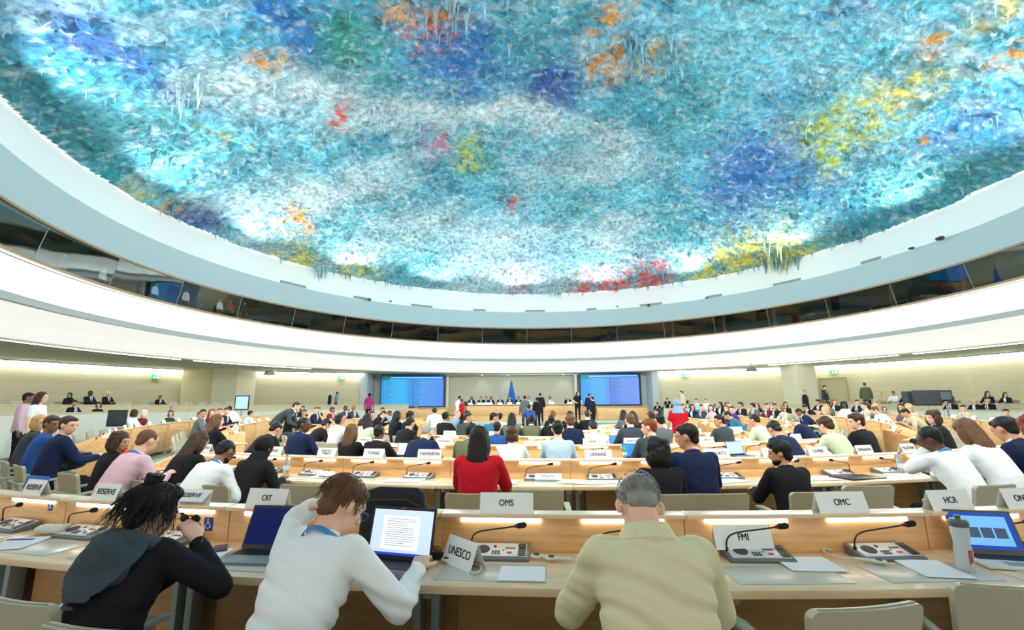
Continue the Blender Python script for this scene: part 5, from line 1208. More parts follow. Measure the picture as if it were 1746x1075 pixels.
def seat_person(px, top, hh, tc, hk, hs, pose, skin, garm='suit', ring=None, face=None, lab=None, hv=None):
    dep = 0.235 * FPX / hh
    z1 = 1.25; best = None
    cands = []
    for R, c, i in RINGS:
        if ring is not None and i != ring: continue
        for far in (False, True):
            h_ = hit(px, R, 1.3, c, far)
            if not h_ or h_[1] < 1: continue
            if i in (1, 2, 3, 4, 5) and abs(h_[2]) > {1: 138, 2: 125, 3: 115, 4: 115, 5: 52}[i]: continue
            if i in ('A', 'B') and not (62 < abs(h_[2]) < 152): continue
            cost = 2.2 * abs(math.log(h_[1] / dep))
            for (tx, ty) in TAKEN:
                dd = math.hypot(tx - h_[0], ty - h_[1])
                if dd < 0.42: cost += 1.2 * (0.42 - dd) / 0.42 + 0.2
            cands.append((cost, h_, i, R, c))
    if not cands: return seat_person(px, top, hh, tc, hk, hs, pose, skin, garm, None, face, lab, hv)
    cost, h_, i, R, c = min(cands, key=lambda q: q[0])
    a = h_[2]
    R += RHO.get(px, 0); pxi = px
    for k_ in range(5):        # the head, not the hips, belongs in this direction
        x, y = polar(R, a, c); hd = PO[pose].head; ca, sa = math.cos(math.radians(a)), math.sin(math.radians(a))
        pxi += px - px_of(x + hd.x * ca - hd.y * sa, y + hd.x * sa + hd.y * ca, 1.2)[0]; h2 = hit(pxi, R, 1.2, c, h_[1] > 18.5 and abs(h_[2]) > 60)
        if not h2 or abs(h2[2] - h_[2]) > 12: break
        a = h2[2]
    a00 = a; gap = 0.34 if px in RHO else 0.47
    for k_ in range(40):       # sit beside, never on top of, a neighbour
        a = a00 + math.degrees(0.05 / R) * ((k_ + 1) // 2) * (1 if k_ % 2 else -1); x, y = polar(R, a, c)
        if all(math.hypot(t[0] - x, t[1] - y) >= gap for t in TAKEN): break
    x, y = polar(R, a, c); TAKEN.append((x, y)); z = ring_floor(i, x, y); rz = math.radians(a)
    zt = z_at(top, px, y - 0.15 if y < 18 else y); sc = min(1.10, max(0.88, (zt - z) / (PO[pose].head.z + 0.132)))
    if i in ('A', 'B') and abs(a) < 200: pass
    rzf = rz if face is None else math.radians(face)
    l = lab or '%s-haired person in %s %s, %s, %s' % (HNAME[hk].split()[-1] if hk != 'n' else 'dark', CNAME[tc].replace(' ', '-'), TOPNAME[garm], ROWN2[i], where(px)) if hs != 'scarf' else (lab or 'person in %s head scarf and %s %s, %s, %s' % (CNAME[hk], CNAME[tc], TOPNAME[garm], ROWN2[i], where(px)))
    if hs == 'bald' and not lab: l = l.replace(HNAME[hk] + '-haired', 'bald')
    vox = hv or (0.014 if hh > 26 else 0.022 if hh > 12 else 0.03)
    o, p = add_person('%s_%s_%s' % (pose, garm, vox), PO[pose], garm, tc, hk, hs, skin, x, y, z, rzf, l, None, sc, vox=vox, hvox=min(vox, 0.012), hairvox=0.010 if hh > 20 else 0.016, bot=random.choice('kkngh'))
    PEOPLE.setdefault(l, []).append((px, o))
    return x, y, z, rz, a, i, o
def stand_person(px, top, dep, tc, hk, hs, pose, skin, garm, face, lab, z0=None, bot='k'):
    H0 = PO[pose].head.z + 0.132; best = None
    for k_ in range(-16, 17):
        Y = dep * (1 + 0.010 * k_); zt = z_at(top, px, Y); X, Y = at_depth(px, Y, zt); R = math.hypot(X - RC[0], Y - RC[1]); aa = math.degrees(math.atan2(X - RC[0], RC[1] - Y)); Rd = math.hypot(X - DC[0], Y - DC[1])
        fl_ = zf(Rd) + rise(Y); z = 0.85 if (Y > 31.9 and -7.5 < X < 9) else 0.55 if (Y > 26.5 and -8 < X < 9.6) else fl_
        if 62 < abs(aa) < 152 and R > 16.75: z = (TA if R < 18.51 else TBZ) + tilt(X)
        s_ = (zt - z) / H0; cost = abs(s_ - 1) * 2.5 + abs(k_) * 0.012
        if z == fl_:
            for Rr in RP:
                if -0.32 < Rd - Rr < 0.85: cost += 1.0
        for Rr in (16.7, 18.55):
            if -0.3 < R - Rr < 0.8 and 62 < abs(aa) < 152: cost += 1.0
        if Y > 26.5 and abs(Y - 31.8) < 0.3: cost += 1
        for t in TAKEN:
            dd = math.hypot(t[0] - X, t[1] - Y)
            if dd < 0.6: cost += (0.6 - dd) * 3
        if best is None or cost < best[0]: best = (cost, X, Y, z, s_)
    cost, x, y, z, s_ = best; sc = min(1.12, max(0.86, s_))
    o, p = add_person('%s_%s' % (pose, garm), PO[pose], garm, tc, hk, hs, skin, x, y, z, math.radians(face), lab, None, sc, bot=bot, vox=0.022, hvox=0.014, hairvox=0.014)
    TAKEN.append((x, y)); return o
SEATED = []
T = '''
93 735 40 h k curly R f suit 1
'''
CROWD = [
# px top headheight top-colour hair style pose skin garment ring
(207,738,50,'k','n','curly','R','t','shirt',1),(248,734,54,'p','m','crop','l','f','shirt',1),(340,738,36,'k','n','long','l','t','tee',1),(385,755,44,'w','k','crop','w','b','shirt',1),(452,750,40,'k','k','scarf','l','b','suit',1),
(818,727,40,'r','k','long','u','t','suit',1),(1125,752,54,'k','k','curly','R','f','suit',1),(1172,723,42,'n','k','short','L','t','suit',1),(1325,755,55,'k','k','thick','L','t','suit',1),(1588,728,48,'w','k','crop','h','d','shirt',1),(1652,716,38,'w','m','long','l','f','tee',1),(1684,700,34,'n','k','short','l','t','suit',1),(1728,707,30,'d','r','curly','l','f','suit',1),
(64,703,34,'h','y','bob','R','f','shirt',1),(40,704,32,'k','k','bob','R','t','suit',1),(84,699,26,'b','n','short','R','b','shirt',1),(112,693,24,'n','n','short','R','f','suit',1),
(647,724,25,'k','k','crop','u','d','suit',2),(624,723,23,'k','m','long','u','f','tee',2),(805,721,20,'o','k','crop','R','b','suit',2),(848,719,17,'b','k','short','u','t','shirt',3),(873,727,19,'w','n','bob','u','f','tee',2),(951,717,23,'l','k','short','u','f','shirt',2),(972,706,19,'n','m','thick','u','f','suit',3),(1012,719,15,'w','k','short','w','f','tee',3),(1074,702,20,'h','m','short','u','f','suit',3),(1107,714,25,'h','r','short','L','f','suit',2),(1227,707,17,'h','k','short','L','t','suit',3),(1323,718,24,'n','k','short','w','t','shirt',2),(1289,704,15,'a','k','short','l','t','shirt',3),(1410,712,23,'a','n','thick','l','f','tee',2),(1458,705,23,'k','n','thick','L','f','suit',2),(1592,700,28,'k','n','curly','L','f','suit',2),(1723,697,24,'k','k','short','L','f','suit',2),
(517,711,19,'n','k','crop','R','d','suit',2),(555,715,19,'k','k','thick','w','t','suit',3),(467,704,15,'k','k','short','w','t','suit',None),(492,693,11,'k','m','short','u','f','suit',None),(502,692,9,'k','k','short','R','t','suit',None),(506,688,9,'k','n','short','R','f','suit',None),(514,692,9,'k','k','short','R','t','suit',None),(512,698,10,'h','k','short','R','t','suit',None),
(533,690,10,'n','n','short','R','f','suit',None),(543,694,9,'k','n','short','R','t','suit',None),(566,694,9,'d','k','short','u','b','suit',None),(588,689,9,'k','k','short','R','d','suit',None),(602,689,9,'h','k','crop','R','b','suit',None),(580,704,12,'w','k','bob','R','t','tee',None),(594,699,10,'e','n','short','R','f','suit',None),(604,702,13,'n','k','short','w','t','suit',None),(614,705,14,'a','k','long','L','t','tee',None),
(636,697,10,'k','n','short','w','f','suit',None),(651,694,10,'k','k','short','R','t','suit',None),(665,700,11,'q','k','short','u','b','suit',None),(677,698,12,'k','k','long','u','b','suit',None),(699,694,11,'k','k','thick','u','b','suit',None),(698,702,12,'k','k','short','l','t','suit',None),(709,701,9,'p','y','bob','R','f','tee',None),(760,690,9,'k','k','bun','u','b','suit',None),(779,693,10,'q','g','crop','R','f','suit',None),(787,694,9,'k','k','short','R','t','suit',None),(797,698,9,'h','n','short','R','t','suit',None),
(702,719,20,'k','y','long','u','f','suit',3),(726,725,17,'n','g','crop','w','f','suit',2),(633,700,10,'k','n','short','R','t','suit',None),(842,703,15,'t','k','short','R','t','shirt',4),(863,704,13,'o','k','long','u','t','tee',4),(853,704,10,'e','k','short','u','t','shirt',None),(882,707,15,'o','k','crop','u','d','suit',4),(912,708,15,'k','k','short','u','d','suit',4),(943,697,11,'k','r','pony','u','f','suit',None),(967,696,10,'k','k','short','R','t','suit',None),(1064,690,11,'g','k','long','R','t','tee',None),(1079,690,10,'k','n','long','u','f','suit',None),(998,697,11,'k','n','crop','u','f','suit',None),(1092,701,13,'k','n','short','u','t','suit',4),(1110,703,13,'k','n','short','R','f','suit',None),(1112,694,9,'h','k','short','u','t','suit',None),(1122,686,8,'k','n','short','L','t','suit',None),(1125,691,11,'g','k','short','u','t','shirt',None),(1133,688,8,'n','k','short','L','t','suit',None),(1138,681,8,'k','n','short','R','f','suit',None),(1146,692,9,'k','k','long','L','t','suit',None),
(1165,683,9,'g','n','short','L','f','suit',None),(1174,679,8,'g','k','bob','L','t','suit',None),(1182,682,8,'n','k','long','L','t','suit',None),(1188,678,8,'l','n','short','u','f','shirt',None),(1197,681,8,'h','k','short','L','f','suit',None),(1205,678,8,'w','m','short','u','f','shirt',None),(1213,686,9,'p','n','long','L','f','tee',None),(1220,692,9,'k','n','bob','L','f','suit',None),(1229,685,9,'k','k','long','u','t','suit',None),(1240,686,9,'g','n','bob','L','f','suit',None),(1244,683,8,'e','m','short','L','f','suit',None),(1246,691,10,'k','m','long','L','f','suit',None),(1256,691,10,'v','n','short','L','f','shirt',None),(1264,680,10,'k','k','thick','u','t','suit',None),(1266,699,13,'t','k','short','w','t','shirt',None),(1285,680,9,'g','k','short','R','t','suit',None),(1292,687,11,'k','r','long','u','f','suit',None),(1309,687,10,'d','n','short','L','f','suit',None),(1318,685,10,'k','m','short','L','f','suit',None),(1327,685,9,'k','k','short','L','t','suit',None),(1338,691,13,'e','n','crop','L','b','suit',None),(1341,685,9,'k','n','long','L','t','suit',None),(1356,697,17,'n','g','thick','w','f','suit',3),
(1375,684,10,'k','k','short','w','t','suit',None),(1386,687,12,'n','k','short','w','b','suit',None),(1397,681,9,'k','k','thick','u','t','suit',None),(1412,680,11,'g','k','thick','u','t','suit',None),(1418,692,12,'e','y','bob','L','f','suit',None),(1425,678,10,'k','r','long','L','f','suit',None),(1421,700,14,'k','k','short','R','b','suit',None),(1446,679,10,'w','k','curly','L','d','suit',None),(1464,681,9,'n','n','short','L','f','suit',None),(1479,682,9,'n','k','bob','L','t','suit',None),(1480,686,10,'e','n','short','u','f','suit',None),(1489,687,12,'k','k','long','L','t','tee',None),(1501,687,11,'g','y','bob','L','f','tee',None),(1508,693,11,'o','r','bob','L','f','tee',None),(1516,691,13,'w','m','bun','w','f','shirt',None),(1547,686,12,'g','k','long','L','t','tee',None),(1559,685,14,'e','y','long','L','f','tee',None),(1574,681,13,'e','k','short','w','t','tee',None),
(1624,677,12,'k','k','thick','L','d','suit','A'),(1665,679,12,'k','w','bald','L','f','suit','A'),(1683,676,12,'k','n','short','L','f','suit','A'),(1689,667,12,'k','k','long','L','f','suit','B'),(1719,669,11,'k','n','long','L','f','suit','B'),(1506,669,9,'e','g','crop','u','f','shirt','B'),(1527,667,9,'w','k','short','u','t','shirt','B'),(1547,669,8,'k','r','short','u','f','suit','B'),(1580,666,9,'k','n','short','L','f','suit','B'),(1622,667,9,'o','g','bob','L','f','suit','B'),
(118,682,12,'k','k','short','R','t','suit','A'),(161,686,11,'k','n','bob','R','f','tee','A'),(113,671,14,'k','n','scarf','R','t','suit','B'),(148,666,12,'k','k','crop','k','d','suit','B'),(179,667,11,'k','w','crop','k','f','suit','B'),(269,683,9,'k','k','crop','R','b','suit','B'),
(219,698,19,'w','n','bob','L','t','shirt',None),(237,699,18,'d','w','bob','L','f','tee',None),(285,700,16,'G','m','bob','R','f','tee',None),(291,693,13,'k','y','pony','R','f','suit',None),(336,695,12,'g','k','short','R','t','suit',None),(340,702,12,'g','n','short','w','t','suit',None),(352,697,14,'d','r','long','R','f','tee',None),(366,692,12,'k','m','short','R','f','suit',None),(378,688,11,'k','k','short','R','f','suit',None),(369,704,14,'k','m','long','u','f','tee',None),
(420,700,13,'l','k','short','L','t','shirt',None),(1650,690,13,'e','n','short','L','f','suit',None),
]
for q in CROWD:
    SEATED.append(seat_person(*q[:9], ring=q[9]))
settle(PEOPLE)
# people on their feet
stand_person(45, 669, 11.5, 'p', 'k', 'short', 's', 'b', 'shirt', -60, 'person in pale pink shirt with black hair standing by the left tier', 0.0)
stand_person(68, 668, 10.8, 'w', 'n', 'long', 's', 'f', 'tee', -75, 'person in white tee with long brown hair standing left of the tier desk', 0.0)
stand_person(405, 692, 14.6, 'w', 'k', 'short', 'b', 't', 'shirt', 60, 'tall person in loose white shirt bending by the left monitor', 0.0)
stand_person(474, 685, 14.5, 'h', 'n', 'short', 'b', 'f', 'suit', -80, 'person in dark grey jacket bending over a seated neighbour', 0.0)
stand_person(563, 668, 29.0, 'n', 'w', 'fringe', 's', 'f', 'suit', -60, 'balding person in navy jacket standing by the left wall', TBZ - 0.3, 'n')
stand_person(574, 668, 29.4, 'q', 'k', 'crop', 's', 'b', 'shirt', -70, 'bearded person in blue shirt standing by the left wall', TBZ - 0.3)
stand_person(630, 670, 30.0, 'm', 'k', 'bun', 's', 'd', 'tee', 0, 'person in magenta shirt standing left of the left screen', 0.58)
stand_person(746, 695, 13.2, 'w', 'k', 'short', 'b', 't', 'shirt', 20, 'person in white shirt leaning forward below the left screen', 0.0, 'e')
stand_person(783, 675, 27.0, 'w', 'k', 'bun', 's', 't', 'tee', -30, 'person in white blouse standing at the left end of the podium', None)
stand_person(788, 680, 26.0, 'r', 'n', 'short', 's', 'b', 'tee', 60, 'shorter person beside the white blouse at the podium', None)
stand_person(895, 674, 25.0, 'g', 'k', 'crop', 's', 'd', 'suit', 10, 'person in grey jacket standing before the podium', 0.0)
stand_person(921, 670, 25.0, 'k', 'k', 'short', 's', 't', 'suit', 0, 'tall person in black jacket with back to camera before the podium', 0.35)
stand_person(916, 677, 26.5, 'k', 'k', 'crop', 's', 'd', 'suit', 20, 'person in black half hidden behind the tall black jacket', 0.35)
stand_person(906, 690, 19.0, 'b', 'k', 'short', 'b', 't', 'shirt', 10, 'person in blue shirt bending forward before the podium', 0.0)
stand_person(984, 668, 30.5, 'k', 'n', 'long', 'S', 'f', 'tee', 180, 'person in long black dress standing between podium and right screen', 0.85)
stand_person(1004, 671, 29.0, 'n', 'k', 'short', 's', 't', 'suit', 0, 'person in navy standing in front of the right screen', 0.75)
stand_person(1011, 676, 29.8, 'k', 'k', 'short', 's', 't', 'suit', 60, 'dark dressed person right behind the navy one by the right screen', 0.75)
stand_person(1154, 681, 11.6, 'r', 'q', 'scarf', 's', 't', 'tee', -10, 'person in red dress with grey blue patterned head scarf', 0.0, 'r')
stand_person(1163, 666, 28.5, 'e', 'm', 'short', 's', 'f', 'suit', 60, 'person in beige jacket standing by the wall above the head scarf', None)
stand_person(1370, 657, 24.5, 'k', 'g', 'crop', 's', 'f', 'suit', 70, 'grey haired person in black jacket walking before the wall column', 1.05)
stand_person(1404, 657, 25.0, 'h', 'k', 'short', 's', 'f', 'suit', -150, 'person in dark grey jacket and tie beside the wall column', 1.05)
stand_person(1474, 652, 25.5, 'o', 'm', 'crop', 's', 'f', 'suit', -20, 'person in olive grey jacket standing with back to camera by right tier', 0.95)
# podium
POD = [(804,681,'k','k','long'),(820,677,'k','k','short'),(829,678,'k','n','short'),(837,680,'k','k','bob'),(853,676,'k','g','short'),(869,677,'n','k','short'),(884,677,'k','n','short'),(902,677,'e','r','long'),(934,678,'d','n','short'),(938,678,'p','r','long'),(968,678,'k','g','fringe')]
for i, (px, top, tc, hk, hs) in enumerate(POD):
    if px == 934: continue
    x, y = at_depth(px, 34.1, 2.1)
    o, p = add_person('k_suit_0.03', PO['k'], 'suit', tc, hk, hs, 'f' if i % 3 else 't', x, y, 0.85, PI, '%s haired person in %s seated at the podium%s' % (HNAME[hk], CNAME[tc], ', ' + ['leftmost', 'second from left', 'third from left', 'fourth from left', 'left of the flag', 'in front of the flag', 'right of the flag', 'beside the standing grey jacket', '', 'in front of the right part', 'rightmost'][i]), None, 1.0, vox=0.03, hairvox=0.016)
    sign_at(x, 32.95, 1.612, 0, '', 'tiny white name card on the podium desk, ' + ['leftmost', 'second from left', 'third from left', 'fourth from left', 'left of the flag', 'in front of the flag', 'right of the flag', 'beside the standing grey jacket', '', 'before the pink top', 'rightmost'][i], wd=0.36, h=0.13)
    c = first_or_dup('stool', lambda: chair_proto_small()) if False else None
# visitors behind the gallery glass
GP = [(108, 445, 'h', 'k', 'short'), (176, 459, 'w', 'w', 'cap'), (265, 490, 'w', 'k', 'short'), (317, 492, 'w', 'k', 'crop'), (338, 497, 'k', 'n', 'crop'), (375, 510, 'w', 'g', 'crop'), (392, 511, 'r', 'k', 'short'), (416, 516, 'k', 'w', 'cap')]
for i, (px, top, tc, hk, hs) in enumerate(GP):
    h_ = hit(px, 18.1, 7.0, RC, True); x, y, a = h_; zt = z_at(top, px, y)
    o, p = add_person('s_shirt_g', PO['s'], 'shirt', tc, hk, hs, 't', x, y, 6.0, math.radians(a), 'visitor in %s behind the gallery glass%s' % (CNAME[tc], ', ' + ['leftmost', 'with white cap', 'just right of the white cap', 'with backpack, halfway along', 'dark one beside the backpack', 'grey haired, near the pillar', 'in red near the pillar', 'white capped, next to the pillar'][i]), None, min(1.0, max(0.62, (zt - 6.0) / 1.76)), vox=0.022, hvox=0.014, hairvox=0.014)

# ================================================================ THE THREE PEOPLE IN THE FRONT ROW
def at_row(row, px, rho, z=1.0):
    return on_row(row, px, rho, z)
HSTR = hairm('k')
def strands(head_o, p, n, hm, length, spread, seed, base=(0.086, 0.10, 0.09), r=0.0016, low=-0.3, high=1.3):
    """loose locks lying over the hair cap, one mesh in the head's axes"""
    R_ = random.Random(seed); b = MB()
    for i in range(n):
        a = R_.uniform(0.6, 2 * PI - 0.6); el = R_.uniform(low, high)
        d = Vector((math.cos(el) * math.sin(a), math.cos(el) * math.cos(a), math.sin(el)))
        c = Vector((0, -0.02, 0.042)); pt = Vector((d.x * base[0], d.y * base[1], d.z * base[2])) + c
        tdir = Vector((d.x * 0.3 + R_.uniform(-spread, spread), d.y * 0.3 - 0.2 + R_.uniform(-spread, spread), -0.9)).normalized()
        pts = [pt]; L = length * R_.uniform(0.4, 1.0)
        for k in range(6):
            nd = (tdir + d * R_.uniform(0, 0.35) * (1 if k < 2 else -0.2)).normalized(); q = pts[-1] + nd * L / 6
            rel = q - c; e = math.sqrt((rel.x / base[0]) ** 2 + (rel.y / base[1]) ** 2 + (rel.z / base[2]) ** 2)
            if e < 1.02: q = c + rel * (1.02 / e)
            pts.append(q); tdir = (tdir + Vector((R_.uniform(-0.3, 0.3), R_.uniform(-0.3, 0.3), -0.15))).normalized()
        b.tube(pts, [r * f for f in (1, 1, 1, 1, 0.8, 0.5, 0.2)], 5)
    return b
# cream jacket
x, y, z, rz, a = at_row(0, 1128, 1.16)
pc = Pose(lean=8, bend=18, pitch=58, yaw=2, roll=3, lh=(-0.13, 0.50, 0.82), rh=(0.13, 0.50, 0.82), lp=(-0.85, -0.35, -1), rp=(0.85, -0.35, -1), fat=1.03)
cm, _ = add_person('hero_cream', pc, 'suit', 'c', 'g', 'crop', 'f', x, y, z, rz, 'grey haired person in cream jacket hunched over the front row desk', None, 1.04, bot='e', vox=0.009, amp=0.011, seed=21, hvox=0.008, hairvox=0.005)
M = Matrix.Translation(pc.head) @ pc.Mh
h_ = [c_ for c_ in cm.children if c_.name.startswith('hair')][0]
sb = strands(None, pc, 420, 'g', 0.022, 0.05, 3, (0.0775, 0.0945, 0.087), 0.0016, -0.6, 0.75); so = link('hair_strands', sb.mesh('hair_strands', hairm('g')), h_)
F_ = pc.u1.cross(pc.X)
b = MB(); n = 28; vs = []; fs = []
for lay, (hh_, k0, k1) in enumerate(((0, 1, 1),)):
    for j in range(n):
        t = 2 * PI * j / n
        d = pc.X * math.cos(t) + F_ * math.sin(t); fr = max(0, math.sin(t))
        for (r_, u_) in ((0.070, 0.046 - 0.03 * fr), (0.078, 0.044 - 0.03 * fr), (0.104 + 0.012 * fr, -0.010 - 0.06 * fr), (0.098, -0.022 - 0.06 * fr)): vs.append(pc.neck + d * r_ * (0.93 if abs(math.cos(t)) < 0.5 else 1) + pc.u1 * u_)
for j in range(n):
    k = (j + 1) % n
    for q in range(3): fs.append((j * 4 + q, k * 4 + q, k * 4 + q + 1, j * 4 + q + 1))
b.add(vs, fs); link('collar', b.mesh('collar', cloth('c'), smooth=True), cm)
# white shirt
x, y, z, rz, a = at_row(0, 482, 1.06)
pw = Pose(lean=20, bend=18, pitch=36, yaw=-38, roll=-6, twist=-14, rh=(0.33, 0.50, 0.815), lh=(-0.10, 0.36, 1.10), lp=(-0.7, -0.1, -1), rp=(0.55, -1.0, -0.9), fat=1.0, curl=42)
wm, _ = add_person('hero_white', pw, 'shirt', 'w', 'm', 'short', 'f', x, y, z, rz, 'brown haired person in white shirt working at a laptop in the front row', None, 1.015, bot='n', vox=0.009, amp=0.011, seed=33, hvox=0.0065, hairvox=0.005, fhand=((0, -0.6, 1), (0, -0.1, 1)))
h_ = [c_ for c_ in wm.children if c_.name.startswith('hair')][0]
sb = strands(None, pw, 420, 'm', 0.042, 0.2, 5, (0.083, 0.100, 0.090), 0.0017, -0.4); link('hair_strands', sb.mesh('hair_strands', hairm('m')), h_)
Mw = Matrix.Translation(pw.head) @ pw.Mh
def lanyard(p, par, m, rr=0.071, name='lanyard'):
    b = MB(); vs = []; fs = []; n = 24; Fp = p.u1.cross(p.X)
    for j in range(n + 1):
        t = PI + math.radians(-20) + (PI + math.radians(40)) * j / n
        d = p.X * math.cos(t) + Fp * math.sin(t); dn = 0.02 * abs(math.cos(t)) ** 2
        for u_ in (-0.002, 0.018): vs.append(p.neck + d * (rr + (0.018 - u_) * 0.35) + p.u1 * (u_ - dn + 0.004))
    for j in range(n): fs.append((2 * j, 2 * j + 2, 2 * j + 3, 2 * j + 1))
    b.add(vs, fs); o = link(name, b.mesh(name, m, smooth=True), par); md = o.modifiers.new('t', 'SOLIDIFY'); md.thickness = 0.003; md.offset = 1; return o
LANY = mat('blue_lanyard', srgb(60, 125, 190), 0.6)
lanyard(pw, wm, LANY, 0.078)
def glasses(p, par, m=None):
    M_ = Matrix.Translation(p.head) @ p.Mh; b = MB()
    for s in (-1, 1):
        pts = [M_ @ Vector((s * 0.032 + 0.024 * math.cos(t), 0.104, 0.010 + 0.018 * math.sin(t))) for t in [i * PI / 8 for i in range(17)]]
        b.tube(pts, 0.0015, 5); b.tube([M_ @ Vector((s * 0.056, 0.104, 0.014)), M_ @ Vector((s * 0.082, 0.05, 0.014)), M_ @ Vector((s * 0.085, -0.01, 0.008))], 0.0016, 5)
    b.tube([M_ @ Vector((-0.009, 0.105, 0.012)), M_ @ Vector((0.009, 0.105, 0.012))], 0.0014, 5)
    return link('glasses', b.mesh('glasses', m or DARK, smooth=True), par)
glasses(pw, wm, mat('blue_glasses', srgb(50, 80, 130), 0.3))
# dark haired woman
x, y, z, rz, a = at_row(0, 185, 1.02)
pd = Pose(lean=12, bend=18, side=-9, pitch=14, yaw=-30, roll=4, rh=(0.11, 0.33, 1.01), lh=(-0.05, 0.42, 0.84), rp=(0.9, 0.1, -1), lp=(-0.8, -0.3, -0.8), curl=60)
wo, _ = add_person('hero_woman', pd, 'shirt', 'k', 'k', 'thick', 'f', x, y, z, rz, 'black haired person with messy bun and slate hood, hand raised to mouth', None, 0.95, bot='k', vox=0.009, amp=0.008, seed=44, hvox=0.0065, hairvox=0.005, fhand=((0, -0.2, 1), (0.5, -0.3, 0.8)))
h_ = [c_ for c_ in wo.children if c_.name.startswith('hair')][0]
sb = strands(None, pd, 520, 'k', 0.17, 0.35, 8, (0.090, 0.106, 0.094), 0.0016, -0.4)
R_ = random.Random(4)
for i in range(40):
    a0 = R_.uniform(0, 2 * PI); pts = []
    for k in range(9):
        t = a0 + k * 0.55; rr = 0.030 + R_.uniform(-0.006, 0.010); pts.append((rr * math.cos(t) + 0.005, -0.055 + rr * math.sin(t) * 0.9, 0.142 + R_.uniform(-0.02, 0.022)))
    sb.tube(pts, 0.004, 5)
sb.ell((0.005, -0.055, 0.14), (0.030, 0.028, 0.026)); link('hair_bun', sb.mesh('hair_bun', hairm('k'), smooth=True), h_)
hb = MB(); Fp = pd.u1.cross(pd.X)
for j in range(26):
    t = 2 * PI * j / 26; t2 = 2 * PI * (j + 1) / 26
    P_ = [pd.neck + (pd.X * math.cos(q) * 0.135 + Fp * (math.sin(q) * 0.105 - 0.02)) + pd.u1 * (-0.035 - 0.02 * math.sin(q)) for q in (t, t2)]
    hb.cap(P_[0], 0.042 + 0.006 * math.sin(3 * t), P_[1], 0.042 + 0.006 * math.sin(3 * t2), 10, 2)
for s in (-1, 1): hb.loft([(pd.neck + pd.X * s * 0.10 - Fp * 0.10 - pd.u1 * 0.06, pd.X, pd.u1, 0.07, 0.05), (pd.neck + pd.X * s * 0.05 - Fp * 0.14 - pd.u1 * 0.15, pd.X, pd.u1, 0.095, 0.055), (pd.neck - pd.X * 0.02 - Fp * 0.155 - pd.u1 * 0.25, pd.X, pd.u1, 0.06, 0.045)], 14)
hb.ell(pd.neck - Fp * 0.11 - pd.u1 * 0.12, (0.13, 0.055, 0.12))
hm_ = voxel(hb, 0.008, 3, 'hood', folds(0.010, 6, (0.8, 0.2, 1.0), 16)); hm_.materials.append(mat('slate_hood_cloth', srgb(52, 66, 74), 0.95, bump=0.3, scale=40)); link('hood', hm_, wo)
d = (pd.wR - pd.eR).normalized(); wp = pd.wR - d * 0.035; q = d.to_track_quat('Z', 'Y').to_matrix().to_4x4()
b = MB(); b.spin([(0.029, -0.008), (0.032, -0.008), (0.032, 0.008), (0.029, 0.008), (0.029, -0.008)], 24, Matrix.Translation(wp) @ q); b.spin([(0, 0.006), (0.015, 0.006), (0.015, -0.002)], 20, Matrix.Translation(wp) @ q @ Matrix.Rotation(-PI / 2, 4, 'X') @ Matrix.Translation((0, 0, 0.031)))
link('wristwatch', b.mesh('wristwatch', mat('watch_steel', (0.6, 0.6, 0.58), 0.25, 0.9), smooth=True), wo)
d_ = pd.wR + d * 0.07
x2, y2, z2 = (Matrix.Translation((x, y, z)) @ Matrix.Rotation(rz, 4, 'Z')) @ (Vector(d_ * 0.98) + Vector((-0.035, 0.02, 0.0)))
tg = empty('folded_sunglasses', (x2, y2, z2), rz); tag(tg, 'dark folded sunglasses held in the raised hand of the hooded person', 'glasses')
b = MB(); b.ell((-0.03, 0, 0), (0.026, 0.006, 0.018)); b.ell((0.03, 0, 0), (0.026, 0.006, 0.018)); link('lens', b.mesh('lens', mat('dark_lens', (0.02, 0.01, 0.01), 0.1), smooth=True), tg)
b = MB(); b.tube([(-0.056, 0, 0.005), (0.0, 0.004, 0.012), (0.056, 0, 0.005)], 0.003, 6); b.tube([(0.056, 0, 0.005), (0.02, 0.012, -0.004), (-0.06, 0.014, -0.008)], 0.0025, 6); link('frame', b.mesh('frame', BLACKP, smooth=True), tg)
# lanyards and details on named second row people
def beard(pose, o, m):
    b = MB(); b.ell((0, 0.022, -0.066), (0.0575, 0.0655, 0.046)); b.ell((0, 0.050, -0.084), (0.033, 0.034, 0.029)); me = voxel(b, 0.008, 1, 'beard', hair_disp(0.002)); me.materials.append(m)
    c = link('beard', me, o); c.matrix_local = Matrix.Translation(pose.head) @ pose.Mh
for l, L in PEOPLE.items():
    for px, o in L:
        if px in (385, 1325): beard(PO['w'] if px == 385 else PO['L'], o, hairm('k'))
        if px in (248, 385, 1588): lanyard(PO[{248: 'l', 385: 'w', 1588: 'h'}[px]], o, LANY, 0.076)
b = None

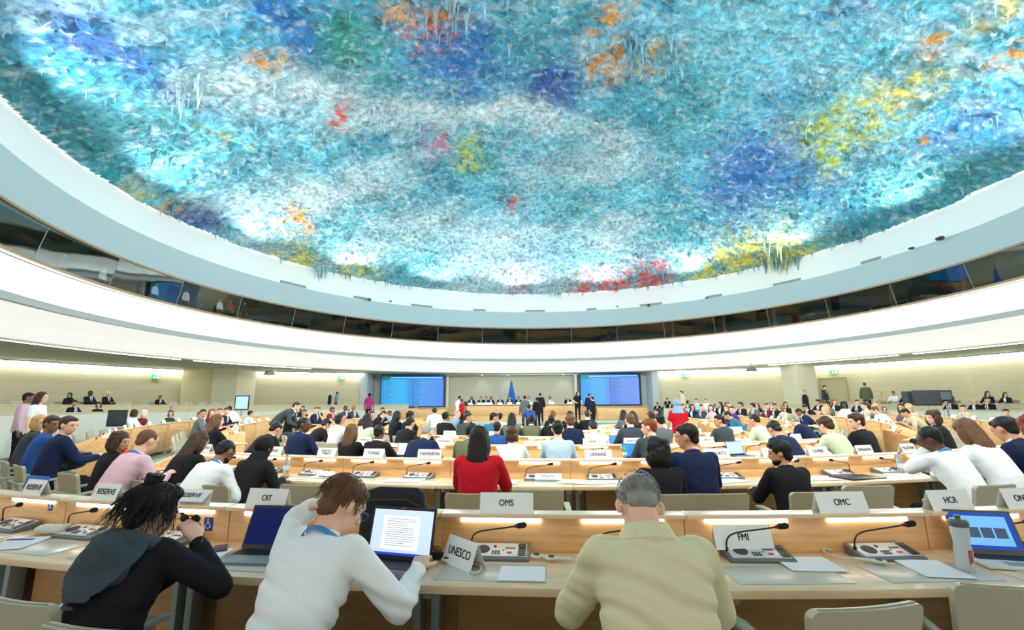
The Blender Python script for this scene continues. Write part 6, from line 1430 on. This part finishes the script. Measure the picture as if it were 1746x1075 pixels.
# ================================================================ CHAIRS
chl = {}
def seat_chair(row, a, rho=1.10, rot=0.0, lab=None):
    if row in ('A', 'B'):
        R = 17.75 if row == 'A' else 19.6; x, y = polar(R, a, RC); z = (TA if row == 'A' else TBZ) + tilt(x)
    else:
        x, y = polar(RP[row] + rho, a, DC); z = zf(RP[row]) + rise(y)
    px = px_of(x, y, z + 0.8)[0]
    l = lab or 'beige chair, %s%s, %s' % ('far side, ' if y > 18 else '', ROWN2[row], where(px))
    o = chair_at(x, y, z, math.radians(a) + rot, l, None) if row in (0, 1) else small_chair(x, y, z, math.radians(a) + rot, l)
    chl.setdefault(l, []).append((px, o)); return o
def small_proto():
    r = empty('conference_chair')
    b = MB(); b.loft([((0, -0.20, 0.44), (1, 0, 0), (0, 1, 0), 0.20, 0.02), ((0, -0.235, 0.6), (1, 0, 0), (0, 1, 0), 0.225, 0.02), ((0, -0.28, 0.80), (1, 0, 0), (0, 1, 0), 0.228, 0.02), ((0, -0.287, 0.835), (1, 0, 0), (0, 1, 0), 0.205, 0.015)], 14, 5); link('backrest', b.mesh('backrest', CHAIRB, smooth=True), r)
    b = MB(); b.box(-0.23, 0.23, -0.2, 0.23, 0.42, 0.465); link('seat', b.mesh('seat', CHAIRB), r)
    b = MB(); b.box(-0.285, 0.285, -0.28, -0.26, 0.6, 0.63)
    for s in (-1, 1):
        for yy in (-0.26, 0.12): b.cap((s * 0.27, yy, 0.01), 0.012, (s * 0.275, yy * 0.9, 0.62), 0.014, 6, 1)
    link('frame', b.mesh('frame', CHAIRM), r)
    for s in (-1, 1):
        b = MB(); b.box(s * 0.275 - 0.022, s * 0.275 + 0.022, -0.28, 0.15, 0.62, 0.645); link('armrest', b.mesh('armrest', CHAIRM), r)
    return r
def small_chair(x, y, z, rz, lab):
    o = first_or_dup('chair_small', small_proto); o.location = (x, y, z); o.rotation_euler = (0, 0, rz); tag(o, lab, 'chair'); return o
occ = {}
for (x, y, z, rz, a, i, o) in SEATED: occ.setdefault(i, []).append(a)
for i, L in occ.items():
    for a in L: seat_chair(i, a, 1.12)
DEG = {i: math.degrees(1 / (RP[i] + 1.1)) for i in range(6)}; DEG['A'] = math.degrees(1 / 17.75); DEG['B'] = math.degrees(1 / 19.6)
for row, a in SLOTS:
    if row == 0: continue
    if any(abs(a - q) < DEG[row] * 0.50 for q in occ.get(row, [])): continue
    x, y = polar(RP[row] + 1.1, a, DC); px = px_of(x, y, 0.8)[0]
    if y < 1 or not (-20 < px < 1766): continue
    if row == 4 and abs(a) > 60 and a * 7 % 3 < 1: continue
    seat_chair(row, a, 0.92 if row == 1 else 1.0, random.uniform(-0.12, 0.12)); occ.setdefault(row, []).append(a)
for s in (-1, 1):
    for row in ('A', 'B'):
        R = 17.75 if row == 'A' else 19.6; a = 66.0
        while a < 148:
            aa = s * a; x, y = polar(R, aa, RC); px = px_of(x, y, 1.5)[0]
            if -10 < px < 1756 and not any(abs(aa - q) < DEG[row] * 0.55 for q in occ.get(row, [])) and not (row == 'B' and a > 120): seat_chair(row, aa)
            a += DEG[row] * 0.75
# front row chairs
def front_chair(px, top, rot, lab):
    dep = 0.72 * 800 / (top - 690 - (px - 873) * 0.0076); x, y = at_depth(px, dep, 0.83)
    a = math.atan2(x - DC[0], DC[1] - y) + rot
    o = chair_at(x - 0.29 * math.sin(a), y + 0.29 * math.cos(a), 0, a, lab, None); return o
front_chair(148, 1022, -0.03, 'beige chair holding the hooded black haired person')
front_chair(474, 1052, 0.02, 'beige chair holding the person in white shirt')
front_chair(1488, 1009, 0.16, 'empty beige front row chair below the OMC name sign')
front_chair(1745, 984, -0.22, 'empty beige front row chair at the right edge of view')
front_chair(8, 978, -0.10, 'empty beige chair at the left edge, left of the hooded person')
front_chair(866, 1090, 0.0, 'empty beige chair with arms just visible below the UNESCO sign')
front_chair(1084, 1120, 0.0, 'beige chair hidden under the person in cream jacket')
settle(chl)

# ================================================================ THINGS ON THE FRONT DESK
ZD = 0.751
def row_frame(px, rho, z=ZD, row=0):
    x, y, z0, rz, a = on_row(row, px, rho, z); return x, y, z0 + z, rz
LS = mat('laptop_silver', srgb(150, 158, 160), 0.35, 0.4); LB = mat('laptop_black', (0.012, 0.014, 0.02), 0.35); LBB = mat('laptop_navy_black', (0.010, 0.016, 0.045), 0.25)
SCB = mat('dark_blue_screen', srgb(8, 18, 72), 0.15, emit=0.9)
DOC = mat('document_screen', srgb(196, 214, 246), 0.3, emit=0.85); TXTL = mat('screen_text_lines', srgb(110, 130, 170), 0.5, emit=0.2); BAR = mat('screen_taskbar', srgb(20, 60, 190), 0.4, emit=0.7)
def ex_doc(ld, T, W_, D_):
    b = MB(); b.box(-W_ * 0.30, W_ * 0.27, -0.0026, -0.0016, 0.05, D_ * 0.80, T); pg = link('page', b.mesh('page', mat('screen_page', srgb(235, 244, 255), 0.4, emit=0.9)), ld)
    b = MB(); R_ = random.Random(2)
    for i in range(13): b.box(-W_ * 0.24, W_ * (0.20 if R_.random() > 0.25 else 0.08), -0.0032, -0.0027, D_ * 0.74 - i * 0.0105, D_ * 0.74 - i * 0.0105 + 0.0022, T)
    link('text_lines', b.mesh('text_lines', TXTL), ld)
    b = MB(); b.box(-W_ * 0.465, W_ * 0.465, -0.0026, -0.0016, 0.022, 0.034, T); link('taskbar', b.mesh('taskbar', BAR), ld)
    b = MB(); b.box(-0.02, 0.012, -0.0012, 0.0, D_ * 0.935, D_ * 0.97, T); link('sticker', b.mesh('sticker', REDB), ld)
x, y, z, rz = row_frame(436, 0.27); o = laptop('laptop', LB, LS, SCB, 0.345, 0.235, 112); o.location = (x, y, z); o.rotation_euler = (0, 0, rz + 0.05); tag(o, 'grey laptop with dark blue screen between the hooded and white shirt people', 'laptop')
x, y, z, rz = row_frame(655, 0.38); o = laptop('laptop', LB, LBB, DOC, 0.375, 0.26, 104, True, ex_doc); o.location = (x, y, z); o.rotation_euler = (0, 0, rz - 0.16); tag(o, 'black laptop showing a text document before the white shirt', 'laptop')
def ex_mac(ld, T, W_, D_):
    b = MB(); b.box(-W_ * 0.38, W_ * 0.38, -0.0026, -0.0016, 0.04, D_ * 0.84, T); link('browser_page', b.mesh('browser_page', mat('browser_blue', srgb(110, 170, 235), 0.4, emit=0.8)), ld)
    b = MB()
    for i in range(3): b.box(-W_ * 0.25 + i * 0.06, -W_ * 0.25 + i * 0.06 + 0.052, -0.0032, -0.0027, D_ * 0.35, D_ * 0.58, T)
    link('picture_tile', b.mesh('picture_tile', mat('picture_slate', srgb(70, 90, 120), 0.5, emit=0.3)), ld)
x, y, z, rz = row_frame(1722, 0.26); o = laptop('laptop', mat('laptop_case_bronze', srgb(90, 80, 72), 0.4), mat('laptop_white', srgb(215, 218, 214), 0.35), mat('mac_screen', srgb(30, 70, 160), 0.2, emit=0.7), 0.30, 0.22, 112, True, ex_mac); o.location = (x, y, z); o.rotation_euler = (0, 0, rz - 0.32); tag(o, 'pale laptop with blue web page open at the right edge', 'laptop')
# black laptop bag behind the black laptop
x, y, z, rz = row_frame(666, 0.085); b = MB(); b.loft([((0, 0, 0.0), (1, 0, 0), (0, 1, 0), 0.185, 0.045), ((0, 0.01, 0.05), (1, 0, 0), (0, 1, 0), 0.20, 0.055), ((0, 0.015, 0.25), (1, 0, 0), (0, 1, 0), 0.195, 0.05), ((0.01, 0.02, 0.325), (1, 0, 0), (0, 1, 0), 0.17, 0.035), ((0.02, 0.02, 0.345), (1, 0, 0), (0, 1, 0), 0.12, 0.015)], 28, 3.4)
r = empty('laptop_bag', (x, y, z), rz - 0.12); tag(r, 'black padded laptop bag standing behind the document laptop', 'bag'); link('body', b.mesh('body', mat('black_nylon', (0.010, 0.013, 0.017), 0.8, bump=0.2, scale=60), smooth=True), r)
b = MB(); b.tube([(-0.18, -0.05, 0.26), (-0.1, -0.056, 0.285), (0.1, -0.05, 0.295), (0.19, -0.045, 0.26)], 0.003, 6); link('zip', b.mesh('zip', DARK), r)
# adapter with coiled cable
x, y, z, rz = row_frame(742, 0.14); r = empty('power_adapter', (x, y, z), rz + 0.1); tag(r, 'black power adapter with tangled cable beside the laptop bag', 'charger')
b = MB(); b.box(-0.01, 0.075, -0.03, 0.015, 0.0, 0.028); link('brick', b.mesh('brick', BLACKP, bevel=0.005), r)
R_ = random.Random(9); b = MB()
for k in range(5):
    pts = []; ph = R_.uniform(0, 6)
    for i in range(16):
        t = ph + i * 0.5; pts.append((-0.05 + 0.06 * math.cos(t) * (1 + 0.1 * k), -0.005 + 0.032 * math.sin(t) * (1 + 0.12 * k), 0.006 + 0.008 * k + 0.01 * math.sin(t * 1.7)))
    b.tube(pts, 0.0028, 6)
b.tube([(0.07, 0.0, 0.012), (0.10, 0.02, 0.02), (0.12, -0.01, 0.005), (0.16, -0.03, 0.004)], 0.0028, 6); link('cable', b.mesh('cable', BLACKP, smooth=True), r)
# interpretation earpieces
def earpiece(px, rho, rot, lab, hook=1):
    x, y, z, rz = row_frame(px, rho, 0.757); r = empty('interpretation_earpiece', (x, y, z), rz + rot); tag(r, lab, 'earpiece')
    EW = mat('ivory_plastic', srgb(214, 216, 200), 0.4)
    b = MB(); b.ell((0, 0, 0.012), (0.034, 0.024, 0.011)); b.cap((0.02, 0, 0.010), 0.010, (0.10, -0.012, 0.009), 0.007, 10, 3); link('handset', b.mesh('handset', EW, smooth=True), r)
    b = MB(); b.spin([(0, 0.0245), (0.014, 0.0235), (0.019, 0.020)], 18); link('grille', b.mesh('grille', SPK), r)
    pts = []
    for i in range(40):
        f = i / 39; t = f * 60; cx = 0.10 + 0.13 * math.sin(f * 2.4); cy = -0.012 - 0.10 * f + (0.03 * math.sin(f * 6)); pts.append((cx + 0.003 * math.cos(t), cy + 0.003 * math.sin(t), 0.009 + 0.003 * math.sin(t)))
    b = MB(); b.tube(pts, 0.0035, 6); link('cord', b.mesh('cord', EW, smooth=True), r); return r
earpiece(762, 0.22, -0.25, 'ivory earpiece with curled cord by the UNESCO sign')
earpiece(915, 0.13, 0.0, 'ivory earpiece lying right of the console under the OMS sign')
earpiece(1500, 0.22, 2.6, 'ivory earpiece with cord lying below the OMC sign')
earpiece(940, 0.16, 0.02, 'slim ivory earpiece stick beside the cream sleeve')
# papers
for px, rho, rot, w_, h_, lab in ((890, 0.36, 0.0, 0.22, 0.20, 'white sheet on the desk pad below the OMS sign'), (1378, 0.20, 1.5, 0.22, 0.26, 'white sheets between the FMI and OMC signs'), (28, 0.33, 0.5, 0.22, 0.28, 'sheet of paper at the left edge of the front desk'), (345, 0.30, 0.3, 0.21, 0.25, 'white sheet left of the grey laptop'), (1590, 0.30, -0.2, 0.21, 0.26, 'pale sheet left of the sports bottle')):
    x, y, z, rz = row_frame(px, rho, 0.755); sheet(x, y, z, rz + rot, lab, w_, h_, curl=0.002)
for i, (px, rho, rot, row) in enumerate(((560, 0.2, 0.2, 1), (690, 0.3, 0.05, 1), (850, 0.3, -0.1, 1), (1040, 0.28, 0.1, 1), (1240, 0.3, 0.3, 1), (1395, 0.3, 0.0, 1), (1535, 0.25, 0.4, 1), (985, 0.28, -0.3, 1), (735, 0.25, 0.0, 2), (930, 0.3, 0.2, 2), (1060, 0.2, 0.1, 2), (1180, 0.3, 0.1, 2), (600, 0.25, 0.1, 2), (1380, 0.3, 0.2, 2), (1450, 0.25, 0, 2), (400, 0.3, 0.2, 2))):
    x, y, z, rz = row_frame(px, rho, 0.7545, row); sheet(x, y, z, rz + rot, 'white papers on the %s, %s%s' % (ROWN[row], where(px), ', left one' if px in (690, 985, 930, 1380) else ''), 0.40 if i < 8 else 0.34, 0.24, curl=0.003)
x, y, z, rz = row_frame(556, 0.22, 0.757, 1)
b = MB(); b.ell((0, 0, 0.03), (0.12, 0.08, 0.03)); m_ = voxel(b, 0.012, 1, 'crumpled_papers', lambda co: 0.05 * n3(co, 14, 5)); m_.materials.append(PAPER); o = link('crumpled_papers', m_, None, (x, y, z), rz); tag(o, 'pile of crumpled white papers on the second row near the TRINITE sign', 'paper')
# white plastic bag, phone, pen case
x, y, z, rz = row_frame(84, 0.13, 0.752); b = MB(); b.ell((-0.04, 0, 0.03), (0.09, 0.05, 0.032)); b.ell((0.05, 0.01, 0.035), (0.07, 0.04, 0.028)); b.cap((0.09, 0.01, 0.04), 0.022, (0.14, 0.02, 0.065), 0.010)
m_ = voxel(b, 0.008, 2, 'plastic_bag', lambda co: 0.035 * n3(co, 16, 15)); m_.materials.append(mat('white_film', srgb(226, 226, 218), 0.4, trans=0.2)); o = link('plastic_bag', m_, None, (x, y, z), rz); tag(o, 'crumpled white plastic bag on the front desk at left', 'bag')
x, y, z, rz = row_frame(35, 0.27, 0.754); b = MB(); b.box(-0.075, 0.075, -0.012, 0.012, 0, 0.008); o = link('pencil_case', b.mesh('pencil_case', mat('violet_case', srgb(84, 72, 150), 0.5), bevel=0.003), None, (x, y, z), rz + 0.35); tag(o, 'slim violet case lying beside the white plastic bag', 'case')
x, y, z, rz = row_frame(376, 0.16, 0.754); b = MB(); b.box(-0.035, 0.035, -0.07, 0.07, 0, 0.009); o = link('mobile_phone', b.mesh('mobile_phone', mat('blue_phone', srgb(40, 50, 110), 0.2), bevel=0.003), None, (x, y, z), rz + 0.7); tag(o, 'dark blue mobile phone left of the grey laptop', 'phone')
# wheelchair stickers
def wheel_sticker(px, py, s, lab):
    h_ = hit(px, RP[0] + 0.0, 0.85, DC); zz = z_at(py, px, h_[1]); r = empty('wheelchair_sticker', (h_[0], h_[1], zz), math.radians(h_[2])); tag(r, lab, 'sticker'); r.location += Vector((math.sin(math.radians(h_[2])) * 0.002, -math.cos(math.radians(h_[2])) * 0.002, 0))
    b = MB(); b.box(-s / 2, s / 2, -0.0015, 0, -s * 0.62, s * 0.62); link('panel', b.mesh('panel', mat('sign_blue', srgb(26, 58, 150), 0.5)), r)
    b = MB(); k = s; b.ell((-0.06 * k, -0.0025, 0.42 * k), (0.07 * k, 0.001, 0.07 * k), None, 12, 6)
    b.tube([(-0.06 * k, -0.003, 0.33 * k), (-0.05 * k, -0.003, 0.02 * k), (0.18 * k, -0.003, 0.02 * k), (0.26 * k, -0.003, -0.28 * k), (0.34 * k, -0.003, -0.25 * k)], 0.035 * k, 6); b.tube([(-0.05 * k, -0.003, 0.2 * k), (0.16 * k, -0.003, 0.19 * k)], 0.03 * k, 6)
    b.tube([(0.0 * k + 0.24 * k * math.cos(t) - 0.02 * k, -0.003, -0.16 * k + 0.24 * k * math.sin(t)) for t in [math.radians(120 + i * 18) for i in range(14)]], 0.03 * k, 6)
    link('wheelchair_symbol', b.mesh('wheelchair_symbol', CARD), r)
wheel_sticker(356, 894, 0.062, 'blue wheelchair sticker on the front panel right of the hooded person'); wheel_sticker(85, 864, 0.045, 'small blue wheelchair sticker above the white plastic bag')
# blue folder behind the first sign
x, y, z, rz = row_frame(40, -0.04, 0.957); b = MB(); b.box(-0.13, 0.12, -0.008, 0.008, 0, 0.10, Matrix.Rotation(-0.12, 4, 'X')); o = link('blue_folder', b.mesh('blue_folder', mat('folder_blue', srgb(30, 95, 180), 0.5), bevel=0.004), None, (x + 0.01, y + 0.07, z), rz); tag(o, 'blue folder leaning behind the leftmost RESERVE sign', 'folder')
# sports bottle
x, y, z, rz = row_frame(1648, 0.33, 0.754); r = empty('sports_bottle', (x, y, z), rz); tag(r, 'frosted sports bottle with grey lid on the front desk at right', 'bottle')
spin_obj('body', [(0, 0), (0.030, 0), (0.034, 0.01), (0.036, 0.09), (0.031, 0.13), (0.036, 0.165), (0.037, 0.205)], mat('frosted_plastic', srgb(214, 222, 222), 0.35, trans=0.25), r, 28)
spin_obj('lid', [(0.039, 0.200), (0.040, 0.222), (0.030, 0.234), (0.012, 0.236), (0.012, 0.252), (0, 0.254)], mat('grey_lid', srgb(86, 92, 92), 0.5), r, 28)
b = MB()
for i in range(8):
    t0 = -PI / 2 - 0.3 + i * 0.075; t1 = t0 + 0.06; zt = 0.115 - 0 * i
    b.add([(0.0365 * math.cos(t0), 0.0365 * math.sin(t0), 0.035 + i * 0.002), (0.0365 * math.cos(t1), 0.0365 * math.sin(t1), 0.035 + i * 0.002), (0.0372 * math.cos(t1), 0.0372 * math.sin(t1), 0.10), (0.0372 * math.cos(t0), 0.0372 * math.sin(t0), 0.10)], [(0, 1, 2, 3)])
link('printed_mark', b.mesh('printed_mark', mat('red_grey_print', srgb(170, 80, 80), 0.5)), r)
# bottles, laptops further back
def put_bottle(px, rho, row, m, cap_, lab, s=1.0):
    x, y, z, rz = row_frame(px, rho, 0.752, row); o = bottle(m, cap_, lab, s); o.location = (x, y, z)
put_bottle(487, 0.22, 1, CLEARP, REDB, 'clear water bottle with red cap beside the TONGA sign', 1.05); put_bottle(1538, 0.2, 1, CLEARP, BLUEP, 'clear blue tinted water bottle left of the resting white shirt', 1.05)
put_bottle(703, 0.2, 2, GREENP, GREENP, 'green water bottle behind the TURKMENISTAN sign'); put_bottle(1066, 0.25, 2, GREENP, GREENP, 'green water bottle behind the UKRAINE sign')
put_bottle(982, 0.15, 3, BLUEP, BLUEP, 'blue bottle beside the white tee on the fourth row'); put_bottle(729, 0.1, 3, BLUEP, CARD, 'blue bottle beside the grey haired navy jacket')
def far_laptop(px, rho, row, rot, m, lab, back=False, W_=0.33):
    x, y, z, rz = row_frame(px, rho, 0.752, row); o = laptop('laptop', LB, LB, m, W_, 0.23, 108, False); o.location = (x, y, z); o.rotation_euler = (0, 0, rz + rot); tag(o, lab, 'laptop')
LSC = mat('pale_blue_screen', srgb(150, 195, 245), 0.3, emit=0.9); WSC = mat('white_blue_screen', srgb(190, 205, 240), 0.3, emit=0.9); BSC = mat('bright_blue_screen', srgb(30, 110, 220), 0.3, emit=0.8)
far_laptop(684, 0.30, 2, 0.0, WSC, 'black laptop with white page beside the green bottle, third row'); far_laptop(1266, 0.28, 2, 0.1, LSC, 'laptop with pale blue screen before the navy leaning person'); far_laptop(1081, 0.35, 2, 0.0, BSC, 'laptop with bright blue screen below the NORVEGE sign', W_=0.27); far_laptop(1054, 0.3, 3, 0.0, BSC, 'laptop with bright blue screen left of the dark grey jacket, fourth row', W_=0.26)
# black ring folder on the second row right, red bag, backpacks
x, y, z, rz = row_frame(1462, 0.32, 0.753, 1); r = empty('document_folder', (x, y, z), rz + 0.1); tag(r, 'open black document folder on the second row below ZIMBABWE', 'folder')
b = MB(); b.box(-0.24, -0.005, -0.14, 0.14, 0, 0.018); link('left_cover', b.mesh('left_cover', BLACKP, bevel=0.006), r); b = MB(); b.box(0.005, 0.24, -0.14, 0.14, 0, 0.012); link('right_cover', b.mesh('right_cover', BLACKP, bevel=0.005), r)
def soft_bag(x, y, z, rz, m, lab, s=(0.16, 0.09, 0.12), strap=True):
    b = MB(); b.ell((0, 0, s[2]), (s[0], s[1], s[2])); b.ell((0, 0, s[2] * 0.6), (s[0] * 1.1, s[1] * 1.15, s[2] * 0.6)); me = voxel(b, 0.014, 1, 'bag_body', lambda co: 0.05 * n3(co, 9, 25)); me.materials.append(m)
    r = empty('bag', (x, y, z), rz); tag(r, lab, 'bag'); link('bag_body', me, r)
    b = MB(); b.tube([(-s[0] * 0.5, 0, s[2] * 1.7), (-s[0] * 0.3, 0, s[2] * 2.3), (s[0] * 0.3, 0, s[2] * 2.3), (s[0] * 0.5, 0, s[2] * 1.7)], 0.008, 6); link('strap', b.mesh('strap', m, smooth=True), r)
RBAG = mat('red_leather', srgb(200, 25, 30), 0.5); KBAG = mat('black_bag_cloth', (0.016, 0.02, 0.024), 0.8)
x, y, z, rz = row_frame(1388, 0.30, 0.76, 2); soft_bag(x, y, z, rz, RBAG, 'small red bag beside the pale green top on the third row', (0.12, 0.06, 0.06))
x, y = at_depth(208, 9.4, 0.9); soft_bag(x, y, 0.42, 0.4, RBAG, 'large red handbag on a chair at left', (0.26, 0.14, 0.17))
x, y = at_depth(115, 6.7, 0.85); soft_bag(x, y, 0.72, 0.8, KBAG, 'black backpack on the left block desk before the blond person', (0.19, 0.12, 0.11))
x, y = at_depth(492, 13.0, 0.8); soft_bag(x, y, 0.62, 0.8, KBAG, 'black backpack near the person reading on the left', (0.22, 0.14, 0.13))
# jackets hung over chairs
def hung_jacket(x, y, z, rz, lab):
    b = MB(); b.loft([((0, -0.28, 0.35), (1, 0, 0), (0, 1, 0), 0.27, 0.05), ((0, -0.30, 0.6), (1, 0, 0), (0, 1, 0), 0.27, 0.07), ((0, -0.31, 0.84), (1, 0, 0), (0, 1, 0), 0.235, 0.065), ((0, -0.31, 0.91), (1, 0, 0), (0, 1, 0), 0.15, 0.04)], 24, 2.6)
    me = voxel(b, 0.014, 3, 'draped_jacket', folds(0.01, 55)); me.materials.append(cloth('k')); o = link('draped_jacket', me, None, (x, y, z), rz); tag(o, lab, 'jacket')
for (x, y, z, rz, a, i, o) in SEATED:
    if i == 1 and abs(px_of(x, y, 1.0)[0] - 1588) < 12: hung_jacket(x + 0.20, y, z, rz + 0.1, 'black jacket draped over the chair behind the white shirt at right')
# monitors on stands
def monitor(px, dep, z0, z1, wd, tilt_, m, lab, rot=0.0):
    x, y = at_depth(px, dep, z0); r = empty('display_monitor', (x, y, 0), rot); tag(r, lab, 'monitor'); h = z1 - z0
    T_ = Matrix.Translation((0, 0, z0)) @ Matrix.Rotation(tilt_, 4, 'X')
    b = MB(); b.box(-wd / 2, wd / 2, 0, 0.05, 0, h, T_); link('bezel', b.mesh('bezel', BLACKP, bevel=0.008), r)
    b = MB(); b.box(-wd / 2 + 0.04, wd / 2 - 0.04, -0.004, 0.0, 0.05, h - 0.05, T_); link('display', b.mesh('display', m), r)
    b = MB(); b.cap((0, 0.08, 0.02), 0.03, (0, 0.06, z0 + h * 0.5), 0.03, 10, 1); b.box(-0.2, 0.2, -0.05, 0.25, 0.0, 0.03); link('stand', b.mesh('stand', STEEL), r); return r
monitor(411, 20.5, 1.43, 2.05, 0.58, 0.0, mat('lit_monitor_screen', srgb(150, 180, 240), 0.3, emit=0.9), 'upright monitor with pale blue lit screen on the left', 0.12)
OFFS = mat('switched_off_screen', (0.03, 0.04, 0.045), 0.15)
monitor(197, 14.2, 1.02, 1.50, 0.46, -0.1, OFFS, 'tilted dark monitor beside the left tier desk', 0.5)
monitor(1553, 17.5, 1.45, 1.95, 0.42, -0.1, OFFS, 'dark monitor on the right, leftmost of three', -0.5); monitor(1583, 17.0, 1.42, 1.97, 0.78, -0.1, OFFS, 'wide dark monitor on the right, between two others', -0.5); monitor(1614, 18.0, 1.58, 1.98, 0.40, -0.05, mat('grey_teal_screen', srgb(90, 110, 112), 0.3), 'grey monitor on the right, rightmost of three', -0.5)
# camera tripod by the podium
x, y = at_depth(794, 27.5, 1.5); r = empty('camera_tripod', (x, y, 0)); tag(r, 'black video camera on a tripod left of the podium desk', 'camera')
for q in range(3):
    b = MB(); b.cap((0, 0, 1.5), 0.02, (0.4 * math.cos(q * 2.09), 0.4 * math.sin(q * 2.09), 0.02), 0.015, 6, 1); link('leg', b.mesh('leg', BLACKP), r)
b = MB(); b.box(-0.12, 0.12, -0.2, 0.2, 1.55, 1.78); b.cap((0.0, 0.2, 1.66), 0.06, (0, 0.34, 1.66), 0.06, 10, 1); link('camera_body', b.mesh('camera_body', BLACKP, bevel=0.01), r)

bpy.context.view_layer.update()
